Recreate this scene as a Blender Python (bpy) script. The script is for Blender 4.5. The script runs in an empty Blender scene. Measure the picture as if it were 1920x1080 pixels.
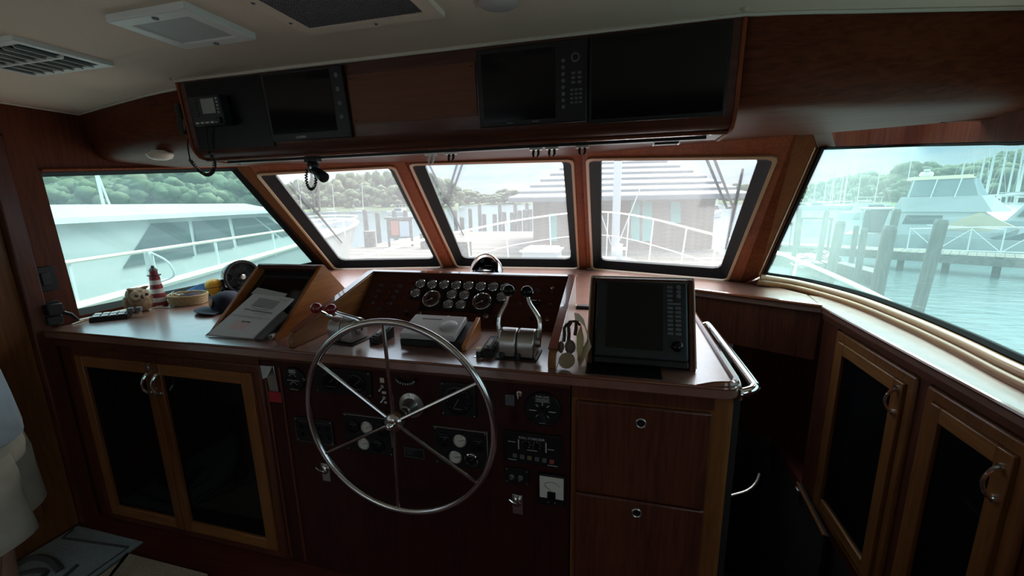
import bpy, bmesh, math, random
from mathutils import Vector, Matrix
random.seed(7)
scene = bpy.context.scene
COL = scene.collection
rad = math.radians
V = Vector

# ------------------------------------------------------------------ camera
FPX = 780.0
PITCH, YAW, ROLL = rad(11.75), rad(14.65), rad(-1.08)
CAM = V((0, 0, 1.65))
_f = V((-math.sin(YAW), math.cos(YAW), 0)); _r = V((math.cos(YAW), math.sin(YAW), 0)); _u = V((0, 0, 1))
FWD = math.cos(PITCH) * _f - math.sin(PITCH) * _u
_u2 = math.cos(PITCH) * _u + math.sin(PITCH) * _f
RIGHT = math.cos(ROLL) * _r + math.sin(ROLL) * _u2
UP = -math.sin(ROLL) * _r + math.cos(ROLL) * _u2
cam_data = bpy.data.cameras.new('camera')
cam_data.sensor_width = 36.0
cam_data.lens = FPX / 1920 * 36.0
cam_data.clip_start = 0.05
cam_data.clip_end = 3000
cam = bpy.data.objects.new('camera', cam_data)
COL.objects.link(cam)
cam.matrix_world = Matrix(((RIGHT.x, UP.x, -FWD.x, CAM.x), (RIGHT.y, UP.y, -FWD.y, CAM.y),
                           (RIGHT.z, UP.z, -FWD.z, CAM.z), (0, 0, 0, 1)))
scene.camera = cam

# ------------------------------------------------------------------ light
scene.view_settings.view_transform = 'Standard'
scene.view_settings.look = 'None'
scene.view_settings.gamma = 1.0
scene.view_settings.use_curve_mapping = False
scene.view_settings.exposure = 1.88
world = bpy.data.worlds.new('sky'); scene.world = world
world.use_nodes = True
nt = world.node_tree; nt.nodes.clear()
_tc = nt.nodes.new('ShaderNodeTexCoord')
_map = nt.nodes.new('ShaderNodeMapping'); _map.inputs['Scale'].default_value = (1.6, 1.6, 7.0)
_noi = nt.nodes.new('ShaderNodeTexNoise'); _noi.inputs['Scale'].default_value = 2.2
_noi.inputs['Detail'].default_value = 6; _noi.inputs['Roughness'].default_value = 0.58
_cr = nt.nodes.new('ShaderNodeValToRGB')
_cr.color_ramp.elements[0].position = 0.42; _cr.color_ramp.elements[0].color = (0.50, 0.72, 0.95, 1)
_cr.color_ramp.elements[1].position = 0.70; _cr.color_ramp.elements[1].color = (1.0, 0.98, 0.95, 1)
_bg = nt.nodes.new('ShaderNodeBackground'); _bg.inputs['Strength'].default_value = 1.15
_wo = nt.nodes.new('ShaderNodeOutputWorld')
nt.links.new(_tc.outputs['Generated'], _map.inputs['Vector']); nt.links.new(_map.outputs['Vector'], _noi.inputs['Vector'])
nt.links.new(_noi.outputs['Fac'], _cr.inputs['Fac']); nt.links.new(_cr.outputs['Color'], _bg.inputs['Color'])
# overcast sky: brighter towards the zenith
_sep = nt.nodes.new('ShaderNodeSeparateXYZ'); _mx = nt.nodes.new('ShaderNodeMath'); _mx.operation = 'MAXIMUM'; _mx.inputs[1].default_value = 0.0
_ma = nt.nodes.new('ShaderNodeMath'); _ma.operation = 'MULTIPLY_ADD'; _ma.inputs[1].default_value = 1.0; _ma.inputs[2].default_value = 0.20
nt.links.new(_tc.outputs['Generated'], _sep.inputs[0]); nt.links.new(_sep.outputs['Z'], _mx.inputs[0]); nt.links.new(_mx.outputs[0], _ma.inputs[0]); nt.links.new(_ma.outputs[0], _bg.inputs['Strength'])
nt.links.new(_bg.outputs['Background'], _wo.inputs['Surface'])
sun_d = bpy.data.lights.new('sun', 'SUN'); sun_d.energy = 2.6; sun_d.angle = rad(50); sun_d.color = (1.0, 0.96, 0.9)
sun = bpy.data.objects.new('sun', sun_d); COL.objects.link(sun)
sun.rotation_euler = (rad(36), 0, rad(165))

# ------------------------------------------------------------------ pixel -> ray -> plane
def ray(x, y):
    return RIGHT * ((x - 960) / FPX) + UP * ((540 - y) / FPX) + FWD
def on_plane(x, y, n, d):
    n = V(n); r = ray(x, y)
    return CAM + r * ((d - n.dot(CAM)) / n.dot(r))
def pz(x, y, h): return on_plane(x, y, (0, 0, 1), h)
def py(x, y, v): return on_plane(x, y, (0, 1, 0), v)
def px(x, y, v): return on_plane(x, y, (1, 0, 0), v)

# ------------------------------------------------------------------ mesh builder
class MB:
    def __init__(s): s.v = []; s.f = []
    def add(s, vs, fs, M=None):
        o = len(s.v)
        s.v += [(M @ V(p)) if M is not None else V(p) for p in vs]
        s.f += [tuple(i + o for i in f) for f in fs]
        return s
    def poly(s, pts, M=None): return s.add(pts, [tuple(range(len(pts)))], M)
    def box(s, x0, x1, y0, y1, z0, z1, M=None):
        vs = [(x, y, z) for z in (z0, z1) for y in (y0, y1) for x in (x0, x1)]
        return s.add(vs, [(0, 2, 3, 1), (4, 5, 7, 6), (0, 1, 5, 4), (2, 6, 7, 3), (0, 4, 6, 2), (1, 3, 7, 5)], M)
    def prism(s, pts, vec, M=None):
        pts = [V(p) for p in pts]; n = len(pts); vec = V(vec)
        vs = pts + [p + vec for p in pts]
        fs = [tuple(range(n - 1, -1, -1)), tuple(range(n, 2 * n))] + [(i, (i + 1) % n, n + (i + 1) % n, n + i) for i in range(n)]
        return s.add(vs, fs, M)
    def loft(s, loops, closed=True, caps=True, M=None):
        n = len(loops[0]); vs = [V(p) for l in loops for p in l]; fs = []
        for k in range(len(loops) - 1):
            for i in range(n if closed else n - 1):
                j = (i + 1) % n
                fs.append((k * n + i, k * n + j, (k + 1) * n + j, (k + 1) * n + i))
        if caps and closed:
            fs.append(tuple(range(n - 1, -1, -1))); fs.append(tuple(range((len(loops) - 1) * n, len(loops) * n)))
        return s.add(vs, fs, M)
    def ringloft(s, loops, M=None):
        n = len(loops[0]); m = len(loops); vs = [V(p) for l in loops for p in l]; fs = []
        for k in range(m):
            kk = (k + 1) % m
            for i in range(n):
                j = (i + 1) % n
                fs.append((k * n + i, k * n + j, kk * n + j, kk * n + i))
        return s.add(vs, fs, M)
    def tube(s, path, r, n=8, closed=False, M=None):
        P = [V(p) for p in path]; m = len(P); loops = []
        rs = r if isinstance(r, (list, tuple)) else [r] * m
        prev = None
        for i in range(m):
            if closed: t = P[(i + 1) % m] - P[i - 1]
            else: t = P[min(i + 1, m - 1)] - P[max(i - 1, 0)]
            if t.length < 1e-9: t = V((0, 0, 1))
            t.normalize()
            if prev is None:
                a = V((0, 0, 1)) if abs(t.z) < 0.9 else V((1, 0, 0))
                u = t.cross(a).normalized()
            else:
                u = prev - t * prev.dot(t)
                u = u.normalized() if u.length > 1e-6 else t.orthogonal().normalized()
            prev = u; w = t.cross(u)
            loops.append([P[i] + (u * math.cos(2 * math.pi * k / n) + w * math.sin(2 * math.pi * k / n)) * rs[i] for k in range(n)])
        return s.ringloft(loops, M) if closed else s.loft(loops, M=M)
    def lathe(s, prof, n=20, M=None, closed=False):
        loops = [[(r * math.cos(2 * math.pi * k / n), r * math.sin(2 * math.pi * k / n), z) for k in range(n)] for r, z in prof]
        return s.ringloft(loops, M) if closed else s.loft(loops, M=M)
    def sphere(s, c, r, nu=16, nv=10, sc=(1, 1, 1), M=None):
        c = V(c)
        loops = []
        for j in range(nv + 1):
            a = math.pi * j / nv; rr = max(math.sin(a), 1e-4) * r; zz = -math.cos(a) * r
            loops.append([c + V((rr * math.cos(2 * math.pi * k / nu) * sc[0], rr * math.sin(2 * math.pi * k / nu) * sc[1], zz * sc[2])) for k in range(nu)])
        return s.loft(loops, M=M)
    def frame(s, x0, x1, z0, z1, w, y0, y1, M=None):
        o = [(x0, z0), (x1, z0), (x1, z1), (x0, z1)]; i = [(x0 + w, z0 + w), (x1 - w, z0 + w), (x1 - w, z1 - w), (x0 + w, z1 - w)]
        L = [[(p[0], y0, p[1]) for p in o], [(p[0], y1, p[1]) for p in o], [(p[0], y1, p[1]) for p in i], [(p[0], y0, p[1]) for p in i]]
        return s.ringloft(L, M)
    def grid(s, rows, M=None):
        n = len(rows[0]); vs = [V(p) for r in rows for p in r]
        fs = [(a * n + b, a * n + b + 1, (a + 1) * n + b + 1, (a + 1) * n + b) for a in range(len(rows) - 1) for b in range(n - 1)]
        return s.add(vs, fs, M)
    def slab(s, rows, off):
        "surface grid thickened by vector off"
        n = len(rows[0]); m = len(rows); off = V(off)
        a = [[V(p) for p in r] for r in rows]; b = [[p + off for p in r] for r in a]
        s.grid(a); s.grid([r[::-1] for r in b])
        e1 = [a[0][i] for i in range(n)] + [a[k][n - 1] for k in range(1, m)] + [a[m - 1][i] for i in range(n - 2, -1, -1)] + [a[k][0] for k in range(m - 2, 0, -1)]
        L = len(e1)
        return s.add(e1 + [p + off for p in e1], [(i, L + i, L + (i + 1) % L, (i + 1) % L) for i in range(L)])
    def mesh(s, name, mat, smooth=40):
        me = bpy.data.meshes.new(name)
        me.from_pydata([tuple(p) for p in s.v], [], s.f)
        bm = bmesh.new(); bm.from_mesh(me)
        bmesh.ops.remove_doubles(bm, verts=bm.verts, dist=1e-6)
        bmesh.ops.recalc_face_normals(bm, faces=bm.faces)
        bm.to_mesh(me); bm.free()
        if mat is not None: me.materials.append(mat)
        if smooth:
            me.polygons.foreach_set('use_smooth', [True] * len(me.polygons))
            me.set_sharp_from_angle(angle=rad(smooth))
        return me
    def build(s, name, mat, parent=None, bevel=0, smooth=40, world=True, seg=2):
        "vertices in world space (world=True) or in the parent's space"
        if parent is None:
            lo = [min(p[i] for p in s.v) for i in range(3)]; hi = [max(p[i] for p in s.v) for i in range(3)]
            o0 = V(((lo[0] + hi[0]) / 2, (lo[1] + hi[1]) / 2, lo[2]))
            s.v = [p - o0 for p in s.v]
        me = s.mesh(name, mat, smooth)
        o = bpy.data.objects.new(name, me); COL.objects.link(o)
        if parent is None: o.location = o0
        else:
            o.parent = parent
            if world: o.matrix_parent_inverse = wm(parent).inverted()
        if bevel:
            b = o.modifiers.new('bevel', 'BEVEL'); b.width = bevel; b.segments = seg; b.limit_method = 'ANGLE'; b.angle_limit = rad(40)
            b.harden_normals = False
        return o
def wm(o):
    m = o.matrix_basis.copy()
    if o.parent: m = wm(o.parent) @ o.matrix_parent_inverse @ m
    return m
def tag(o, label, cat, group=None, kind=None):
    if label: o['label'] = label
    if cat: o['category'] = cat
    if group: o['group'] = group
    if kind: o['kind'] = kind
    return o
def thing(name, label, cat, loc=(0, 0, 0), M=None, group=None):
    o = bpy.data.objects.new(name, None); COL.objects.link(o); o.empty_display_size = 0.05
    if M is not None: o.matrix_world = M; o.matrix_basis = M
    else: o.location = loc
    return tag(o, label, cat, group)
def struct(o): o['kind'] = 'structure'; return o
def copy_tree(o, parent=None):
    c = o.copy(); COL.objects.link(c)
    if parent: c.parent = parent
    for ch in list(o.children): copy_tree(ch, c)
    return c
def axes(o, x, y, z=None):
    "matrix with origin o and axes x, y (z = x cross y)"
    x = V(x).normalized(); y = V(y); y = (y - x * y.dot(x)).normalized(); z = x.cross(y)
    return Matrix(((x.x, y.x, z.x, o[0]), (x.y, y.y, z.y, o[1]), (x.z, y.z, z.z, o[2]), (0, 0, 0, 1)))
def T(x, y, z): return Matrix.Translation((x, y, z))
def Rz(a): return Matrix.Rotation(rad(a), 4, 'Z')
def Rx(a): return Matrix.Rotation(rad(a), 4, 'X')
def Ry(a): return Matrix.Rotation(rad(a), 4, 'Y')
def text(name, body, size, mat, M, parent, align='CENTER', world=True):
    cu = bpy.data.curves.new(name, 'FONT'); cu.body = body; cu.size = size; cu.align_x = align; cu.align_y = 'CENTER'
    cu.extrude = 0.0002; cu.resolution_u = 2
    tmp = bpy.data.objects.new(name + '_tmp', cu); COL.objects.link(tmp)
    me = bpy.data.meshes.new_from_object(tmp.evaluated_get(bpy.context.evaluated_depsgraph_get()))
    bpy.data.objects.remove(tmp); bpy.data.curves.remove(cu)
    me.transform(M); me.materials.clear(); me.materials.append(mat)
    o = bpy.data.objects.new(name, me); COL.objects.link(o); o.parent = parent
    if world: o.matrix_parent_inverse = wm(parent).inverted()
    return o
def smooth_path(pts, n=6, closed=False):
    P = [V(p) for p in pts]; out = []; m = len(P)
    rng = range(m) if closed else range(m - 1)
    for i in rng:
        p0 = P[i - 1] if (closed or i > 0) else P[0]; p1 = P[i]; p2 = P[(i + 1) % m]; p3 = P[(i + 2) % m] if (closed or i + 2 < m) else P[-1]
        for k in range(n):
            t = k / n
            out.append(0.5 * ((2 * p1) + (p2 - p0) * t + (2 * p0 - 5 * p1 + 4 * p2 - p3) * t * t + (3 * p1 - p0 - 3 * p2 + p3) * t ** 3))
    if not closed: out.append(P[-1])
    return out
def coil(path, r, turns, rw, n=6):
    P = smooth_path(path, 8); tot = len(P) - 1; out = []; steps = turns * 8
    for i in range(steps + 1):
        t = i / steps * tot; k = min(int(t), tot - 1); p = P[k].lerp(P[k + 1], t - k)
        d = (P[k + 1] - P[k]).normalized(); u = d.orthogonal().normalized() if abs(d.y) > 0.9 else d.cross(V((0, 1, 0))).normalized(); w = d.cross(u)
        a = 2 * math.pi * turns * i / steps
        out.append(p + (u * math.cos(a) + w * math.sin(a)) * r)
    return MB().tube(out, rw, n)

# ------------------------------------------------------------------ materials
def lin(c): return tuple(((x / 255) / 12.92 if x / 255 <= 0.04045 else ((x / 255 + 0.055) / 1.055) ** 2.4) for x in c)
MATS = {}
def mat(name, col, rough=0.5, metal=0.0, coat=0.0, coat_rough=0.1, spec=0.5, noise=0, nscale=40, bump=0, ior=1.5, var=None):
    m = bpy.data.materials.new(name); m.use_nodes = True
    b = m.node_tree.nodes['Principled BSDF']
    b.inputs['Base Color'].default_value = (*col, 1); b.inputs['Roughness'].default_value = rough
    b.inputs['Metallic'].default_value = metal; b.inputs['Coat Weight'].default_value = coat
    b.inputs['Coat Roughness'].default_value = coat_rough; b.inputs['Specular IOR Level'].default_value = spec
    b.inputs['IOR'].default_value = ior
    if noise or bump:
        t = m.node_tree
        tc = t.nodes.new('ShaderNodeTexCoord'); n = t.nodes.new('ShaderNodeTexNoise')
        n.inputs['Scale'].default_value = nscale; n.inputs['Detail'].default_value = 5
        t.links.new(tc.outputs['Object'], n.inputs['Vector'])
        if noise:
            r = t.nodes.new('ShaderNodeValToRGB')
            c2 = var if var else tuple(x * (1 - noise) for x in col)
            r.color_ramp.elements[0].position = 0.35; r.color_ramp.elements[1].position = 0.65
            r.color_ramp.elements[0].color = (*c2, 1); r.color_ramp.elements[1].color = (*col, 1)
            t.links.new(n.outputs['Fac'], r.inputs['Fac']); t.links.new(r.outputs['Color'], b.inputs['Base Color'])
        if bump:
            bp = t.nodes.new('ShaderNodeBump'); bp.inputs['Strength'].default_value = bump; bp.inputs['Distance'].default_value = 0.01
            t.links.new(n.outputs['Fac'], bp.inputs['Height']); t.links.new(bp.outputs['Normal'], b.inputs['Normal'])
    MATS[name] = m
    return m
def wood(name, c1, c2, axis='Z', rough=0.45, coat=0.22, coat_rough=0.15, scale=9, spec=0.3):
    m = bpy.data.materials.new(name); m.use_nodes = True; t = m.node_tree; b = t.nodes['Principled BSDF']
    b.inputs['Roughness'].default_value = rough; b.inputs['Coat Weight'].default_value = coat; b.inputs['Coat Roughness'].default_value = coat_rough
    b.inputs['Specular IOR Level'].default_value = spec
    tc = t.nodes.new('ShaderNodeTexCoord'); mp = t.nodes.new('ShaderNodeMapping')
    sc = {'X': (0.6, 9, 9), 'Y': (9, 0.6, 9), 'Z': (9, 9, 0.6)}[axis]
    mp.inputs['Scale'].default_value = sc
    n = t.nodes.new('ShaderNodeTexNoise'); n.inputs['Scale'].default_value = scale; n.inputs['Detail'].default_value = 7; n.inputs['Distortion'].default_value = 0.6
    n2 = t.nodes.new('ShaderNodeTexNoise'); n2.inputs['Scale'].default_value = 1.3; n2.inputs['Detail'].default_value = 2
    mx = t.nodes.new('ShaderNodeMath'); mx.operation = 'MULTIPLY_ADD'; mx.inputs[1].default_value = 0.65
    ml = t.nodes.new('ShaderNodeMath'); ml.operation = 'MULTIPLY'; ml.inputs[1].default_value = 0.35
    r = t.nodes.new('ShaderNodeValToRGB'); r.color_ramp.elements[0].position = 0.34; r.color_ramp.elements[1].position = 0.66
    r.color_ramp.elements[0].color = (*c1, 1); r.color_ramp.elements[1].color = (*c2, 1)
    t.links.new(tc.outputs['Object'], mp.inputs['Vector']); t.links.new(mp.outputs['Vector'], n.inputs['Vector'])
    t.links.new(mp.outputs['Vector'], n2.inputs['Vector'])
    t.links.new(n2.outputs['Fac'], ml.inputs[0]); t.links.new(n.outputs['Fac'], mx.inputs[0]); t.links.new(ml.outputs[0], mx.inputs[2])
    t.links.new(mx.outputs[0], r.inputs['Fac']); t.links.new(r.outputs['Color'], b.inputs['Base Color'])
    MATS[name] = m
    return m
def glass(name, tint, haze_col, haze, refl=0.06):
    "clear pane under a film of salt haze that scatters the daylight"
    m = bpy.data.materials.new(name); m.use_nodes = True; t = m.node_tree; t.nodes.clear()
    out = t.nodes.new('ShaderNodeOutputMaterial'); tr = t.nodes.new('ShaderNodeBsdfTransparent'); tr.inputs['Color'].default_value = (*tint, 1)
    tl = t.nodes.new('ShaderNodeBsdfTranslucent'); tl.inputs['Color'].default_value = (*haze_col, 1)
    gl = t.nodes.new('ShaderNodeBsdfGlossy'); gl.inputs['Roughness'].default_value = 0.03
    tc = t.nodes.new('ShaderNodeTexCoord'); n = t.nodes.new('ShaderNodeTexNoise'); n.inputs['Scale'].default_value = 3.0; n.inputs['Detail'].default_value = 8
    mr = t.nodes.new('ShaderNodeMapRange'); mr.inputs['From Min'].default_value = 0.3; mr.inputs['From Max'].default_value = 0.7
    mr.inputs['To Min'].default_value = haze * 0.95; mr.inputs['To Max'].default_value = haze * 1.05
    m1 = t.nodes.new('ShaderNodeMixShader'); m2 = t.nodes.new('ShaderNodeMixShader'); m2.inputs['Fac'].default_value = refl
    t.links.new(tc.outputs['Object'], n.inputs['Vector']); t.links.new(n.outputs['Fac'], mr.inputs['Value']); t.links.new(mr.outputs['Result'], m1.inputs['Fac'])
    t.links.new(tr.outputs[0], m1.inputs[1]); t.links.new(tl.outputs[0], m1.inputs[2])
    t.links.new(m1.outputs[0], m2.inputs[1]); t.links.new(gl.outputs[0], m2.inputs[2]); t.links.new(m2.outputs[0], out.inputs['Surface'])
    MATS[name] = m
    return m
W_DARK = wood('mahogany', (0.050, 0.013, 0.007), (0.115, 0.032, 0.014), 'Z')
W_X = wood('mahogany_cross', (0.050, 0.013, 0.007), (0.115, 0.032, 0.014), 'X')
W_Y = wood('mahogany_long', (0.060, 0.017, 0.008), (0.125, 0.038, 0.016), 'Y')
W_FRAME = wood('window_mahogany', (0.150, 0.036, 0.013), (0.260, 0.070, 0.024), 'Z', rough=0.55, coat=0.05, coat_rough=0.3, spec=0.12)
W_HEAD = wood('header_mahogany', (0.070, 0.018, 0.009), (0.130, 0.036, 0.016), 'X', rough=0.5, coat=0.02, coat_rough=0.2, spec=0.05)
W_POST = wood('post_mahogany', (0.090, 0.024, 0.011), (0.150, 0.044, 0.018), 'Z', rough=0.8, coat=0.0, spec=0.0)
W_TEAK = wood('teak', (0.130, 0.044, 0.012), (0.220, 0.084, 0.024), 'Z', rough=0.4)
W_TEAKX = wood('teak_cross', (0.150, 0.056, 0.016), (0.270, 0.110, 0.032), 'X', rough=0.4)
W_TEAKY = wood('teak_long', (0.150, 0.056, 0.016), (0.270, 0.110, 0.032), 'Y', rough=0.4)
W_ORANGE = wood('orange_teak', (0.330, 0.110, 0.025), (0.520, 0.190, 0.045), 'Y', rough=0.4)
W_PANEL = wood('panel_brown', (0.060, 0.021, 0.015), (0.105, 0.038, 0.025), 'X', rough=0.35, coat=0.3)
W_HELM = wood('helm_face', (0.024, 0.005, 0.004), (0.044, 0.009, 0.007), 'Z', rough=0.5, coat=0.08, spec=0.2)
W_BLANK = wood('blanking_board', (0.120, 0.036, 0.014), (0.165, 0.055, 0.022), 'X', rough=0.5, coat=0.1)
M_TOP = mat('worktop_laminate', (0.250, 0.115, 0.080), 0.35, coat=1.0, coat_rough=0.2, ior=1.7, noise=0.25, nscale=14)
M_TOP.node_tree.nodes['Principled BSDF'].inputs['Coat IOR'].default_value = 2.4
M_EDGE = mat('varnished_edge', (0.16, 0.05, 0.025), 0.2, coat=1.0, coat_rough=0.05)
M_TRIM = mat('pale_trim', (0.46, 0.28, 0.16), 0.3, coat=0.6)
M_VINYL = mat('headliner_vinyl', (0.82, 0.70, 0.55), 0.75, noise=0.06, nscale=260, bump=0.15)
M_WHITE = mat('white_plastic', (0.72, 0.74, 0.70), 0.4)
M_OFFW = mat('offwhite_plastic', (0.60, 0.57, 0.47), 0.45)
M_BLACK = mat('black_plastic', (0.007, 0.007, 0.008), 0.42, spec=0.35)
M_BLACKG = mat('black_gloss', (0.004, 0.004, 0.005), 0.10, spec=0.3)
M_BLACKS = mat('black_screen', (0.005, 0.005, 0.006), 0.3, spec=0.2)
M_RUB = mat('black_rubber', (0.006, 0.006, 0.006), 0.6, spec=0.1)
M_CHAR = mat('charcoal_plastic', (0.018, 0.021, 0.022), 0.45, spec=0.35)
M_GREYP = mat('grey_plastic', (0.50, 0.50, 0.49), 0.4)
M_GREYD = mat('dark_grey_plastic', (0.10, 0.10, 0.105), 0.5)
M_CHROME = mat('chrome', (0.82, 0.82, 0.80), 0.10, metal=1.0)
M_STEEL = mat('stainless', (0.62, 0.61, 0.58), 0.18, metal=1.0)
M_BRUSH = mat('brushed_alloy', (0.52, 0.51, 0.48), 0.34, metal=1.0)
M_DIAL = mat('gauge_dial', (0.52, 0.54, 0.54), 0.25, noise=0.75, nscale=42)
M_DIALD = mat('gauge_dial_dark', (0.060, 0.045, 0.042), 0.2, noise=0.5, nscale=30)
M_DIALW = mat('gauge_dial_white', (0.62, 0.60, 0.52), 0.4)
M_INK = mat('white_print', (0.55, 0.55, 0.53), 0.6)
M_INKD = mat('grey_print', (0.12, 0.12, 0.125), 0.6)
M_RED = mat('red_knob', (0.20, 0.008, 0.012), 0.15, coat=0.6)
M_REDT = mat('red_plate', (0.33, 0.016, 0.024), 0.5)
M_DARKG = mat('dark_cabinet_glass', (0.004, 0.004, 0.005), 0.08, spec=0.25)
M_PAPER = mat('paper', (0.75, 0.60, 0.60), 0.7)
M_FILM = mat('clear_sleeve', (0.50, 0.56, 0.55), 0.12, spec=0.6)
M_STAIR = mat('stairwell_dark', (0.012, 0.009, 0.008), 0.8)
M_FLOOR = wood('floor_boards', (0.050, 0.010, 0.008), (0.110, 0.024, 0.016), 'X', rough=0.4, coat=0.2)
G_FRONT = glass('hazed_glass_front', (0.97, 0.97, 0.97), (0.97, 0.96, 0.93), 0.085)
G_SIDE = glass('hazed_glass_side', (0.66, 0.93, 0.87), (0.66, 0.97, 0.88), 0.18)
G_CLEAR = glass('clear_glass', (0.95, 0.97, 0.96), (0.95, 0.97, 0.96), 0.06)
M_RAILC = mat('cream_rail', (0.72, 0.66, 0.52), 0.4)
M_HULL = mat('offwhite_hull', (0.39, 0.40, 0.39), 0.35, coat=0.3)
M_GEL = mat('white_gelcoat', (0.40, 0.40, 0.385), 0.3, coat=0.4)
# ================================================================== THE SHELL
CEIL = 2.14; TOPZ = 1.07; XL = -2.76
RAKE = rad(38)
def wplane(a, b):
    "raked windshield plane through two sill points (outward normal)"
    t = (b - a); t.z = 0; t.normalize(); m = V((-t.y, t.x, 0))
    if m.y < 0: m = -m
    n = m * math.sin(RAKE) + V((0, 0, 1)) * math.cos(RAKE)
    return n, n.dot(a)
def meet(p1, p2, p3):
    A = Matrix((p1[0], p2[0], p3[0])); return A.inverted() @ V((p1[1], p2[1], p3[1]))
WIN = {2: [(510, 322), (727, 310), (815, 486), (638, 489)],
       3: [(793, 304), (1055, 297), (1071, 487), (868, 485)],
       4: [(1127, 294), (1425, 290), (1350, 505), (1127, 489)]}
PL = {}
for k in WIN:
    q = WIN[k]; PL[k] = wplane(pz(*q[3], 1.15), pz(*q[2], 1.15))
PL[1] = (V((-1, 0, 0)), 2.80)
DEP = 0.05
inner = {k: (V(n), d - (DEP if k != 1 else 0.04)) for k, (n, d) in PL.items()}
def zpl(h): return (V((0, 0, 1)), h)
def offset_poly(pts, n, w):
    "convex polygon moved outward in its plane; w per edge or one value"
    m = len(pts); ws = w if isinstance(w, (list, tuple)) else [w] * m
    c = sum((V(p) for p in pts), V((0, 0, 0))) / m; L = []
    for i in range(m):
        a, b = V(pts[i]), V(pts[(i + 1) % m]); e = (b - a).normalized(); o = e.cross(n).normalized()
        if o.dot(a - c) < 0: o = -o
        L.append((a + o * ws[i], e, o))
    out = []
    for i in range(m):
        p1, e1, o1 = L[i - 1]; p2, e2, o2 = L[i]
        t = (p2 - p1).dot(o2) / e1.dot(o2)
        out.append(p1 + e1 * t)
    return out
def chamfer(pts, c):
    out = []; m = len(pts)
    for i in range(m):
        p = V(pts[i]); q = V(pts[i - 1]); r = V(pts[(i + 1) % m])
        u = (q - p).normalized(); w = (r - p).normalized()
        out += [p + u * c, p + (u + w) * c * 0.29, p + w * c]
    return out
def triple(pts): return [V(p) for p in pts for _ in range(3)]

ZB, ZT = 1.03, 1.99
edge = {}
def mid_line(k, a, b):
    n, d = inner[k]; p = [on_plane(*a, n, d), on_plane(*b, n, d)]; dr_ = (p[1] - p[0]).normalized()
    return [p[0] + dr_ * ((h - p[0].z) / dr_.z) for h in (ZT, ZB)]
edge['23a'] = mid_line(2, (760, 307), (842, 486)); edge['23b'] = mid_line(3, (760, 307), (842, 486))
edge['34a'] = mid_line(3, (1091, 295), (1099, 488)); edge['34b'] = mid_line(4, (1091, 295), (1099, 488))
edge['23'] = edge['23b']; edge['34'] = edge['34a']
# right-hand corner post line, on the plane of window 4
n4, d4 = inner[4]
pr = [on_plane(1478, 282, n4, d4), on_plane(1392, 518, n4, d4)]
dirr = (pr[1] - pr[0]).normalized()
edge['45'] = [pr[0] + dirr * ((h - pr[0].z) / dirr.z) for h in (ZT, ZB)]
n2_, d2_ = inner[2]
pq = [on_plane(478, 324, n2_, d2_), on_plane(618, 490, n2_, d2_)]
dirl = (pq[1] - pq[0]).normalized()
edge['12'] = [pq[0] + dirl * ((h - pq[0].z) / dirl.z) for h in (ZT, ZB)]
wf = MB()
for k in (2, 3, 4):
    n, d = PL[k]
    g = [on_plane(x, y, n, d) for x, y in WIN[k]]                      # visible glass corners TL TR BR BL
    sh = -n * DEP
    op = offset_poly(g, n, [0.035, 0.055, 0.05, 0.055])                # opening in the wood, set inward
    op2 = [p + sh for p in op]
    l = edge[{2: '12', 3: '23b', 4: '34b'}[k]]; r = edge[{2: '23a', 3: '34a', 4: '45'}[k]]
    outer = [l[0], r[0], r[1], l[1]]
    hole = chamfer(op2, 0.02)
    wf.ringloft([triple(outer), hole, [p + n * (DEP + 0.03) for p in hole], [p + n * (DEP + 0.03) for p in triple(outer)]])
    wn = MB()                                                          # black gasket, sloping from the wood to the glass
    ga = chamfer(g, 0.05); gb = [p + sh * 0.98 for p in chamfer(op, 0.03)]
    wn.ringloft([ga, gb, [p + n * 0.06 for p in gb], [p + n * 0.02 for p in ga]])
    w = struct(wn.build('window_%d' % k, M_RUB, smooth=30))
    MB().poly([p + n * 0.004 for p in chamfer(offset_poly(g, n, 0.02), 0.03)]).build('pane', G_FRONT, w)
    tr = [p + sh for p in chamfer(op, 0.03)]; tr2 = [p + sh for p in chamfer(offset_poly(op, n, 0.016), 0.03)]
    MB().ringloft([tr, [p - n * 0.012 for p in tr], [p - n * 0.010 for p in tr2], tr2]).build('trim', M_TRIM if k != 1 else W_FRAME, w)
for k in ('23', '34'):
    a_, b_ = edge[k + 'a'], edge[k + 'b']
    wf.slab([[a_[0], a_[1]], [b_[0], b_[1]]], (0, 0.03, 0.03))
struct(wf.build('wall_front', W_FRAME, smooth=20))

# ---- left wall with its window
W_WALL = wood('wall_mahogany', (0.070, 0.019, 0.010), (0.135, 0.038, 0.017), 'Z', rough=0.55, coat=0.03, spec=0.15)
gl = [px(*p, -2.80) for p in [(75, 332), (435, 321), (585, 491), (142, 580)]]
nL = V((-1, 0, 0))
opL = [p + V((0.04, 0, 0)) for p in offset_poly(gl, nL, [0.02, 0.03, 0.03, 0.012])]
lw = MB()
fe = [opL[1] + (opL[1] - opL[2]) * 0.10, opL[2] + (opL[2] - opL[1]) * 0.11]
fe = [p + V((0, 0.012, 0)) for p in fe]
outer = [V((XL, 1.36, ZT)), V((XL, fe[0].y, ZT)), V((XL, fe[1].y, ZB)), V((XL, 1.36, ZB))]
hole = chamfer(opL, 0.006)
struct(MB().slab([[V((XL, fe[0].y, ZT)), V((XL, fe[1].y, ZB))], [edge['12'][0], edge['12'][1]]], (-0.02, 0.06, 0)).build('trim_6', W_POST, smooth=0))
lw.ringloft([triple(outer), hole, [p - V((0.07, 0, 0)) for p in hole], [p - V((0.07, 0, 0)) for p in triple(outer)]])
lw.box(XL - 0.07, XL, 1.36, 3.55, 0, ZB); lw.box(XL - 0.07, XL, 1.0, 3.55, ZT, CEIL + 0.03)
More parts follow.
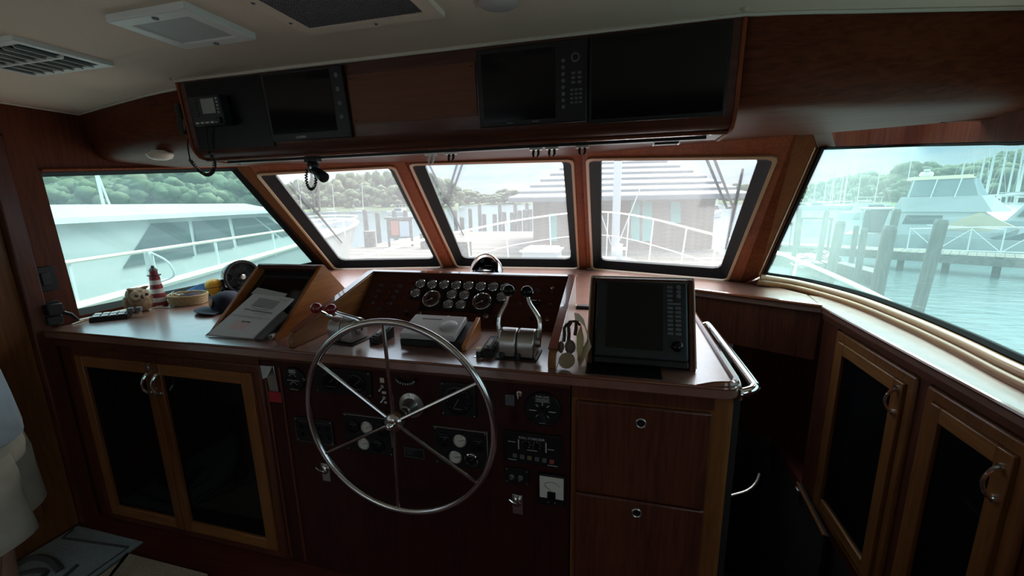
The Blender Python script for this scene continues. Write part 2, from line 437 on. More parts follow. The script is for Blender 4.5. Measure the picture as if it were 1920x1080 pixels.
lw.box(XL - 0.07, XL, -3.0, -2.8, 0, CEIL + 0.03); lw.box(XL - 0.07, XL, -2.8, 1.36, 2.0, CEIL + 0.03)
lw.box(XL - 0.07, XL, -2.8, 0.45, 0, 0.95)
wall_left = struct(lw.build('wall_left', W_WALL, smooth=20))
ga = [p + V((0.0, 0, 0)) for p in gl]
wn = MB().ringloft([chamfer(ga, 0.01), [p + V((0.036, 0, 0)) for p in chamfer(offset_poly(gl, nL, [0.02, 0.03, 0.03, 0.012]), 0.01)], [p - V((0.03, 0, 0)) for p in chamfer(offset_poly(gl, nL, 0.02), 0.01)]])
w1 = struct(wn.build('window_1', M_RUB, smooth=30))
MB().poly([p - V((0.01, 0, 0)) for p in offset_poly(gl, nL, 0.015)]).build('pane', G_SIDE, w1)
b0, b1 = opL[3], opL[2]
MB().tube([b0 + V((0.012, -0.02, -0.028)), b1 + V((0.012, 0.03, -0.028))], 0.014, 8).build('sill_trim', M_TRIM, w1)
t0, t1 = opL[0], opL[1]
MB().tube([t0 + V((0.006, 0, 0.012)), t1 + V((0.006, 0, 0.012))], 0.008, 6).build('head_trim', W_FRAME, w1)
# wooden entrance door and its frame aft of the pillar
d1 = MB().box(XL - 0.05, XL - 0.012, 0.49, 1.29, -0.02, 1.98)
door = struct(d1.build('door_1', W_TEAK, bevel=0.004))
MB().box(XL - 0.012, XL + 0.004, 0.62, 1.17, 1.05, 1.85).build('door_panel', W_TEAK, door, bevel=0.006)
MB().box(XL - 0.012, XL + 0.004, 0.62, 1.17, 0.15, 0.92).build('door_panel', W_TEAK, door, bevel=0.006)
jm = MB().box(XL - 0.07, XL + 0.022, 1.29, 1.36, -0.02, 2.0).box(XL - 0.07, XL + 0.022, 0.45, 0.49, -0.02, 2.0).box(XL - 0.07, XL + 0.022, 0.45, 1.36, 1.98, 2.02)
struct(jm.build('trim_1', W_DARK, bevel=0.006))
# aft glazing of the saloon, unseen behind the camera, added for fill light
w6 = struct(MB().frame(-2.8, 0.45, 0.95, 2.0, 0.05, -0.03, 0.03, M=T(XL - 0.035, 0, 0) @ Rz(90)).build('window_6', W_DARK))
MB().poly([(XL - 0.04, -2.77, 0.98), (XL - 0.04, 0.42, 0.98), (XL - 0.04, 0.42, 1.97), (XL - 0.04, -2.77, 1.97)]).build('pane', G_CLEAR, w6)
bw = MB().box(-2.9, -2.5, -3.08, -3.0, 0, CEIL + 0.03).box(-1.3, 1.5, -3.08, -3.0, 0, CEIL + 0.03).box(-2.5, -1.3, -3.08, -3.0, 2.02, CEIL + 0.03).box(-2.5, -1.3, -3.08, -3.0, 0, 0.1)
struct(bw.build('wall_back', W_DARK))
w7 = struct(MB().frame(-2.5, -1.3, 0.1, 2.02, 0.06, -3.07, -3.01).build('window_7', W_DARK))
MB().poly([(-2.45, -3.04, 0.15), (-1.35, -3.04, 0.15), (-1.35, -3.04, 1.97), (-2.45, -3.04, 1.97)]).build('pane', G_CLEAR, w7)
w8 = struct(MB().frame(-2.8, 0.3, 0.98, 1.95, 0.05, -0.03, 0.03, M=T(1.235, 0, 0) @ Rz(90)).build('window_8', W_DARK))
MB().poly([(1.24, -2.77, 1.0), (1.24, 0.27, 1.0), (1.24, 0.27, 1.92), (1.24, -2.77, 1.92)]).build('pane', G_CLEAR, w8)

# ---- right wall: ruled surface around the long curved window
B = [pz(1427, 515, 1.145)] + [pz(*p, 1.12) for p in ((1500, 527), (1600, 553), (1700, 590), (1800, 633), (1920, 690))] + [V((1.21, 1.2, 1.12)), V((1.20, 0.7, 1.12))]
Tp = [pz(1533, 276, 1.868), pz(1600, 274, 1.876), pz(1700, 270, 1.870), px(1760, 268.5, 1.25), px(1840, 266, 1.245), px(1920, 263, 1.22), V((1.21, 1.2, 1.80)), V((1.20, 0.7, 1.80))]
B[1].x = max(B[1].x, 1.06)
Bs = smooth_path(B, 4); Ts = smooth_path(Tp, 4)
rw = MB()
i0, i1 = edge['45']                                                   # shared with the front wall
SH = V((0.07, 0, 0))
post = [[i0 + V((0, 0, 0)), i1], [Ts[0] + V((-0.012, 0, 0)), Bs[0] + V((-0.012, 0, 0))]]
rows_lo = [[V((p.x, p.y, -0.02)), V((p.x, p.y, 0.6)), V((p.x, p.y, 1.12))] for p in Bs]
rw.slab([[V((i1.x, i1.y, -0.02)), V((i1.x, i1.y, 0.6)), i1]] + rows_lo, SH)
rows_hi = [[Ts[i], V((Ts[i].x, Ts[i].y, 2.02)), V((Ts[i].x, Ts[i].y, CEIL + 0.03))] for i in range(len(Ts))]
rw.slab([[i0, V((i0.x, i0.y, 2.02)), V((i0.x, i0.y, CEIL + 0.03))]] + rows_hi, SH)
struct(MB().slab(post, V((0.05, 0.05, 0))).build('trim_5', W_POST, smooth=0))
rw.box(1.20, 1.27, -2.8, 0.7, 0, 0.98).box(1.20, 1.27, -2.8, 0.7, 1.95, CEIL + 0.03).box(1.20, 1.27, 0.3, 0.7, 0.98, 1.95).box(1.20, 1.27, -3.0, -2.8, 0, CEIL + 0.03)
wall_right = struct(rw.build('wall_right', W_WALL, smooth=30))
# glass, black gasket and sill mouldings
w5m = MB()
w5m.tube([p + V((0.035, 0.0, 0.004)) for p in Bs], 0.018, 6)
w5m.tube([p + V((0.03, 0, -0.004)) for p in Ts], 0.010, 6)
w5m.tube([Ts[0] + V((0.02, 0, 0)), Bs[0] + V((0.02, 0, 0))], 0.012, 6)
w5 = struct(w5m.build('window_5', M_RUB))
MB().grid([[b + V((0.04, 0.005, 0)), b.lerp(t, 0.5) + V((0.04, 0.005, 0)), t + V((0.04, 0.005, 0))] for b, t in zip(Bs, Ts)]).build('pane', G_SIDE, w5)
MB().tube([p + V((-0.006, -0.012, -0.012)) for p in Bs], 0.019, 10).build('sill_trim', M_TRIM, w5)
MB().tube([p + V((-0.024, -0.024, -0.044)) for p in Bs], 0.022, 10).build('sill_moulding', W_TEAKY, w5)
MB().tube([Ts[0] + V((-0.012, -0.004, 0)), Bs[0] + V((-0.012, -0.004, 0))], 0.005, 6).build('post_trim', M_TRIM, w5)

# ---- ceiling, header above the windows
FC = [(-2.80, 1.69), (-2.3, 1.565), (-1.8, 1.468), (-1.2, 1.46), (-0.75, 1.46), (0.0, 1.46), (0.24, 1.43), (0.35, 1.392), (0.66, 1.467), (1.03, 1.562), (1.3, 1.63)]
FCs = smooth_path([(x, y, CEIL) for x, y in FC], 4)
cm = MB().slab([[V((p.x, -3.05, CEIL)) for p in FCs], [V((p.x, -1, CEIL)) for p in FCs], [V((p.x, p.y + 0.03, CEIL)) for p in FCs]], (0, 0, 0.05))
ceiling = struct(cm.build('ceiling', M_VINYL))
prof = [(0.0, 0.0), (0.012, -0.10), (0.03, -0.175), (0.045, -0.203), (0.068, -0.222), (0.10, -0.231), (0.16, -0.235), (0.35, -0.238)]
def head_end(x): return min((d - n.x * x - n.z * 1.90) / n.y for n, d in (inner[2], inner[3], inner[4])) + 0.03
hrows = [[V((p.x, p.y + a, CEIL + b)) for p in FCs] for a, b in prof] + [[V((p.x, head_end(p.x), 1.901)) for p in FCs]]
hd = MB().slab(hrows, (0, 0, 0.03))
struct(hd.build('wall_header', W_HEAD, smooth=60))
pp = [p + V((0, -0.004, -0.004)) for p in FCs if p.x < -1.72] + [V((-1.71, 1.378, CEIL - 0.004)), V((0.312, 1.378, CEIL - 0.004))] + [p + V((0, -0.004, -0.004)) for p in FCs if p.x > 0.34]
struct(MB().tube(pp, 0.006, 6).build('trim_2', M_OFFW))
struct(MB().tube([V((XL + 0.004, -3, CEIL - 0.004)), V((XL + 0.004, 1.69, CEIL - 0.004))], 0.006, 6).build('trim_3', M_OFFW))

# ---- floor with the stair hatch, stairwell
fl = MB().box(-2.83, 0.40, -3.05, 3.5, -0.05, 0).box(0.40, 1.3, -3.05, 1.30, -0.05, 0).box(1.075, 1.3, 1.30, 3.5, -0.05, 0)
struct(fl.build('floor', M_FLOOR))
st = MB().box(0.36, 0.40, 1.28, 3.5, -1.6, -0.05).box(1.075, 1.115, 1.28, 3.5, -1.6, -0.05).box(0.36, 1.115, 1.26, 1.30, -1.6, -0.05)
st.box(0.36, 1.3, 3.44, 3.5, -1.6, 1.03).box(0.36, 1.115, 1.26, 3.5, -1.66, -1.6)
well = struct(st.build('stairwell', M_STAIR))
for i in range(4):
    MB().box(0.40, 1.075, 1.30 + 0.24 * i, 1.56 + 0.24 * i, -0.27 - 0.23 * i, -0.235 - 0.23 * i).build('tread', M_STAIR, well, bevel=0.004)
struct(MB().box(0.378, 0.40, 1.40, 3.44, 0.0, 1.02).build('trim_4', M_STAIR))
# ================================================================== CONSOLE, CABINETS, WORKTOPS
YF = 1.35
e12, e23, e34, e45 = (edge[k][1] for k in ('12', '23', '34', '45'))
corner = []
for i in range(7):
    a = rad(-90 + 90 * i / 6); corner.append((0.325 + 0.06 * math.cos(a), 1.385 + 0.06 * math.sin(a)))
top_pts = [(XL + 0.005, 1.325)] + corner + [(0.385, 2.86), (0.5, 2.81), (1.06, 2.50), (1.10, 2.80), (1.02, 2.98), (e45.x - 0.03, e45.y - 0.06), (e34.x, e34.y - 0.04), (e23.x, e23.y - 0.04), (e12.x + 0.02, e12.y - 0.06)]
wt = thing('dash_worktop', 'broad glossy brown dash worktop running up to the windshield', 'worktop', (-1.0, 2.2, TOPZ - 0.04))
MB().prism([(x, y, TOPZ - 0.04) for x, y in top_pts], (0, 0, 0.04)).build('top', M_TOP, wt, bevel=0.005)
lip = [(XL + 0.005, 1.326, TOPZ - 0.002)] + [(x, y, TOPZ - 0.002) for x, y in [(p[0] * 1.0, p[1]) for p in corner]] + [(0.385, 2.85, TOPZ - 0.002)]
MB().tube(lip, 0.0055, 8).build('edge_bead', M_EDGE, wt)
lip2 = [(0.325 + 0.05 * math.cos(rad(-90 + 15 * i)), 1.385 + 0.05 * math.sin(rad(-90 + 15 * i)), TOPZ + 0.008) for i in range(7)]
MB().tube([(0.24, 1.336, TOPZ - 0.014), (0.30, 1.335, TOPZ + 0.004)] + lip2 + [(0.375, 2.80, TOPZ + 0.008)], 0.011, 8).build('fiddle_rail', M_EDGE, wt)
MB().tube([(0.385, 2.862, TOPZ), (0.5, 2.812, TOPZ), (1.06, 2.502, TOPZ)], 0.012, 8).build('ledge_bead', M_EDGE, wt)
MB().prism([(0.385, 2.87, 0.76), (0.5, 2.82, 0.76), (1.06, 2.515, 0.76), (1.06, 2.545, 0.76), (0.5, 2.85, 0.76), (0.385, 2.90, 0.76)], (0, 0, 0.27)).build('ledge_apron', W_DARK, wt)

# --- port cabinet with two glazed doors
pc = thing('port_cabinet', 'low teak cabinet with two dark glazed doors below the owl and basket', 'cabinet', (-2.06, 1.6, 0))
MB().box(XL + 0.003, -1.475, 1.372, 1.95, 0.0, 1.029).build('body', W_DARK, pc)
MB().box(XL + 0.003, -1.475, 1.346, 1.372, 0.985, 1.029).build('apron', W_X, pc, bevel=0.003)
MB().frame(-2.645, -1.475, 0.0, 0.985, 0.045, 1.348, 1.372).build('face_frame', W_DARK, pc, bevel=0.008)
def glazed_door(parent, x0, x1, z0, z1, hx, M=None, ws=(0.05, 0.05)):
    wl, wr = ws; y0, y1 = 1.340, 1.362
    cross = W_TEAKX if M is None else W_TEAKY
    d = MB().box(x0 + wl - 0.004, x1 - wr + 0.004, y1 - 0.008, y1 - 0.002, z0 + 0.05, z1 - 0.05, M).build('door', M_DARKG, parent)
    d['label'] = 'dark glazed door with teak frame'
    MB().box(x0, x0 + wl, y0, y1, z0, z1, M).build('stile', W_TEAK, d, bevel=0.003)
    MB().box(x1 - wr, x1, y0, y1, z0, z1, M).build('stile', W_TEAK, d, bevel=0.003)
    MB().box(x0 + wl, x1 - wr, y0 + 0.001, y1, z1 - 0.055, z1, M).build('top_rail', cross, d, bevel=0.003)
    MB().box(x0 + wl, x1 - wr, y0 + 0.001, y1, z0, z0 + 0.055, M).build('bottom_rail', cross, d, bevel=0.003)
    return d
def bow_handle(d, hx, zc, h, M=None, mt=None):
    pts = []
    for i in range(13):
        t = i / 12; s = math.sin(math.pi * t)
        pts.append((hx, 1.340 - 0.034 * (s ** 0.6), zc - h / 2 + h * t))
    m = MB().tube(pts, [0.0075 - 0.002 * math.sin(math.pi * i / 12) for i in range(13)], 8, M=M)
    for e in (-1, 1): m.lathe([(0.001, 0.008), (0.011, 0.006), (0.012, 0.0), (0.012, -0.002)], 12, M=(M or Matrix()) @ T(hx, 1.340, zc + e * h / 2) @ Rx(90))
    return m.build('handle', mt or M_CHROME, d)
dl = glazed_door(pc, -2.598, -2.097, 0.045, 0.945, 0, ws=(0.05, 0.048))
dr = glazed_door(pc, -2.093, -1.522, 0.045, 0.945, 0, ws=(0.048, 0.06))
bow_handle(dl, -2.120, 0.845, 0.098); bow_handle(dr, -2.062, 0.845, 0.098)
MB().lathe([(0.001, 0.014), (0.010, 0.012), (0.013, 0.004), (0.013, -0.002)], 14, T(-2.105, 1.340, 0.925) @ Rx(90)).box(-2.125, -2.085, 1.332, 1.340, 0.912, 0.938).build('latch', M_BRUSH, pc)

# --- helm console body and its dark front panel
hc = thing('helm_console', 'dark mahogany helm console front carrying the steering wheel', 'console', (-0.8, 1.6, 0))
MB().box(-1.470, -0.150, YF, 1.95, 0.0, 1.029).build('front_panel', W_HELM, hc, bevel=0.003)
MB().box(-1.470, -0.150, 1.343, YF, 1.012, 1.029).build('apron', W_X, hc, bevel=0.003)
for sx in (-1.458, -1.38):
    MB().box(sx, sx + 0.012, 1.344, 1.351, 0.02, 0.985).build('moulding', W_DARK, hc, bevel=0.002)

# --- drawer unit at the right end
dc = thing('drawer_unit', 'mahogany unit of two deep drawers beneath the radar display', 'drawer unit', (0.11, 1.6, 0))
MB().prism([(-0.145, YF + 0.004, 0.0)] + [(0.338 + 0.04 * math.cos(rad(a)), 1.394 + 0.04 * math.sin(rad(a)), 0.0) for a in (-90, -60, -30, 0)] + [(0.378, 1.95, 0.0), (-0.145, 1.95, 0.0)], (0, 0, 1.029)).build('body', W_TEAK, dc)
MB().box(-0.145, 0.31, 1.347, 1.3545, 0.98, 1.029).build('apron', W_DARK, dc)
for z0, z1, zc in ((0.619, 0.972, 0.916), (0.252, 0.613, 0.571)):
    d = MB().box(-0.128, 0.305, 1.336, 1.3535, z0, z1).build('drawer', W_HELM if False else W_DARK, dc, bevel=0.006)
    p = MB().lathe([(0.018, 0.0), (0.018, 0.004), (0.0155, 0.006), (0.013, 0.004), (0.013, 0.0)], 20, T(0.088, 1.336, zc) @ Rx(90), closed=True).build('ring_pull', M_BRUSH, d)
    MB().lathe([(0.001, 0.0015), (0.0135, 0.0015), (0.0135, -0.004)], 16, T(0.088, 1.3355, zc) @ Rx(90)).build('ring_recess', M_BLACK, d)
MB().box(-0.128, 0.305, 1.340, 1.3535, 0.03, 0.246).build('kick_panel', W_DARK, dc)

# --- grab rail on the console's right edge
gr = thing('grab_rail', 'bright stainless grab rail beside the radar display and stairwell', 'rail', (0.43, 1.74, 1.04))
p0, p1 = V((0.425, 2.09, 1.05)), V((0.437, 1.405, 1.05))
path = [V((0.385, 2.10, 1.04)), V((0.41, 2.10, 1.047)), V((0.428, 2.08, 1.05)), V((0.434, 1.75, 1.052)), V((0.44, 1.44, 1.05)), V((0.436, 1.405, 1.047)), V((0.42, 1.385, 1.043)), V((0.385, 1.375, 1.035))]
MB().tube(smooth_path(path, 5), 0.0155, 12).build('bar', M_CHROME, gr)
for q in (path[0], path[-1]):
    MB().lathe([(0.024, 0), (0.024, 0.006), (0.017, 0.010)], 14, T(q.x, q.y, q.z) @ Ry(90)).build('flange', M_CHROME, gr)

# --- starboard cabinets and counter
sc = thing('starboard_counter', 'narrow brown counter under the long curved starboard window', 'counter', (1.15, 1.0, 1.03))
rb = [(p.x - 0.012, p.y) for p in Bs if p.y < 2.76]
MB().prism([(1.06, 2.49, 1.03), (1.055, -1.0, 1.03), (1.185, -1.0, 1.03)] + [(x, y, 1.03) for x, y in rb[::-1]] + [(1.10, 2.79, 1.03)], (0, 0, 0.04)).build('top', M_TOP, sc, bevel=0.004)
MB().tube([(1.058, 2.49, 1.066), (1.053, -1.0, 1.066)], 0.009, 8).build('edge_bead', M_EDGE, sc)
MB().box(1.062, 1.078, -1.0, 2.485, 1.005, 1.03).build('apron', W_Y, sc)
sb = thing('starboard_cabinet', 'teak cabinet with two narrow dark glazed doors under the starboard counter', 'cabinet', (1.15, 1.7, 0))
MB().box(1.088, 1.19, -1.0, 2.48, 0.0, 1.004).build('body', W_DARK, sb)
MB().box(1.075, 1.088, 2.34, 2.50, -0.6, 1.004).build('corner_post', W_DARK, sb)
# local x -> world y, local y(1.340..) -> world -x : mirrored so the door faces the room
SM = Matrix(((0, 1, 0, 1.078 - 1.362), (1, 0, 0, 0), (0, 0, 1, 0), (0, 0, 0, 1)))
MB().frame(1.74, 2.335, 0.0, 0.99, 0.045, 1.350, 1.372, SM).build('face_frame', W_TEAK, sb, bevel=0.008)
MB().frame(1.272, 1.685, 0.0, 0.99, 0.045, 1.350, 1.372, SM).build('face_frame', W_TEAK, sb, bevel=0.008)
MB().box(1.078, 1.089, 1.683, 1.742, 0.0, 1.004).build('mid_stile', W_DARK, sb)
da = glazed_door(sb, 1.788, 2.288, 0.045, 0.945, 0, SM, ws=(0.06, 0.05))
db = glazed_door(sb, 1.318, 1.640, 0.045, 0.945, 0, SM, ws=(0.055, 0.045))
bow_handle(da, 1.815, 0.865, 0.10, SM); 
bow_handle(db, 1.345, 0.845, 0.10, SM)
# ================================================================== HELM BOX, GAUGES
hb = thing('helm_box', 'raised wooden helm box with sloping brown instrument panel', 'instrument panel', (-0.76, 1.7, TOPZ))
def side_board(x0, x1):
    pr = [(1.362, TOPZ), (1.362, 1.098), (1.375, 1.122), (1.40, 1.137), (1.975, 1.285), (2.03, 1.285), (2.03, TOPZ)]
    return MB().prism([(x0, y, z) for y, z in pr], (x1 - x0, 0, 0))
side_board(-1.327, -1.296).build('side_board', W_TEAKY, hb, bevel=0.004)
side_board(-0.232, -0.203).build('side_board', W_TEAKY, hb, bevel=0.004)
MB().box(-1.296, -0.232, 1.990, 2.03, TOPZ, 1.285).build('back_board', W_X, hb, bevel=0.004)
MB().prism([(-1.296, 1.775, TOPZ), (-1.296, 1.990, 1.285), (-1.296, 1.990, TOPZ)], (1.064, 0, 0)).build('instrument_face', W_PANEL, hb)
cap = [(-1.312, 1.39, 1.141), (-1.312, 1.978, 1.2905), (-1.312, 2.01, 1.2915)]
MB().prism([(-1.329, 1.385, 1.134), (-1.329, 1.975, 1.287), (-1.329, 2.032, 1.287), (-1.329, 2.032, 1.292), (-1.329, 1.973, 1.292), (-1.329, 1.383, 1.139)], (0.035, 0, 0)).build('cap', M_EDGE, hb)
MB().prism([(-0.234, 1.385, 1.134), (-0.234, 1.975, 1.287), (-0.234, 2.032, 1.287), (-0.234, 2.032, 1.292), (-0.234, 1.973, 1.292), (-0.234, 1.383, 1.139)], (0.033, 0, 0)).build('cap', M_EDGE, hb)
MB().box(-1.296, -0.234, 1.978, 2.032, 1.286, 1.292).build('cap', M_EDGE, hb)
S2 = math.sqrt(0.5)
PN = V((0, -S2, S2)); PD = PN.dot(V((0, 1.775, TOPZ)))
def pan(x, y, h=0.0):
    "pixel -> local frame on the instrument face"
    p = on_plane(x, y, PN, PD) + PN * h
    return axes(p, (1, 0, 0), (0, S2, S2))
def c6(cx, cy): return 660 + cx * 0.21875, 470 + cy * 0.2189
def gauge_proto(name, side, rd, big=False):
    g = thing(name, '', 'gauge')
    h = side / 2
    MB().prism([(-h, -h, 0.001), (h, -h, 0.001), (h, h, 0.001), (-h, h, 0.001)], (0, 0, 0.012)).build('body', M_BLACK, g, bevel=0.004, world=False)
    MB().lathe([(rd, 0.012), (rd, 0.018), (rd * 0.94, 0.0195), (rd * 0.88, 0.017), (rd * 0.88, 0.012)], 28, closed=True).build('bezel', M_CHROME, g, world=False)
    MB().lathe([(rd * 0.9, 0.0125), (rd * 0.9, 0.0145), (0.0005, 0.0145)], 24).build('dial', M_DIALD if big else M_DIAL, g, world=False)
    L = rd * 0.72
    a = -150 if big else 20
    MB().box(-L * 0.15, L, -rd * 0.02, rd * 0.02, 0.0146, 0.0156, Rz(a)).lathe([(rd * 0.09, 0.0146), (rd * 0.09, 0.017), (0.0005, 0.017)], 12).build('needle', M_INK if big else M_BLACK, g, world=False)
    tk = MB()
    for i in range(9 if not big else 15):
        aa = -220 + 260 * i / (8 if not big else 14)
        tk.box(rd * 0.68, rd * 0.82, -rd * 0.018, rd * 0.018, 0.0146, 0.0151, Rz(-aa - 180))
    tk.build('scale_marks', M_INK if big else M_GREYD, g, world=False)
    return g
gp = None
rows = {'top row of the instrument panel': [(598, 297), (697, 303), (799, 304), (901, 310), (1006, 313), (1112, 320), (1217, 324), (1322, 331)],
        'pair between the two large dials': [(865, 389), (972, 394)],
        'pair below the middle of the instrument panel': [(834, 472), (940, 476)]}
def put_gauge(M, label, group=None, rot=0):
    global gp
    if gp is None: g = gp = gauge_proto('gauge', 0.0655, 0.0262)
    else: g = copy_tree(gp)
    g.matrix_basis = M
    g['label'] = label
    if group: g['group'] = group
    elif 'group' in g: del g['group']
    return g
put_gauge(pan(*c6(598, 297)), 'small round chrome gauge at the switch end of the top gauge row', None)
for i, p in enumerate(rows['top row of the instrument panel'][1:]):
    put_gauge(pan(*c6(*p)), 'small round chrome-ringed gauge in the top row of the instrument panel' if i < 6 else 'small round gauge at the throttle-lever end of the top gauge row', 'small gauges in the top row' if i < 6 else None)
for p in rows['pair between the two large dials']:
    put_gauge(pan(*c6(*p)), 'small round gauge directly between the two large square dials', 'gauges between the large dials')
for p in rows['pair below the middle of the instrument panel']:
    put_gauge(pan(*c6(*p)), 'small bluish round gauge in the bottom gauge row', 'gauges in the bottom row')
put_gauge(pan(*c6(556, 376)), 'small round gauge beside the large dial nearest the toggle switches')
put_gauge(pan(*c6(1290, 408)), 'small round gauge behind the black throttle knob')
tp = gauge_proto('tachometer', 0.119, 0.048, True)
tp.matrix_basis = pan(*c6(692, 424)); tp['label'] = 'large square black tachometer nearest the toggle switches'
t2 = copy_tree(tp); t2.matrix_basis = pan(*c6(1121, 446)); t2['label'] = 'large square black tachometer beside the throttle levers'
# switches, lamps and small fittings set in the instrument face
for q in [(262, 298), (420, 305), (237, 345), (387, 350), (207, 392), (362, 400), (180, 445), (333, 452), (235, 500), (1440, 458), (1700, 470), (1590, 345)]:
    M = pan(*c6(*q)) @ Matrix.Scale(1.5, 4)
    s = MB().lathe([(0.0065, 0), (0.0065, 0.004), (0.004, 0.006), (0.0005, 0.006)], 8, M).build('toggle_switch', M_GREYD, hb)
    MB().tube([M @ V((0, 0, 0.005)), M @ V((0.003, -0.012, 0.020))], [0.0042, 0.0063], 6).build('lever', M_BLACK, s)
M_LAMP = mat('dim_red_lamp', (0.14, 0.018, 0.02), 0.4)
for q in [(360, 305), (330, 355), (298, 405), (268, 455), (308, 512), (510, 310), (485, 358), (457, 408), (428, 463), (1410, 580)]:
    MB().lathe([(0.006, 0), (0.006, 0.003), (0.0045, 0.006), (0.0005, 0.007)], 8, pan(*c6(*q)) @ Matrix.Scale(1.3, 4)).build('indicator_lamp', M_LAMP, hb)
for q, r, m in [((470, 548), 0.013, M_BLACK), ((1250, 590), 0.012, M_BLACK), ((1540, 590), 0.009, M_BLACK), ((1720, 340), 0.0105, M_CHROME)]:
    MB().lathe([(r * 0.8, 0), (r * 0.8, 0.008), (r, 0.012), (r * 0.95, 0.022), (r * 0.5, 0.027), (0.0005, 0.0275)], 14, pan(*c6(*q))).build('knob', m, hb)
MB().lathe([(0.009, 0), (0.009, 0.004), (0.006, 0.005), (0.005, 0.001), (0.005, 0)], 14, pan(*c6(1675, 590)), closed=True).build('socket_ring', M_CHROME, hb)
Mc = pan(*c6(1580, 462))
MB().lathe([(0.014, -0.02), (0.014, 0.02), (0.0005, 0.02)], 14, Mc @ T(0, 0, 0.015) @ Ry(90)).build('lighter_socket', M_BLACKG, hb)
for q in [(580, 540), (1150, 562)]:
    M = pan(*c6(*q))
    k = MB().lathe([(0.012, 0), (0.012, 0.005), (0.008, 0.009), (0.0005, 0.009)], 14, M).build('ignition_lock', M_BRUSH, hb)
    MB().box(-0.0015, 0.0015, -0.012, 0.012, 0.009, 0.030, M).build('key', M_CHROME, k)
M = pan(*c6(860, 572), 0.004)
MB().tube([M @ V((-0.022, 0.003, 0.002)), M @ V((0.02, -0.003, 0.002))], [0.006, 0.003], 8).build('pull_handle', M_CHROME, hb)

# ================================================================== WEDGE BOX WITH DARK MONITOR (left)
mbx = thing('monitor_box', 'wedge-shaped orange wood box holding a dark monitor screen', 'monitor box', (-1.65, 1.75, TOPZ))
def wedge(x0, x1): return MB().prism([(x0, 1.440, TOPZ), (x0, 1.776, 1.352), (x0, 1.79, 1.352), (x0, 2.065, TOPZ)], (x1 - x0, 0, 0))
wedge(-1.475, -1.455).build('side_board', W_ORANGE, mbx, bevel=0.002)
wedge(-1.848, -1.828).build('side_board', W_ORANGE, mbx, bevel=0.002)
MB().box(-1.828, -1.475, 1.752, 1.792, 1.332, 1.352).build('top_board', W_DARK, mbx, bevel=0.002)
MB().prism([(-1.828, 1.79, 1.345), (-1.828, 2.058, TOPZ), (-1.828, 2.03, TOPZ), (-1.828, 1.772, 1.335)], (0.353, 0, 0)).build('back_board', W_DARK, mbx)
SL = V((0, 0.336, 0.282)).normalized(); MF = axes(V((-1.6515, 1.45, TOPZ + 0.002)) + V((0, SL.z, -SL.y)) * 0.035, (1, 0, 0), SL)
MB().prism([(-0.176, 0.0, -0.005), (0.176, 0.0, -0.005), (0.176, 0.42, -0.005), (-0.176, 0.42, -0.005)], (0, 0, 0.005), MF).build('screen_surround', M_CHAR, mbx)
MB().prism([(-0.135, 0.06, 0), (0.135, 0.06, 0), (0.135, 0.37, 0), (-0.135, 0.37, 0)], (0, 0, 0.004), MF).build('screen', M_BLACKG, mbx)
MB().frame(-0.15, 0.15, 0.045, 0.385, 0.018, 0, 0.008, MF @ Matrix(((1, 0, 0, 0), (0, 0, 1, 0), (0, 1, 0, 0), (0, 0, 0, 1)))).build('screen_frame', M_CHAR, mbx, bevel=0.002)
text('maker_mark', 'RAYTHEON', 0.009, M_INKD, MF @ T(-0.09, 0.402, 0.001), mbx)

# ================================================================== RADAR DISPLAY IN WOODEN BOX (right)
rbx = thing('radar_box', 'upright wooden box around the black radar display', 'radar box', (0.08, 1.5, TOPZ))
RS = V((0, 0.17, 0.287)).normalized()
RF = axes((0.081, 1.437, TOPZ + 0.001), (1, 0, 0), RS)
prf = [(1.437, TOPZ), (1.607, 1.357), (1.66, 1.357), (1.85, TOPZ)]
for x0 in (-0.103, 0.245): MB().prism([(x0, y, z) for y, z in prf], (0.02, 0, 0)).build('side_board', W_DARK, rbx, bevel=0.003)
MB().box(-0.083, 0.245, 1.594, 1.66, 1.336, 1.357).build('top_board', W_DARK, rbx, bevel=0.003)
MB().prism([(-0.083, 1.66, 1.34), (-0.083, 1.845, TOPZ), (-0.083, 1.825, TOPZ), (-0.083, 1.64, 1.34)], (0.328, 0, 0)).build('back_board', W_DARK, rbx)
MB().tube([RF @ V((-0.183, 0.01, 0.002)), RF @ V((-0.183, 0.334, 0.002)), RF @ V((-0.18, 0.337, 0.002)), RF @ V((0.18, 0.337, 0.002)), RF @ V((0.183, 0.334, 0.002)), RF @ V((0.183, 0.01, 0.002))], 0.0035, 6).build('bright_edge', M_TRIM, rbx)
rd = thing('radar_display', 'black radar display with keypad and round control knob', 'radar display', RF @ V((0, 0.02, 0)))
MB().prism([(-0.158, 0.028, -0.06), (0.158, 0.028, -0.06), (0.158, 0.316, -0.06), (-0.158, 0.316, -0.06)], (0, 0, 0.085), RF).build('housing', M_CHAR, rd, bevel=0.008)
MB().prism([(-0.120, 0.06, 0.025), (0.075, 0.06, 0.025), (0.075, 0.305, 0.025), (-0.120, 0.305, 0.025)], (0, 0, 0.002), RF).build('screen', M_BLACKG, rd)
MB().prism([(-0.158, 0.028, 0.0), (0.158, 0.028, 0.0), (0.158, 0.006, 0.0), (-0.158, 0.006, 0.0)], (0, 0, 0.02), RF).build('lower_lip', M_BLACK, rd, bevel=0.004)
keys = [(0.098, 0.292), (0.098, 0.277), (0.098, 0.260), (0.098, 0.243)] + [(x, 0.215 - 0.0155 * i) for i in range(7) for x in (0.099, 0.125)]
for kx, ky in keys:
    MB().box(kx - 0.0095, kx + 0.0095, ky - 0.005, ky + 0.005, 0.025, 0.0285, RF).build('key', M_GREYD, rd, bevel=0.0012)
MB().box(0.0895, 0.1345, 0.2265, 0.2345, 0.025, 0.028, RF).build('key', M_GREYD, rd, bevel=0.0012)
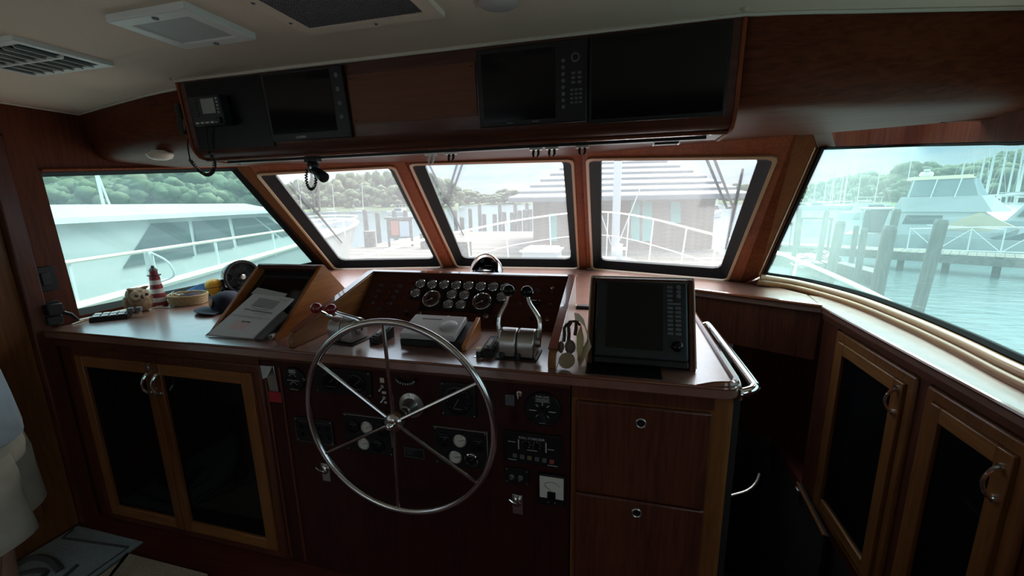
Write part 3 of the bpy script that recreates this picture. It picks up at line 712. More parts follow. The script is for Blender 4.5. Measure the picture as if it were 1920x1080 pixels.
for i in range(3): MB().lathe([(0.0085, 0.025), (0.0080, 0.034), (0.0005, 0.035)], 12, RF @ T(0.127, 0.292 - 0.017 * i, 0)).build('small_knob', M_GREYD, rd)
MB().lathe([(0.019, 0.025), (0.019, 0.030), (0.016, 0.038), (0.009, 0.042), (0.0005, 0.043)], 22, RF @ T(0.122, 0.078, 0)).build('control_knob', M_BLACKG, rd)
tag(MB().box(-0.10, 0.150, 1.352, 1.452, TOPZ + 0.0005, TOPZ + 0.004).build('black_mat', M_BLACKS), 'thin black mat lying in front of the radar display', 'mat')

# ================================================================== STEERING WHEEL
WC = V((-0.765, 1.226, 0.880)); WR = 0.372
sw = thing('steering_wheel', 'large six-spoked stainless steel steering wheel', 'steering wheel', WC)
MB().tube([WC + V((WR * math.cos(2 * math.pi * i / 72), 0, WR * math.sin(2 * math.pi * i / 72))) for i in range(72)], 0.0125, 10, closed=True).build('rim', M_STEEL, sw)
for a in (93, 147, 209, 267, 326, 29):
    d = V((math.cos(rad(a)), 0, math.sin(rad(a))))
    MB().tube([WC + d * 0.03 + V((0, -0.012, 0)), WC + d * (WR - 0.005)], 0.0068, 8).build('spoke', M_STEEL, sw)
HM = T(*WC) @ Rx(90)
MB().lathe([(0.032, -0.03), (0.036, -0.02), (0.036, 0.018), (0.030, 0.026), (0.018, 0.030), (0.018, 0.034), (0.0005, 0.035)], 24, HM).build('hub', M_STEEL, sw)
MB().lathe([(0.017, 0.034), (0.015, 0.048), (0.008, 0.055), (0.0005, 0.056)], 16, HM).build('hub_nut', M_CHROME, sw)
MB().lathe([(0.018, -0.02), (0.018, -0.122)], 14, HM).build('shaft', M_STEEL, sw)
bp = MB().lathe([(0.052, -0.123), (0.052, -0.117), (0.034, -0.110), (0.024, -0.09), (0.022, -0.07), (0.001, -0.07)], 24, HM).build('mounting_flange', M_BRUSH, sw)
for i in range(3):
    a = rad(90 + 120 * i); MB().lathe([(0.006, 0), (0.006, 0.004), (0.0005, 0.006)], 8, T(WC.x + 0.042 * math.cos(a), 1.345, WC.z + 0.042 * math.sin(a)) @ Rx(90)).build('bolt', M_CHROME, sw)

# ================================================================== THROTTLES
def throttle(name, label, cx, cy, w, knob_pts, kmat, Mz=0):
    t = thing(name, label, 'throttle', (cx, cy, TOPZ))
    R0 = 0.055
    M = T(cx, cy, TOPZ) @ Rz(Mz)
    MB().box(-w / 2 - 0.012, w / 2 + 0.012, -0.062, 0.06, 0.0005, 0.006, M).build('base_plate', M_BLACK, t, bevel=0.002)
    for s in (-1, 1):
        prof = []
        x0, x1 = (-w / 2, -0.0025) if s < 0 else (0.0025, w / 2)
        loop = []
        for i in range(17):
            a = rad(-8 + 196 * i / 16); loop.append((0, R0 * math.cos(a), 0.052 + R0 * math.sin(a)))
        loop = [(0, 0.050, 0.006)] + loop + [(0, -0.050, 0.006)]
        MB().prism([(x0, p[1], p[2]) for p in loop], (x1 - x0, 0, 0), M).build('drum', M_BRUSH, t, bevel=0.005)
    for s, kp in zip((-1, 1), knob_pts):
        kp = V(kp); root = M @ V((s * (w / 2 + 0.008), 0.0, 0.055))
        dirv = kp - root
        mid = root + V((0, dirv.y * 0.18, dirv.z * 0.45)) + V((s * 0.004, 0, 0))
        b = MB().lathe([(0.018, -0.008), (0.018, 0.008), (0.0005, 0.008)], 14, T(*root) @ Ry(90)).build('pivot', M_BRUSH, t)
        lv = MB().tube(smooth_path([root, mid, root.lerp(kp, 0.75) + V((0, 0, 0.004)), kp], 5), [0.0105 - 0.00025 * i for i in range(16)], 8).build('lever', M_STEEL, t)
        MB().sphere(kp, 0.0245, 18, 12, (1, 1, 0.95)).build('knob', kmat, lv)
    return t
throttle('engine_throttle', 'twin-drum engine throttle with black knobs on tall levers', -0.362, 1.475, 0.135,
         [py(954, 545, 1.53), py(988, 547, 1.53)], M_BLACKG)
throttle('gear_lever', 'twin-drum gear control with two dark red knobs', -1.135, 1.50, 0.125,
         [py(593, 578, 1.45), py(621, 580, 1.47)], M_RED, -6)
def rocker_box(name, label, M, extra=None):
    t = thing(name, label, 'switch box', M=M)
    MB().prism([(-0.024, -0.055, 0), (-0.024, 0.055, 0), (-0.024, 0.055, 0.052), (-0.024, -0.055, 0.026)], (0.048, 0, 0)).build('case', M_BLACK, t, bevel=0.003, world=False)
    sl = Rx(math.degrees(math.atan2(0.026, 0.11)))
    MB().box(-0.016, 0.016, -0.042, 0.038, 0.0, 0.0035, T(0, 0, 0.0395) @ sl).build('label_plate', M_GREYD, t, world=False)
    MB().box(-0.007, 0.007, -0.026, 0.018, 0.0035, 0.009, T(0, 0, 0.0395) @ sl).build('rocker', M_GREYP, t, world=False)
    return t
rocker_box('trim_tab_switch', 'small black rocker switch box beside the black-knobbed throttle', T(-0.475, 1.475, TOPZ + 0.0005) @ Rz(-5))
rocker_box('trim_tab_switch', 'small black rocker switch box beside the red-knobbed gear control', T(-0.985, 1.525, TOPZ + 0.0005) @ Rz(-8))
for (qx, qy), lab in zip([(898, 668), (942, 670), (971, 673)], ['stubby black push knob standing apart before the rocker switch box', 'stubby black push knob before the throttle drums', 'stubby black push knob before the throttle drums']):
    p = pz(qx, qy + 2, TOPZ)
    k = thing('push_knob', lab, 'knob', p, group='push knobs before the throttle' if 'apart' not in lab else None)
    MB().box(p.x - 0.02, p.x + 0.02, p.y - 0.006, p.y + 0.016, TOPZ + 0.0003, TOPZ + 0.002).build('plate', M_STEEL, k)
    MB().lathe([(0.011, 0.002), (0.0115, 0.02), (0.009, 0.026), (0.0005, 0.027)], 14, T(*p)).build('cap', M_BLACK, k)
tag(MB().box(-0.552, -0.522, 1.50, 1.535, TOPZ + 0.0003, TOPZ + 0.0012).build('paper_note', mat('cream_note', (0.62, 0.55, 0.36), 0.7)), 'small cream paper note on the worktop by the throttle', 'note')
# --- autopilot unit: grey wedge on a black cradle with a wooden chock
ap = thing('autopilot_unit', 'grey wedge-shaped control unit with round dial on a black cradle', 'autopilot', (-0.745, 1.55, TOPZ))
AM = T(-0.745, 1.545, TOPZ + 0.0005) @ Rz(0)
MB().prism([(-0.13, -0.062, 0), (-0.13, 0.10, 0), (-0.13, 0.10, 0.07), (-0.13, -0.062, 0.026)], (0.275, 0, 0), AM).build('cradle', M_BLACK, ap, bevel=0.003)
MB().prism([(0.147, -0.075, 0), (0.147, 0.115, 0), (0.147, 0.115, 0.088), (0.147, -0.075, 0.022)], (0.02, 0, 0), AM).build('wooden_chock', W_ORANGE, ap, bevel=0.003)
sl = AM @ T(0, 0, 0.050) @ Rx(math.degrees(math.atan2(0.044, 0.162)))
MB().box(-0.125, 0.118, -0.072, 0.088, 0.0, 0.026, sl).build('unit', M_GREYP, ap, bevel=0.006, seg=3)
MB().lathe([(0.036, 0.025), (0.036, 0.030), (0.030, 0.034), (0.0005, 0.033)], 26, sl @ T(0.066, 0.008, 0)).build('dial', M_GREYP, ap)
MB().box(-0.075, 0.018, 0.048, 0.056, 0.026, 0.0265, sl).build('print_line', M_GREYD, ap)
# ================================================================== OVERHEAD CONSOLE
oc = thing('overhead_console', 'long mahogany overhead console hanging below the ceiling', 'overhead console', (-0.7, 1.5, 1.84))
OX0, OX1 = -1.70, 0.305
opf = [(1.384, 2.134), (1.404, 1.895), (1.412, 1.872), (1.43, 1.855), (1.46, 1.846), (1.62, 1.843), (1.62, 2.134)]
MB().prism([(OX0, y, z) for y, z in opf], (OX1 - OX0, 0, 0)).build('body', W_X, oc, smooth=35)
for x0 in (OX0 - 0.012, OX1):
    MB().prism([(x0, y + (-0.006 if y < 1.45 else 0), z - (0.006 if z < 1.86 else 0)) for y, z in opf], (0.012, 0, 0)).build('end_board', W_FRAME, oc, bevel=0.003)
MB().tube([(OX0, 1.455, 1.8435), (OX1, 1.455, 1.8435)], 0.006, 8).build('bottom_bead', M_EDGE, oc)
MB().box(-1.62, 0.25, 1.475, 1.505, 1.830, 1.843).build('track', M_BLACK, oc)
OU = V((0, -0.020, 0.239)).normalized()
ON = V((1, 0, 0)).cross(OU); OD = ON.dot(V((0, 1.384, 2.134)))
OF = axes((0, 1.404, 1.895), (1, 0, 0), OU)
OFi = OF.inverted()
def ov(x, y): p = OFi @ on_plane(x, y, ON, OD); return p.x, p.y
def ov_rect(p_tl, p_br): (a, b), (c, d) = ov(*p_tl), ov(*p_br); return a, c, d, b
bx0, bx1, bz0, bz1 = -0.944, -0.472, 0.037, 0.198
bpn = MB().box(bx0, bx1, bz0, bz1, 0.0, 0.004, OF).build('blanking_panel', W_BLANK, oc)
for q in ((bx0 + .012, bz0 + .012), (bx1 - .012, bz0 + .012), (bx0 + .012, bz1 - .012), (bx1 - .012, bz1 - .012)):
    MB().lathe([(0.003, 0.004), (0.003, 0.0052), (0.0003, 0.0055)], 8, OF @ T(q[0], q[1], 0)).build('screw', M_BLACK, bpn)
def display(name, label, x0, x1, z0, z1, sx, h=0.012):
    t = thing(name, label, 'display', M=OF @ T((x0 + x1) / 2, z0, 0))
    MB().box(x0, x1, z0, z1, 0.0003, h, OF).build('housing', M_BLACK, t, bevel=0.004)
    MB().box(sx[0], sx[1], sx[2], sx[3], h, h + 0.0012, OF).build('screen', M_BLACKG, t)
    return t
# left: black mounting board with radio and chart display
lb = MB().box(-1.668, -1.300, -0.018, 0.232, 0.0003, 0.006, OF).build('mounting_board', M_BLACKS, oc)
d1 = display('chart_display', 'black chart display next to the radio under the ceiling', -1.298, -0.952, -0.006, 0.232, (-1.285, -1.005, 0.02, 0.222), 0.016)
text('maker_mark', 'GARMIN', 0.012, M_GREYP, OF @ T(-1.165, 0.006, 0.0165), d1)
for i in range(4): MB().lathe([(0.009, 0.016), (0.008, 0.019), (0.0005, 0.0195)], 12, OF @ T(-0.978, 0.20 - 0.045 * i, 0)).build('key', M_GREYD, d1)
vr = thing('marine_radio', 'small black radio with a pale grey screen in the overhead console', 'radio', M=OF @ T(-1.53, 0.07, 0.006))
MB().box(-1.615, -1.468, 0.066, 0.172, 0.0065, 0.05, OF).build('case', M_CHAR, vr, bevel=0.006)
MB().box(-1.556, -1.494, 0.108, 0.160, 0.05, 0.0515, OF).build('screen', mat('lcd_grey', (0.26, 0.27, 0.25), 0.35), vr)
for i in range(7): MB().box(-1.612, -1.575, 0.100 + 0.0095 * i, 0.104 + 0.0095 * i, 0.05, 0.052, OF).build('speaker_slat', M_BLACK, vr)
for i in range(5): MB().lathe([(0.0035, 0.05), (0.003, 0.053), (0.0004, 0.0535)], 8, OF @ T(-1.481, 0.158 - 0.012 * i, 0)).build('button', M_GREYP, vr)
for i in range(5): MB().box(-1.60 + 0.024 * i, -1.585 + 0.024 * i, 0.074, 0.080, 0.05, 0.0525, OF).build('button', M_GREYP, vr)
MB().lathe([(0.011, 0.05), (0.010, 0.064), (0.0005, 0.065)], 16, OF @ T(-1.48, 0.082, 0)).build('knob', M_BLACK, vr)
# right: keypad plotter and wide dark screen
kp_ = display('chart_plotter', 'black chart plotter with a keypad strip beside its screen overhead', -0.462, -0.112, -0.004, 0.228, (-0.445, -0.210, 0.012, 0.212), 0.018)
for i in range(8): MB().lathe([(0.006, 0.018), (0.0055, 0.0195), (0.0004, 0.02)], 8, OF @ T(-0.185, 0.172 - 0.0185 * i, 0)).build('key', M_GREYD, kp_)
for i in range(4):
    for j in range(3): MB().box(-0.1635 + 0.0135 * j, -0.1545 + 0.0135 * j, 0.050 + 0.012 * i, 0.056 + 0.012 * i, 0.018, 0.0195, OF).build('key', M_GREYD, kp_)
for i in range(3):
    for j in range(2): MB().box(-0.160 + 0.019 * j, -0.149 + 0.019 * j, 0.106 + 0.013 * i, 0.113 + 0.013 * i, 0.018, 0.0195, OF).build('key', M_GREYD, kp_)
MB().lathe([(0.013, 0.018), (0.013, 0.020), (0.009, 0.021), (0.009, 0.018)], 16, OF @ T(-0.148, 0.178, 0), closed=True).build('cursor_ring', M_GREYD, kp_)
for xx in (-0.37, -0.285): MB().box(xx, xx + 0.022, 0.0045, 0.0075, 0.018, 0.0183, OF).build('print_line', M_INKD, kp_)
d3 = display('wide_screen', 'wide glossy black flat screen beside the keypad plotter in the overhead console', -0.109, 0.281, -0.012, 0.232, (-0.099, 0.272, 0.0, 0.224), 0.012)

# fittings under the overhead console
def hook_clip(x, y, lab, m1, grp=None, big=False):
    p = py(x, y, 1.49)
    t = thing('hook_clip', lab, 'clip', (p.x, 1.49, 1.81), group=grp)
    MB().box(p.x - 0.022, p.x + 0.022, 1.478, 1.502, 1.823, 1.830).build('bracket', M_BRUSH, t)
    for s in (-0.008, 0.008):
        MB().tube([(p.x + s, 1.49, 1.824), (p.x + s * 1.2, 1.486, 1.808), (p.x + s * 0.8, 1.48, 1.800 if not big else 1.792)], [0.005, 0.0045, 0.003], 6).build('prong', m1, t)
hook_clip(808, 287, 'white-pronged clip hanging under the wooden blanking panel', M_WHITE, None, True)
hook_clip(846, 285, 'small black clip under the overhead console beside the white-pronged clip', M_BLACK)
hook_clip(1005, 275, 'small black double clip under the chart plotter', M_BLACK, 'black clips under the plotter')
hook_clip(1035, 273, 'small black double clip under the chart plotter', M_BLACK, 'black clips under the plotter')
hook_clip(1092, 268, 'tiny clip under the wide black screen', M_BLACK)
sp = thing('sensor_box', 'small black box with bright corners under the wide overhead screen', 'sensor', (0.136, 1.53, 1.825))
MB().box(0.10, 0.172, 1.508, 1.545, 1.824, 1.8425).build('case', M_BLACK, sp, bevel=0.004)
for s in (0.094, 0.172): MB().box(s, s + 0.006, 1.507, 1.546, 1.823, 1.8425).build('end_cap', M_STEEL, sp, bevel=0.003)
# microphone with coiled cord at the left end
hm = thing('radio_handset', 'black radio microphone clipped to the radio end of the overhead console', 'microphone', (-1.745, 1.42, 1.95))
MB().prism([(-1.758, 1.395, 1.955), (-1.758, 1.395, 2.055), (-1.751, 1.395, 2.065), (-1.731, 1.395, 2.06), (-1.729, 1.395, 1.955), (-1.738, 1.395, 1.938)], (0, 0.05, 0)).build('case', M_BLACK, hm, bevel=0.006)
MB().box(-1.729, -1.727, 1.40, 1.44, 1.96, 2.0).build('clip', M_BRUSH, hm)
cp = [py(355, 275, 1.41), py(357, 300, 1.41), py(372, 318, 1.40), py(388, 328, 1.39), py(400, 320, 1.39), py(402, 300, 1.388), py(392, 285, 1.386)]
MB().tube(smooth_path([V((-1.725, 1.42, 1.94)), py(352, 268, 1.41), py(356, 298, 1.41)], 5), 0.0028, 6).build('cord', M_BLACK, hm)
coil(cp[1:], 0.0052, 26, 0.0030, 5).build('coiled_cord', M_BLACK, hm)
MB().tube(smooth_path([py(392, 287, 1.386), py(388, 262, 1.382), py(386, 230, 1.37)], 5), 0.0028, 6).build('cord_end', M_BLACK, hm)
# black lamp / microphone hanging at window 2
lm = thing('hanging_microphone', 'black microphone hanging with a short coil from the overhead console track', 'microphone', py(583, 300, 1.47))
q = lambda x, y, d=1.47: py(x, y, d)
MB().box(q(573, 290).x, q(596, 290).x, 1.455, 1.49, q(583, 305).z, 1.832).build('bracket', M_BLACK, lm, bevel=0.003)
MB().sphere(q(587, 312), 0.024, 12, 8, (1, 0.9, 1.25)).build('body', M_BLACK, lm)
a, b = q(588, 318), q(608, 333, 1.44)
MB().tube([a, a.lerp(b, 0.5), b, b + (b - a).normalized() * 0.006], [0.014, 0.020, 0.021, 0.014], 14).build('head', M_BLACK, lm)
lp = [q(577, 315), q(574, 330), q(577, 348), q(584, 355), q(591, 346), q(592, 330), q(588, 322)]
coil(lp, 0.004, 22, 0.0028, 5).build('coiled_cord', M_BLACK, lm)
MB().lathe([(0.006, 0), (0.006, 0.004), (0.0005, 0.005)], 10, T(*q(583, 314, 1.445)) @ Rx(90)).build('screw', M_BRUSH, lm)

# ================================================================== CEILING FITTINGS
dl_ = thing('dome_light', 'small round cream dome light under the wooden header', 'light', (-2.10, 1.575, 1.892))
pdl = pz(300, 292, 1.895)
dl_.location = (pdl.x, pdl.y, 1.88)
MB().lathe([(0.052, 0.012), (0.054, 0.004), (0.045, -0.012), (0.025, -0.020), (0.0005, -0.022)], 24, T(pdl.x, pdl.y, 1.896)).build('lens', M_OFFW, dl_)
MB().lathe([(0.036, 0.022), (0.036, 0.010)], 20, T(pdl.x, pdl.y, 1.896)).build('base', M_OFFW, dl_)
hl = thing('ceiling_light', 'rectangular white ceiling light with a grey frosted panel', 'light', (-1.17, 1.0, CEIL - 0.02))
MB().frame(-1.305, -1.040, 0.895, 1.105, 0.038, -0.012, 0.012, T(0, 0, CEIL - 0.006) @ Matrix(((1, 0, 0, 0), (0, 0, 1, 0), (0, -1, 0, 0), (0, 0, 0, 1)))).build('frame', M_WHITE, hl, bevel=0.004)
MB().box(-1.268, -1.077, 0.932, 1.068, CEIL - 0.014, CEIL + 0.001).build('frosted_panel', mat('frosted_grey', (0.42, 0.46, 0.45), 0.5), hl)
for q2 in ((-1.17, 1.088), (-1.16, 0.912)): MB().lathe([(0.008, 0), (0.007, -0.003), (0.0005, -0.004)], 12, T(q2[0], q2[1], CEIL - 0.018)).build('catch', M_GREYD, hl)
ag = thing('air_grille', 'large ceiling grille of dark grey mesh in a beige frame', 'grille', (-0.68, 1.0, CEIL - 0.02))
FM = Matrix(((1, 0, 0, 0), (0, 0, 1, 0), (0, -1, 0, 0), (0, 0, 0, 1)))
MB().frame(-0.895, -0.465, 0.72, 1.142, 0.045, -0.008, 0.008, T(0, 0, CEIL - 0.004) @ FM).build('frame', M_VINYL, ag, bevel=0.004)
MB().box(-0.852, -0.508, 0.763, 1.099, CEIL - 0.006, CEIL + 0.003).build('backing', M_BLACK, ag)
ms = MB()
for i in range(43): ms.box(-0.852 + 0.008 * i, -0.849 + 0.008 * i, 0.763, 1.099, CEIL - 0.010, CEIL - 0.007)
for i in range(42): ms.box(-0.852, -0.508, 0.763 + 0.008 * i, 0.766 + 0.008 * i, CEIL - 0.0105, CEIL - 0.0075)
mo = ms.build('mesh', M_GREYD, ag); mo['kind'] = 'stuff'
for sx, sy in ((-0.873, 0.93), (-0.873, 1.05), (-0.66, 1.121)): MB().lathe([(0.005, 0), (0.004, -0.002), (0.0004, -0.003)], 8, T(sx, sy, CEIL - 0.012)).build('screw', M_GREYD, ag)
av = thing('air_vent', 'white ceiling air vent with angled louvres nearest the wooden entrance door', 'vent', (-1.9, 1.02, CEIL - 0.02))
MB().frame(-2.09, -1.695, 0.91, 1.165, 0.03, -0.009, 0.009, T(0, 0, CEIL - 0.004) @ FM).build('frame', M_WHITE, av, bevel=0.004)
MB().box(-2.06, -1.725, 0.94, 1.135, CEIL - 0.003, CEIL + 0.004).build('duct', M_BLACK, av)
for i in range(7):
    x = -2.05 + 0.048 * i
    MB().box(-0.02, 0.02, 0.94, 1.135, -0.001, 0.001, T(x, 0, CEIL - 0.008) @ Ry(38)).build('louvre', M_WHITE, av)
tag(MB().box(-2.062, -1.723, 1.034, 1.041, CEIL - 0.021, CEIL - 0.012).build('divider', M_WHITE, av), None, None)
for q3 in ((323, 150), (1395, 22)):
    p = pz(*q3, CEIL - 0.004)
    tag(MB().lathe([(0.008, 0.003), (0.008, -0.002), (0.004, -0.005), (0.0004, -0.006)], 12, T(p.x, p.y - 0.012, CEIL - 0.004)).build('ceiling_stud', M_OFFW), 'small cream stud in the ceiling at the end of the overhead console', 'stud', 'ceiling studs')
pu = pz(935, -1, CEIL)
tag(MB().lathe([(0.05, 0.003), (0.05, -0.006), (0.03, -0.012), (0.0005, -0.013)], 20, T(pu.x, pu.y, CEIL - 0.003)).build('ceiling_button', M_GREYP), 'round grey fitting in the ceiling above the overhead console', 'fitting')

# ================================================================== INSTRUMENTS ON THE HELM FRONT
YP = YF - 0.0005
FRM = axes((0, YP, 0), (1, 0, 0), (0, 0, 1))            # local x right, y up, z towards the room
def fpx(x, y): p = py(x, y, YF); return p.x, p.z
def plate(name, label, cat, x0, x1, z0, z1, m=None, h=0.008, screws=True):
    t = thing(name, label, cat, M=FRM @ T((x0 + x1) / 2, z0, 0))
    MB().box(x0, x1, z0, z1, 0.0, h, FRM).build('plate', m or M_BLACK, t, bevel=0.002)
    if screws:
        for a in (x0 + 0.008, x1 - 0.008):
            for b in (z0 + 0.008, z1 - 0.008): MB().lathe([(0.003, h), (0.0028, h + 0.0015), (0.0003, h + 0.002)], 8, FRM @ T(a, b, 0)).build('screw', M_BRUSH, t)
    return t
def round_dial(t, x, z, r, face, h=0.008, bez=None, marks=True, ang=40, ink=None):
    d = MB().lathe([(r, h), (r, h + 0.006), (r * 0.88, h + 0.008), (r * 0.86, h + 0.005), (r * 0.86, h)], 24, FRM @ T(x, z, 0), closed=True).build('gauge', bez or M_BLACK, t)
    MB().lathe([(r * 0.87, h + 0.001), (r * 0.87, h + 0.004), (0.0005, h + 0.004)], 22, FRM @ T(x, z, 0)).build('dial', face, d)
    MB().box(-r * 0.15, r * 0.65, -r * 0.03, r * 0.03, h + 0.0042, h + 0.0052, FRM @ T(x, z, 0) @ Rz(ang)).build('needle', M_BLACK if face is M_DIALW else M_INKD, d)
    if marks:
        tk = MB()
        for i in range(9): tk.box(r * 0.66, r * 0.8, -r * 0.02, r * 0.02, h + 0.0041, h + 0.0045, FRM @ T(x, z, 0) @ Rz(-40 + 260 * i / 8))
        tk.build('scale_marks', ink or (M_GREYD if face is M_DIALW else M_INKD), d)
    return d
# two-dial engine panel top left
t = plate('engine_dial_panel', 'black panel with two dark round dials next to the two toggle switches', 'panel', -1.195, -0.935, 0.895, 1.003)
round_dial(t, -1.118, 0.948, 0.040, M_BLACKS); round_dial(t, -1.000, 0.950, 0.040, M_BLACKS)
for xx in (-1.118, -1.000): MB().box(xx - 0.02, xx + 0.02, 0.925, 0.928, 0.0125, 0.0130, FRM).build('print_line', M_INKD, t)
# red label plate and horn-shaped alarm cover
x, z = fpx(518, 744)
tag(MB().box(x - 0.042, x + 0.042, z - 0.024, z + 0.024, 0.0, 0.003, FRM).build('label_plate', M_REDT, bevel=0.001), 'small red label plate below the grey keypad cover', 'label')
t = thing('switch_cover', 'flared grey metal switch cover above the red label plate', 'switch cover', M=FRM @ T(-1.427, 0.90, 0))
MB().prism([(-1.458, 0.985, 0), (-1.398, 0.990, 0), (-1.395, 0.955, 0), (-1.390, 0.872, 0), (-1.436, 0.872, 0), (-1.444, 0.955, 0)], (0, 0, 0.006), FRM).build('plate', M_BRUSH, t, bevel=0.002)
MB().prism([(-1.462, 0.988, 0.006), (-1.398, 0.990, 0.006), (-1.408, 0.950, 0.030), (-1.428, 0.942, 0.034), (-1.446, 0.960, 0.020)], (0, 0, 0.004), FRM).build('hood', M_BRUSH, t)
# round black selector left
def round_panel(name, label, x, z, r):
    t = thing(name, label, 'selector', M=FRM @ T(x, z - r, 0))
    MB().lathe([(r, 0), (r, 0.006), (r * 0.95, 0.010), (0.0005, 0.010)], 28, FRM @ T(x, z, 0)).build('plate', M_BLACK, t)
    return t
t = round_panel('twin_selector', 'round black selector plate with two small dials beside the grey switch cover', -1.302, 0.939, 0.055)
for dz in (0.012, -0.026):
    tk = MB()
    for i in range(5): tk.box(0.012, 0.019, -0.001, 0.001, 0.010, 0.0106, FRM @ T(-1.302, 0.939 + dz, 0) @ Rz(20 + 35 * i))
    tk.build('scale_marks', M_INK, t)
    MB().lathe([(0.008, 0.010), (0.007, 0.018), (0.0005, 0.019)], 12, FRM @ T(-1.302, 0.939 + dz - 0.004, 0)).build('knob', M_BLACK, t)
for dz, w in ((0.042, 0.018), (0.037, 0.015), (0.032, 0.018), (-0.004, 0.03), (-0.044, 0.02)): MB().box(-1.302 - w, -1.302 + w, 0.938 + dz, 0.940 + dz, 0.010, 0.0104, FRM).build('print_line', M_INK, t)
MB().lathe([(0.006, 0.010), (0.006, 0.018), (0.0005, 0.019)], 10, FRM @ T(-1.247, 0.945, -0.008)).build('chrome_button', M_CHROME, t)
# large round selector right
t = round_panel('pump_selector', 'round black selector plate with radiating white marks and pointer knob', -0.247, 0.923, 0.066)
tk = MB()
for a in (90, 45, 135, 180, 0, -45, 225): tk.box(0.022, 0.034 if a not in (0, 180) else 0.048, -0.0013, 0.0013, 0.010, 0.0106, FRM @ T(-0.247, 0.918, 0) @ Rz(a))
tk.build('scale_marks', M_INK, t)
MB().lathe([(0.016, 0.010), (0.014, 0.024), (0.0005, 0.025)], 18, FRM @ T(-0.247, 0.918, 0)).build('knob', M_BLACK, t)
MB().box(-0.006, 0.034, -0.006, 0.006, 0.022, 0.030, FRM @ T(-0.247, 0.918, 0) @ Rz(-68)).build('pointer', M_CHAR, t)
text('lettering', 'PUR-LINE', 0.0115, M_INK, FRM @ T(-0.247, 0.972, 0.0104), t)
for dz, w in ((0.041, 0.026), (0.036, 0.022), (0.031, 0.026), (-0.052, 0.012)): MB().box(-0.247 - w, -0.247 + w, 0.922 + dz, 0.9235 + dz, 0.010, 0.0104, FRM).build('print_line', M_INK, t)
# breaker panel
t = plate('breaker_panel', 'black switch panel of small rockers beside a five-dial engine panel', 'panel', -1.325, -1.140, 0.655, 0.765)
for i in range(4):
    for j in range(2): MB().box(-1.302 + 0.042 * i, -1.284 + 0.042 * i, 0.682 + 0.034 * j, 0.700 + 0.034 * j, 0.008, 0.013, FRM).build('rocker', M_BLACKS, t, bevel=0.001)
for i in range(2): MB().box(-1.308 + 0.09 * i, -1.245 + 0.09 * i, 0.750, 0.752, 0.008, 0.0085, FRM).build('print_line', M_INKD, t)
MB().frame(-1.325, -1.140, 0.655, 0.765, 0.0015, -0.009, -0.0075, axes((0, YP, 0), (1, 0, 0), (0, 1, 0))).build('edge_line', M_GREYD, t)
# two five-dial engine panels
def five(label, x0, x1, z0, z1, lit):
    t = plate('engine_gauge_panel', label, 'panel', x0, x1, z0, z1)
    w = x1 - x0; h = z1 - z0
    MB().box(x0, x1, z1 - 0.002, z1 + 0.001, 0.0, 0.011, FRM).build('bright_top_edge', M_BRUSH, t)
    MB().box(x1 - 0.001, x1 + 0.0015, z0 + h * 0.25, z1, 0.0, 0.011, FRM).build('bright_side_edge', M_BRUSH, t)
    round_dial(t, x0 + w * 0.20, z0 + h * 0.68, 0.028, M_BLACKS)
    round_dial(t, x0 + w * 0.50, z0 + h * 0.70, 0.0275, M_DIALW, bez=M_BRUSH, ang=20)
    round_dial(t, x0 + w * 0.83, z0 + h * 0.68, 0.028, M_BLACKS)
    round_dial(t, x0 + w * 0.40, z0 + h * 0.25, 0.0275, M_DIALW, bez=M_BRUSH, ang=15)
    round_dial(t, x0 + w * 0.70, z0 + h * 0.24, 0.0275, M_BLACKS, bez=M_CHROME if lit else M_BLACK)
    for u, v in ((0.20, 0.74), (0.83, 0.74), (0.70, 0.32)): MB().box(x0 + w * u - 0.014, x0 + w * u + 0.014, z0 + h * v, z0 + h * v + 0.003, 0.0125, 0.013, FRM).build('print_line', M_INKD, t)
    return t
five('five-dial engine panel beside the small rocker switch panel', -1.078, -0.862, 0.645, 0.812, False)
five('five-dial engine panel below the single large dark dial', -0.676, -0.458, 0.645, 0.806, True)
# compass repeater
t = plate('rudder_indicator', 'square black panel with one large dark dial above an engine panel', 'panel', -0.638, -0.497, 0.858, 0.993)
round_dial(t, -0.568, 0.924, 0.058, M_BLACKS, ang=-120)
MB().box(-0.585, -0.552, 0.888, 0.892, 0.0125, 0.013, FRM).build('print_line', M_INKD, t)
# inclinometer
t = thing('inclinometer', 'curved black tube level above the wheel hub', 'inclinometer', M=FRM @ T(-0.78, 0.96, 0))
arc = [(-0.78 + 0.045 * math.cos(rad(200 + 14 * i)), 1.000 + 0.030 * math.sin(rad(200 + 14 * i)), 0.006) for i in range(11)]
MB().tube([FRM @ V(p) for p in arc], 0.008, 8).build('tube', M_BLACK, t)
tk = MB()
for i in range(1, 10, 1):
    a = rad(200 + 14 * i); tk.box(-0.0015, 0.0015, -0.003, 0.003, 0.0135, 0.0145, FRM @ T(-0.78 + 0.045 * math.cos(a), 1.000 + 0.030 * math.sin(a), 0))
tk.build('scale_marks', M_INK, t)
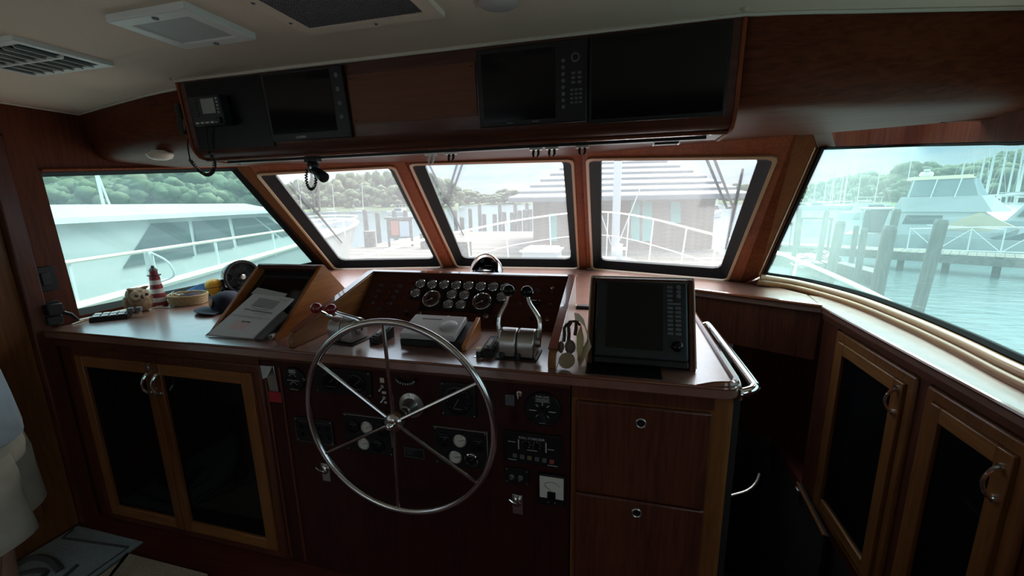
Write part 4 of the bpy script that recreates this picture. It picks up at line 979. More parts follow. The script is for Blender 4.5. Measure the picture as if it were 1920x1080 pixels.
# two toggles with paper tabs
for (tx_, tz_), lab in zip(((-0.888, 0.945), (-0.884, 0.898)), ('upper toggle switch with cream paper tab above the other toggle', 'lower toggle switch with two cream paper tabs below the other toggle')):
    t = thing('toggle_switch', lab, 'switch', M=FRM @ T(tx_, tz_, 0))
    MB().lathe([(0.008, 0), (0.008, 0.005), (0.0005, 0.006)], 10, FRM @ T(tx_, tz_, 0)).build('nut', M_BRUSH, t)
    MB().tube([FRM @ V((tx_, tz_, 0.005)), FRM @ V((tx_ - 0.006, tz_ - 0.012, 0.022))], [0.003, 0.0045], 6).build('lever', M_STEEL, t)
    MB().box(tx_ - 0.009, tx_ + 0.009, tz_ + 0.016, tz_ + (0.036 if tz_ > 0.92 else 0.026), 0.0, 0.0008, FRM).build('paper_tab', M_OFFW, t)
    if tz_ < 0.92: MB().box(tx_ - 0.003, tx_ + 0.009, tz_ - 0.026, tz_ - 0.016, 0.0, 0.0008, FRM).build('paper_tab', M_OFFW, t)
# small notice plate
t = plate('notice_plate', 'small black notice plate below the wheel hub', 'notice', -0.816, -0.722, 0.648, 0.694, h=0.003, screws=False)
MB().frame(-0.812, -0.726, 0.651, 0.691, 0.0015, 0.0, 0.0005, axes((0, YP - 0.0036, 0), (1, 0, 0), (0, 1, 0))).build('border', M_INKD, t)
for i, w in enumerate((0.05, 0.035, 0.03)): MB().box(-0.806, -0.806 + w, 0.682 - 0.009 * i, 0.6835 - 0.009 * i, 0.003, 0.0035, FRM).build('print_line', M_INKD, t)
# roll stabilizer
t = plate('roll_stabilizer_panel', 'black roll stabilizer control panel with a row of push buttons', 'panel', -0.392, -0.180, 0.700, 0.825, h=0.012, screws=False)
text('lettering', 'ROLL STABILIZER', 0.0125, M_INK, FRM @ T(-0.287, 0.805, 0.0124), t)
for xx in (-0.338, -0.236): MB().box(xx, xx + 0.004, 0.757, 0.796, 0.012, 0.0125, FRM).build('print_bar', M_GREYP, t)
for xx in (-0.308, -0.268):
    MB().lathe([(0.011, 0.012), (0.010, 0.022), (0.0005, 0.023)], 14, FRM @ T(xx, 0.779, 0)).build('knob', M_BLACKS, t)
    tk = MB()
    for i in range(7): tk.box(0.013, 0.016, -0.0008, 0.0008, 0.012, 0.0125, FRM @ T(xx, 0.779, 0) @ Rz(-40 + 43 * i))
    tk.build('scale_marks', M_INK, t)
cols = [M_GREYD, M_GREYD, mat('amber_key', (0.16, 0.12, 0.06), 0.4), M_GREYD, M_GREYD, mat('red_key', (0.30, 0.07, 0.05), 0.4)]
for i in range(6): MB().box(-0.358 + 0.0275 * i, -0.342 + 0.0275 * i, 0.722 - 0.001 * i, 0.738 - 0.001 * i, 0.012, 0.017, FRM).build('push_button', cols[i], t, bevel=0.0012)
for a, b, zz in ((-0.376, -0.348, 0.783), (-0.228, -0.205, 0.770), (-0.305, -0.267, 0.757), (-0.378, -0.345, 0.710), (-0.228, -0.192, 0.706)): MB().box(a, b, zz, zz + 0.0022, 0.012, 0.0125, FRM).build('print_line', M_INK, t)
# switch pair panel, meter, latches, lock
t = plate('searchlight_switch', 'small black plate with two short toggles under the roll stabilizer panel', 'switch panel', -0.393, -0.300, 0.606, 0.672)
for xx in (-0.365, -0.332):
    MB().lathe([(0.010, 0.008), (0.010, 0.012), (0.005, 0.014), (0.004, 0.026), (0.0005, 0.027)], 12, FRM @ T(xx, 0.636, 0)).build('toggle', M_GREYD, t)
t = plate('ammeter', 'square ammeter with a white scale below the roll stabilizer panel', 'meter', -0.264, -0.162, 0.542, 0.670, h=0.014, screws=False)
MB().box(-0.257, -0.169, 0.574, 0.662, 0.014, 0.016, FRM).build('scale_face', M_DIALW, t)
tk = MB().tube([FRM @ V((-0.213 + 0.034 * math.cos(rad(30 + 12 * i)), 0.612 + 0.030 * math.sin(rad(30 + 12 * i)), 0.0163)) for i in range(11)], 0.0009, 4)
tk.build('scale_arc', M_GREYD, t)
MB().box(-0.228, -0.198, 0.574, 0.602, 0.016, 0.019, FRM).build('movement_cover', M_BLACKS, t)
MB().box(0, 0.034, -0.0007, 0.0007, 0.0165, 0.0172, FRM @ T(-0.213, 0.604, 0) @ Rz(140)).build('needle', M_BLACK, t)
for xx in (-0.225, -0.200): MB().lathe([(0.003, 0.014), (0.003, 0.016), (0.0004, 0.0165)], 8, FRM @ T(xx, 0.556, 0)).build('screw', M_BRUSH, t)
def flip_latch(lab, x, z):
    t = thing('flip_latch', lab, 'latch', M=FRM @ T(x, z - 0.045, 0))
    MB().prism([(x - 0.020, z + 0.036, 0), (x + 0.022, z + 0.036, 0), (x + 0.022, z - 0.048, 0), (x - 0.018, z - 0.048, 0)], (0, 0, 0.004), FRM).build('plate', M_BRUSH, t, bevel=0.002)
    MB().lathe([(0.019, 0.004), (0.019, 0.012), (0.012, 0.016), (0.0005, 0.016)], 16, FRM @ T(x, z + 0.010, 0)).build('boss', M_STEEL, t)
    MB().tube([FRM @ V((x + 0.004, z + 0.010, 0.018)), FRM @ V((x - 0.012, z + 0.020, 0.026)), FRM @ V((x - 0.026, z + 0.030, 0.026))], [0.006, 0.005, 0.004], 8).build('thumb_lever', M_STEEL, t)
flip_latch('flip latch with thumb lever under the two-toggle plate', -0.348, 0.520)
flip_latch('flip latch with thumb lever below the breaker panel', -1.203, 0.520)
t = thing('key_switch', 'chrome key switch with a dark square cover beside the round pump selector', 'switch', M=FRM @ T(-0.355, 0.95, 0))
MB().box(-0.385, -0.350, 0.925, 0.968, 0, 0.012, FRM).build('cover', M_GREYD, t, bevel=0.004)
MB().lathe([(0.012, 0), (0.012, 0.008), (0.008, 0.012), (0.0005, 0.012)], 14, FRM @ T(-0.332, 0.974, 0)).build('lock', M_CHROME, t)
MB().box(-0.0015, 0.0015, -0.010, 0.008, 0.012, 0.026, FRM @ T(-0.332, 0.974, 0)).build('key', M_CHROME, t)
x, z = -0.352, 0.878
tag(MB().lathe([(0.0165, 0), (0.0165, 0.004), (0.012, 0.005), (0.011, 0.001), (0.0005, 0.001)], 18, FRM @ T(x, z, 0)).build('socket_plug', W_HELM), 'round empty socket ring below the chrome key switch', 'socket')
# ================================================================== LOOSE THINGS ON THE DASH
M_OWL = mat('owl_tan', (0.30, 0.19, 0.10), 0.75, noise=0.45, nscale=60, bump=0.3)
M_OWLP = mat('owl_pale', (0.52, 0.42, 0.27), 0.7)
M_DKBR = mat('dark_brown', (0.05, 0.03, 0.02), 0.5)
def noisy(mb, amp, sc=20.0, seed=0):
    from mathutils import noise
    mb.v = [p + V(noise.noise_vector(p * sc + V((seed, 0, 0)))) * amp for p in mb.v]
    return mb
# owl
po = pz(263, 583, TOPZ); po.z = TOPZ + 0.0005
ow = thing('owl_figurine', 'brown pottery owl figurine with large pale eye rings', 'owl', M=T(*po) @ Rz(78) @ Matrix.Scale(1.05, 4))
MB().lathe([(0.036, 0.0), (0.050, 0.012), (0.058, 0.035), (0.057, 0.060), (0.050, 0.082), (0.049, 0.10), (0.042, 0.118), (0.022, 0.128), (0.0008, 0.130)], 20).build('body', M_OWL, ow, world=False)
for s in (-1, 1):
    e = MB().lathe([(0.024, -0.004), (0.024, 0.004), (0.016, 0.008), (0.0005, 0.008)], 18, T(s * 0.021, -0.044, 0.094) @ Rx(90) @ Ry(s * 16)).build('eye_ring', M_OWLP, ow, world=False)
    MB().sphere((s * 0.0225, -0.053, 0.094), 0.0085, 10, 6).build('eye', M_DKBR, e, world=False)
    MB().tube([(s * 0.020, -0.012, 0.118), (s * 0.036, -0.020, 0.128), (s * 0.050, -0.026, 0.133)], [0.014, 0.009, 0.001], 8).build('ear_tuft', M_OWL, ow, world=False)
    MB().sphere((s * 0.054, 0.002, 0.055), 0.03, 12, 8, (0.35, 0.8, 1.1)).build('wing', M_OWL, ow, world=False)
    MB().tube([(s * 0.02, -0.035, 0.004), (s * 0.022, -0.058, 0.005)], [0.010, 0.006], 8).build('foot', M_OWLP, ow, world=False)
MB().tube([(0, -0.050, 0.090), (0, -0.062, 0.080), (0, -0.060, 0.072)], [0.008, 0.006, 0.001], 8).build('beak', M_DKBR, ow, world=False)
# lighthouse
pl_ = pz(300, 573, TOPZ); pl_.z = TOPZ + 0.0005
lh = thing('model_lighthouse', 'small red and white striped model lighthouse', 'lighthouse', M=T(*pl_))
M_LR = mat('lighthouse_red', (0.26, 0.02, 0.03), 0.5); M_LW = mat('lighthouse_white', (0.62, 0.60, 0.55), 0.5)
H = 0.185
def lr(z): return 0.042 - 0.018 * z / H
ns = 7
for i in range(ns):
    z0, z1 = H * i / ns, H * (i + 1) / ns
    MB().lathe([(0.0005, z0), (lr(z0), z0), (lr(z1), z1), (0.0005, z1)], 18).build('band', M_LR if i % 2 == 0 else M_LW, lh, world=False)
MB().lathe([(0.0005, H), (0.034, H), (0.034, H + 0.005), (0.0005, H + 0.005)], 16).build('gallery', M_DKBR, lh, world=False)
MB().lathe([(0.020, H + 0.005), (0.019, H + 0.030), (0.0005, H + 0.030)], 14).build('lantern', M_LR, lh, world=False)
MB().lathe([(0.024, H + 0.030), (0.012, H + 0.046), (0.008, H + 0.050), (0.008, H + 0.058), (0.0005, H + 0.062)], 14).build('roof', M_DKBR, lh, world=False)
for zz in (0.06, 0.115): MB().box(-0.004, 0.004, -lr(zz) - 0.001, -lr(zz) + 0.004, zz, zz + 0.010, Rz(35)).build('window', M_DKBR, lh, world=False)
# power strip with plugs
p0 = pz(166, 606, TOPZ); p1 = pz(240, 598, TOPZ)
d = (p1 - p0); ang = math.degrees(math.atan2(d.y, d.x)); L = d.length
ps = thing('power_strip', 'black power strip with white sockets and two plugs beside the owl', 'power strip', M=T(p0.x, p0.y, TOPZ + 0.0005) @ Rz(ang))
MB().prism([(0, 0.0, 0), (0, 0.075, 0), (0, 0.068, 0.032), (0, 0.010, 0.024)], (L, 0, 0)).build('case', M_BLACK, ps, bevel=0.005, world=False)
for i in range(4):
    for j in range(2):
        x, y = 0.028 + 0.034 * i, 0.022 + 0.026 * j
        s = MB().box(x - 0.013, x + 0.013, y - 0.010, y + 0.010, 0.0, 0.003, T(0, 0, 0.0215 + 0.125 * y) @ Rx(7)).build('socket', M_WHITE, ps, world=False)
for x in (0.165, 0.20):
    MB().box(x - 0.012, x + 0.012, 0.022, 0.055, 0.026, 0.052).build('plug', M_GREYD, ps, bevel=0.004, world=False)
# cords
def cord(label, pts, r, m, n=7):
    o = MB().tube(smooth_path(pts, 6), r, n).build('cord', m)
    return tag(o, label, 'cord')
M_CORD = mat('cream_cord', (0.55, 0.50, 0.40), 0.5)
zt = TOPZ + 0.0045
def q5(x, y, h=zt): p = pz(x, y, h); p.x = max(p.x, XL + 0.012); return p
cord('cream cord looping from the wall outlet to the power strip', [q5(135, 608), q5(150, 603), q5(155, 597), q5(170, 590), q5(195, 588), q5(212, 592)], 0.0035, M_CORD)
cord('thin cream cord running along the foot of the side window behind the owl', [q5(150, 600), q5(180, 588), q5(215, 580), q5(245, 574), q5(290, 568), q5(315, 566)], 0.0035, M_CORD)
cord('cream cord bundled beside the basket', [q5(285, 578), q5(300, 576), q5(318, 577), q5(330, 572), q5(322, 569), q5(305, 573), q5(292, 575)], 0.0035, M_CORD)
# basket with odds and ends
pb = pz(349, 570, TOPZ); 
bk = thing('wicker_basket', 'shallow round woven straw basket', 'basket', M=T(pb.x, pb.y + 0.02, TOPZ + 0.0005))
M_STRAW = mat('straw', (0.46, 0.33, 0.17), 0.8, noise=0.4, nscale=150)
for i in range(7):
    r = 0.098 + 0.002 * i
    MB().tube([(r * math.cos(2 * math.pi * k / 36), r * math.sin(2 * math.pi * k / 36) * 0.85, 0.006 + 0.0085 * i + 0.0012 * math.sin(k * 4.5 + i * 3)) for k in range(36)], 0.0056, 6, closed=True).build('coil', M_STRAW, bk, world=False)
MB().lathe([(0.0005, 0.001), (0.092, 0.001), (0.092, 0.006), (0.0005, 0.006)], 24, Matrix.Diagonal((1, 0.85, 1, 1))).build('bottom', M_STRAW, bk, world=False)
gls = thing('glasses', 'wire spectacles resting on the basket', 'glasses', M=T(pb.x - 0.02, pb.y - 0.03, TOPZ + 0.066))
for s in (-1, 1): MB().tube([(s * 0.03 + 0.022 * math.cos(a * math.pi / 8), 0.014 * math.sin(a * math.pi / 8), 0.001) for a in range(16)], 0.0013, 5, closed=True).build('lens_rim', M_STEEL, gls, world=False)
MB().tube([(0.052, 0, 0.001), (0.07, 0.04, 0.004), (0.085, 0.09, 0.003)], 0.0015, 5).tube([(-0.052, 0, 0.001), (-0.075, 0.03, 0.004), (-0.10, 0.06, 0.003)], 0.0015, 5).build('temple', M_STEEL, gls, world=False)
MB().tube([(-0.009, 0, 0.001), (0.0, 0.004, 0.003), (0.009, 0, 0.001)], 0.0013, 5).build('bridge', M_STEEL, gls, world=False)
tag(noisy(MB().sphere((pb.x + 0.02, pb.y + 0.03, TOPZ + 0.036), 0.055, 18, 12, (1.1, 0.85, 0.5)), 0.012, 25).build('purple_pouch', mat('dark_purple_cloth', (0.045, 0.03, 0.06), 0.9)), 'dark purple cloth pouch inside the straw basket', 'pouch')
# blue cloth
M_BLUE = mat('blue_cloth', (0.025, 0.13, 0.34), 0.85, noise=0.5, nscale=18)
cl = pz(350, 553, TOPZ); cl.y -= 0.0
rows = []
for j in range(15):
    r = []
    for i in range(25):
        u, v = i / 24, j / 14
        x = -0.15 + 0.30 * u; y = -0.045 + 0.09 * v
        h = 0.03 + 0.045 * max(0, math.sin(math.pi * v)) * (0.5 + 0.5 * u) + 0.014 * math.sin(9 * u + 5 * v) * math.sin(math.pi * v) + 0.05 * max(0, u - 0.72) * 3 * v
        h *= min(1, 6 * u, 6 * (1 - u)) ** 0.5 * min(1, 8 * v, 8 * (1 - v)) ** 0.5
        r.append((x, y, max(h, 0.002)))
    rows.append(r)
ca = axes((-2.685, 2.09, TOPZ + 0.0008), (0.0, 1.0, 0), (-1.0, 0.0, 0))
tag(MB().slab([[ca @ V(p) for p in r] for r in rows], (0, 0, 0.003)).build('blue_cloth', M_BLUE, smooth=60), 'crumpled blue cloth behind the straw basket', 'cloth')
# yellow torch / float
py_ = pz(404, 556, TOPZ)
yl = thing('yellow_float', 'egg-shaped yellow plastic float with a dark strap', 'float', M=T(py_.x, py_.y, TOPZ + 0.0005) @ Rz(20))
MB().lathe([(0.012, 0.0), (0.022, 0.006), (0.034, 0.030), (0.046, 0.060), (0.049, 0.080), (0.044, 0.100), (0.028, 0.114), (0.0008, 0.120)], 20).build('shell', mat('yellow_plastic', (0.62, 0.33, 0.02), 0.35), yl, world=False)
MB().tube([(0.0475 * math.cos(a * math.pi / 12), 0.0475 * math.sin(a * math.pi / 12), 0.066) for a in range(24)], 0.002, 5, closed=True).build('strap', M_BLACK, yl, world=False)
# navy cap
pc_ = pz(432, 583, TOPZ)
cpn = thing('baseball_cap', 'navy baseball cap with an orange badge', 'cap', M=T(pc_.x - 0.045, pc_.y + 0.03, TOPZ + 0.0008) @ Rz(-120))
M_NAVY = mat('navy_cloth', (0.012, 0.018, 0.040), 0.85, bump=0.2, nscale=300)
MB().loft([[((0.082 * c) * math.cos(a), (0.095 * c) * math.sin(a), z) for a in [2 * math.pi * k / 24 for k in range(24)]] for c, z in ((1.0, 0.0), (1.0, 0.03), (0.95, 0.055), (0.82, 0.08), (0.55, 0.098), (0.2, 0.106), (0.01, 0.107))]).build('crown', M_NAVY, cpn, world=False)
br = []
for j in range(5):
    t_ = j / 4; rr = 0.08 + 0.085 * t_
    br.append([(rr * math.cos(rad(a)) * (1.0 if j < 4 else 0.98), rr * 1.02 * math.sin(rad(a)), 0.012 - 0.010 * abs(math.sin(rad(a))) ** 2 + 0.006 * t_ * math.cos(rad(a))) for a in range(-58, 59, 8)])
MB().slab(br, (0, 0, 0.003)).build('peak', M_NAVY, cpn, world=False)
MB().lathe([(0.0005, 0), (0.030, 0), (0.028, 0.004), (0.0005, 0.005)], 12, T(0.078, 0.0, 0.050) @ Ry(72) @ Matrix.Diagonal((0.8, 1.25, 1, 1))).build('badge', mat('orange_badge', (0.48, 0.20, 0.06), 0.8, noise=0.6, nscale=60), cpn, world=False)
# desk fan
pf = py(447, 502, 2.22)
fn = thing('desk_fan', 'round black desk fan with a moulded drum body', 'fan', M=T(max(pf.x, XL + 0.15), pf.y, TOPZ + 0.0005) @ Rz(72))
MB().box(-0.07, 0.07, -0.05, 0.05, 0.0, 0.012).build('foot', M_BLACK, fn, bevel=0.005, world=False)
for s in (-1, 1): MB().tube([(s * 0.06, 0, 0.010), (s * 0.105, 0.0, 0.05), (s * 0.112, 0, 0.115)], 0.009, 8).build('stand_arm', M_BLACK, fn, world=False)
FD = T(0, 0, 0.118) @ Rx(90) 
MB().lathe([(0.0005, -0.115), (0.045, -0.113), (0.075, -0.098), (0.090, -0.060), (0.098, -0.01), (0.102, 0.03), (0.098, 0.034), (0.088, 0.0), (0.085, -0.03), (0.0005, -0.035)], 28, FD).build('drum', M_BLACKG, fn, world=False)
MB().lathe([(0.102, 0.026), (0.112, 0.030), (0.114, 0.040), (0.108, 0.048), (0.096, 0.046), (0.096, 0.030)], 30, FD, closed=True).build('grille_rim', M_BLACK, fn, world=False)
for i in range(9):
    r = 0.018 + 0.0095 * i
    MB().tube([FD @ V((r * math.cos(2 * math.pi * k / 28), r * math.sin(2 * math.pi * k / 28), 0.036 - 0.012 * (r / 0.1) ** 2 + 0.008)) for k in range(28)], 0.0022, 5, closed=True).build('grille_ring', M_BLACKG, fn, world=False)
MB().lathe([(0.016, 0.036), (0.018, 0.046), (0.012, 0.052), (0.0005, 0.053)], 16, FD).build('hub_cap', M_BRUSH, fn, world=False)
for i in range(5): MB().poly([FD @ V((0.015, -0.01, -0.005)), FD @ V((0.08, -0.028, 0.008)), FD @ V((0.085, 0.02, 0.018)), FD @ V((0.02, 0.012, 0.012))], Matrix()).build('blade', M_CHAR, fn, world=False).rotation_euler = (0, rad(72 * i), 0)
for b_ in [o for o in fn.children if o.name.startswith('blade')]: b_.location = (0, 0, 0.118); b_.data.transform(T(0, 0, -0.118)) if b_.data.users == 1 else None
# black headset tangle beside the fan
ph = pz(440, 552, TOPZ + 0.01)
hs = thing('headset', 'tangle of black headset and cable between the fan and the cap', 'headset', (ph.x, ph.y, TOPZ))
MB().tube(smooth_path([ph + V((-0.07, 0.0, 0.0)), ph + V((-0.06, 0.05, 0.03)), ph + V((0.0, 0.08, 0.042)), ph + V((0.06, 0.05, 0.03)), ph + V((0.07, 0.0, 0.0))], 5), 0.006, 6).build('headband', M_BLACKG, hs)
for s in (-1, 1): MB().lathe([(0.0005, -0.012), (0.024, -0.012), (0.028, 0.0), (0.024, 0.012), (0.0005, 0.012)], 14, T(ph.x + s * 0.07, ph.y, TOPZ + 0.030) @ Ry(90)).build('earpiece', M_BLACKG, hs)
MB().tube(smooth_path([ph + V((0.07, 0, -0.004)), ph + V((0.03, -0.03, -0.005)), ph + V((-0.03, -0.015, -0.005)), ph + V((-0.06, 0.03, -0.005)), ph + V((-0.02, 0.045, -0.005)), ph + V((0.03, 0.02, -0.005))], 5), 0.0035, 6).build('cable', M_BLACK, hs)
# booklets and papers on the monitor box
PB = V((0, -SL.z, SL.y)); PBd = PB.dot(V((0, 1.425, TOPZ + 0.004)))
def onp(x, y, h=0.0): return on_plane(x, y, PB, PBd) + PB * h
q = [onp(392, 631), onp(476, 639), onp(552, 562), onp(483, 548)]
for p in q: p.z = max(p.z, TOPZ + 0.002)
dn = -PB * 0.010
M_COVER = mat('booklet_cover', (0.66, 0.68, 0.68), 0.45)
bk1 = thing('manual_booklet', 'grey manual booklet in a clear sleeve leaning on the dark monitor', 'booklet', q[0])
MB().prism(q, PB * 0.010).build('cover', M_COVER, bk1, bevel=0.001)
def inq(u, v, h): return q[0].lerp(q[1], u).lerp(q[3].lerp(q[2], u), v) + PB * (0.0103 + h)
def strip(u0, u1, v0, v1, m, nm='print_line'): return MB().poly([inq(u0, v0, 0.0004), inq(u1, v0, 0.0004), inq(u1, v1, 0.0004), inq(u0, v1, 0.0004)]).build(nm, m, bk1)
M_PGREY = mat('print_grey', (0.20, 0.21, 0.22), 0.6); M_PLITE = mat('print_pale', (0.35, 0.36, 0.37), 0.6)
strip(0.25, 0.80, 0.68, 0.88, M_PLITE, 'cover_picture'); strip(0.30, 0.58, 0.685, 0.70, M_PGREY)
MB().tube([inq(0.28 + 0.05 * i, 0.655 - 0.02 * math.sin(math.pi * i / 9), 0.001) for i in range(10)], 0.0012, 4).build('printed_arc', M_PGREY, bk1)
strip(0.18, 0.34, 0.585, 0.612, M_PGREY); strip(0.36, 0.88, 0.575, 0.605, M_PGREY); strip(0.48, 0.80, 0.535, 0.545, M_PLITE)
strip(0.02, 0.98, 0.45, 0.456, M_PGREY); strip(0.02, 0.80, 0.43, 0.436, M_PGREY); strip(0.72, 0.92, 0.915, 0.925, M_PGREY)
strip(0.30, 0.62, 0.16, 0.34, M_PAPER, 'white_label'); strip(0.42, 0.62, 0.325, 0.35, M_BLACK, 'label_head')
MB().poly([inq(-0.06, 0.93, 0.001), inq(0.80, 0.99, 0.002), inq(0.78, 1.07, 0.003), inq(-0.04, 1.07, 0.003)]).build('clear_sleeve', M_FILM, bk1)
q2_ = [onp(480, 640, -0.004), onp(494, 640, -0.004), onp(541, 591, -0.004), onp(530, 583, -0.004)]
for p in q2_: p.z = max(p.z, TOPZ + 0.001)
tag(MB().prism(q2_, PB * 0.009).build('spiral_binding', M_GREYD, bk1), None, None)
q3_ = [onp(385, 632, -0.002), onp(430, 634, -0.002), onp(470, 582, -0.002), onp(448, 578, -0.002)]
for p in q3_: p.z = max(p.z, TOPZ + 0.001)
tag(MB().prism(q3_, PB * 0.004).build('paper_sleeve', M_FILM, bevel=0.001), 'clear plastic sleeve of papers beside the grey booklet', 'papers')
a = pz(507, 632, TOPZ + 0.012); b = pz(540, 617, TOPZ + 0.012)
fl_ = thing('flashlight', 'short grey metal flashlight beside the booklet', 'flashlight', (a.x, a.y, TOPZ))
MB().tube([a, a.lerp(b, 0.25), a.lerp(b, 0.3), b], [0.0115, 0.0115, 0.009, 0.009], 14).build('barrel', M_GREYP, fl_)
MB().tube([a + (a - b).normalized() * 0.003, a + (b - a).normalized() * 0.004], [0.0085, 0.0085], 12).build('lens', M_GREYD, fl_)
# compass binnacle behind the helm box
cb = V((-0.755, 2.30, TOPZ))
cmp_ = thing('compass', 'polished chrome compass binnacle with a hood', 'compass', M=T(cb.x, cb.y, TOPZ + 0.0005))
MB().lathe([(0.105, 0), (0.105, 0.01), (0.092, 0.02), (0.088, 0.10), (0.088, 0.175), (0.0005, 0.178)], 32).build('bowl', M_CHROME, cmp_, world=False)
hood = []
for j in range(11):                                  # dome open towards the helm
    el = rad(90 * j / 10)
    hood.append([(0.098 * math.cos(el) * math.cos(rad(a_)), 0.098 * math.cos(el) * math.sin(rad(a_)), 0.165 + 0.115 * math.sin(el)) for a_ in range(-28, 209, 12)])
hm_ = MB().slab(hood, (0, 0.004, 0.004)); hm_.v = [V((p.x, max(p.y, -0.055 + 0.55 * max(0, p.z - 0.17)), p.z)) for p in hm_.v]
hm_.build('hood', M_CHROME, cmp_, world=False, smooth=70)
MB().lathe([(0.083, 0.179), (0.075, 0.195), (0.045, 0.208), (0.0005, 0.212)], 26).build('dome', M_BLACKG, cmp_, world=False)
MB().tube([(-0.03, -0.06, 0.19), (-0.022, -0.045, 0.207)], 0.003, 6).build('lubber_post', M_WHITE, cmp_, world=False)
MB().tube([(0.045 * math.cos(rad(a_)), 0.045 * math.sin(rad(a_)) - 0.0, 0.208) for a_ in range(60, 121, 10)], 0.002, 5).build('card_mark', M_INK, cmp_, world=False)
# strap on the worktop between helm box and radar box
s0, s1 = pz(1066, 577, TOPZ), pz(1106, 580, TOPZ)
stp = thing('strap', 'tan and black strap lying behind the cream visor', 'strap', (s0.x, s0.y, TOPZ))
MB().box(s0.x, s0.x + 0.045, s0.y - 0.02, s0.y + 0.02, TOPZ + 0.0005, TOPZ + 0.018).build('tan_end', mat('tan_leather', (0.35, 0.20, 0.09), 0.6), stp, bevel=0.004)
MB().box(s0.x + 0.045, s1.x + 0.02, s0.y - 0.02, s0.y + 0.02, TOPZ + 0.0005, TOPZ + 0.018).build('black_end', M_CHAR, stp, bevel=0.004)
# cream visor standing between the boards
vz = thing('canvas_visor', 'cream canvas visor with dark bands wedged upright beside the radar display', 'visor', (-0.155, 1.42, TOPZ))
M_CANV = mat('cream_canvas', (0.55, 0.47, 0.30), 0.85, bump=0.2, nscale=200); M_SUEDE = mat('grey_suede', (0.17, 0.135, 0.10), 0.9, noise=0.3, nscale=70)
def va(x, y, d=1.42): return py(x, y, d)
outer = [(1062, 690), (1083, 686), (1098, 660), (1106, 645), (1100, 625), (1095, 608), (1086, 598), (1078, 596)]
rows = []
for k in range(6):
    t_ = k / 5; dd = 1.39 + 0.10 * t_
    rows.append([va(x - 8 * t_ + 4, y + 6 * t_ * (1 - t_), 1.42) + V((0, dd - 1.42, 0)) for x, y in outer])
MB().slab([[V(p) for p in r] for r in rows], (-0.003, 0, 0)).build('shell', M_CANV, vz, smooth=70)
MB().prism([va(1081, 630), va(1089, 610), va(1094, 635), va(1093, 662), va(1085, 680), va(1081, 655)], (0, 0.012, 0)).build('lining', mat('yellow_lining', (0.50, 0.45, 0.22), 0.85), vz, bevel=0.002)
for a_, b_ in (((1066, 640), (1066, 612)), ((1078, 628), (1080, 606)), ((1057, 640), (1058, 615))):
    MB().tube([va(*a_, 1.44), va((a_[0] + b_[0]) / 2 + 1, (a_[1] + b_[1]) / 2, 1.44), va(*b_, 1.44), va(b_[0] + 5, b_[1] - 7, 1.45)], [0.007, 0.007, 0.0065, 0.006], 6).build('dark_band', M_DKBR, vz)
MB().tube([va(1059, 614, 1.45), va(1068, 603, 1.45), va(1080, 602, 1.45), va(1088, 610, 1.45)], 0.005, 6).build('dark_band', M_DKBR, vz)
noisy(MB().sphere(va(1069, 650, 1.43), 0.026, 14, 10, (0.75, 0.7, 1.0)), 0.003, 40).build('padding', M_SUEDE, vz)
noisy(MB().sphere(va(1052, 651, 1.43), 0.022, 14, 10, (0.5, 0.7, 1.0)), 0.003, 40).build('padding', M_SUEDE, vz)
MB().lathe([(0.0005, 0.0), (0.026, 0.001), (0.031, 0.008), (0.026, 0.005), (0.0005, 0.003)], 20, T(*va(1064, 677, 1.39)) @ Rx(55) @ Ry(-14) @ Matrix.Diagonal((1, 0.95, 1, 1))).build('peak', mat('tan_peak', (0.30, 0.23, 0.14), 0.7), vz)

# ================================================================== LEFT PILLAR FITTINGS
def wl(x, y): return px(x, y, XL)
c = wl(84, 523)
t = thing('light_switch', 'black light switch plate above the wall outlet', 'switch', (XL, c.y, c.z - 0.06))
MB().box(XL + 0.0003, XL + 0.008, c.y - 0.044, c.y + 0.044, c.z - 0.062, c.z + 0.062).build('plate', M_BLACK, t, bevel=0.004)
MB().box(XL + 0.008, XL + 0.014, c.y - 0.018, c.y + 0.018, c.z - 0.032, c.z + 0.032).build('rocker', M_CHAR, t, bevel=0.003)
c = wl(92, 588)
t = thing('wall_outlet', 'black wall outlet with a plug adapter below the light switch', 'outlet', (XL, c.y, c.z - 0.06))
MB().box(XL + 0.0003, XL + 0.008, c.y - 0.044, c.y + 0.044, c.z - 0.065, c.z + 0.062).build('plate', M_BLACK, t, bevel=0.004)
MB().box(XL + 0.008, XL + 0.055, c.y - 0.028, c.y + 0.034, c.z - 0.005, c.z + 0.052).build('adapter', M_BLACK, t, bevel=0.006)
MB().box(XL + 0.008, XL + 0.042, c.y - 0.03, c.y + 0.03, c.z - 0.055, c.z - 0.01).build('adapter', M_CHAR, t, bevel=0.006)
pk = V((XL + 0.05, c.y + 0.03, c.z))
MB().tube([pk, pk + V((0.012, 0.02, -0.015)), pk + V((0.03, 0.035, -0.05))], [0.010, 0.010, 0.006], 8).build('plug', M_BLACK, t)

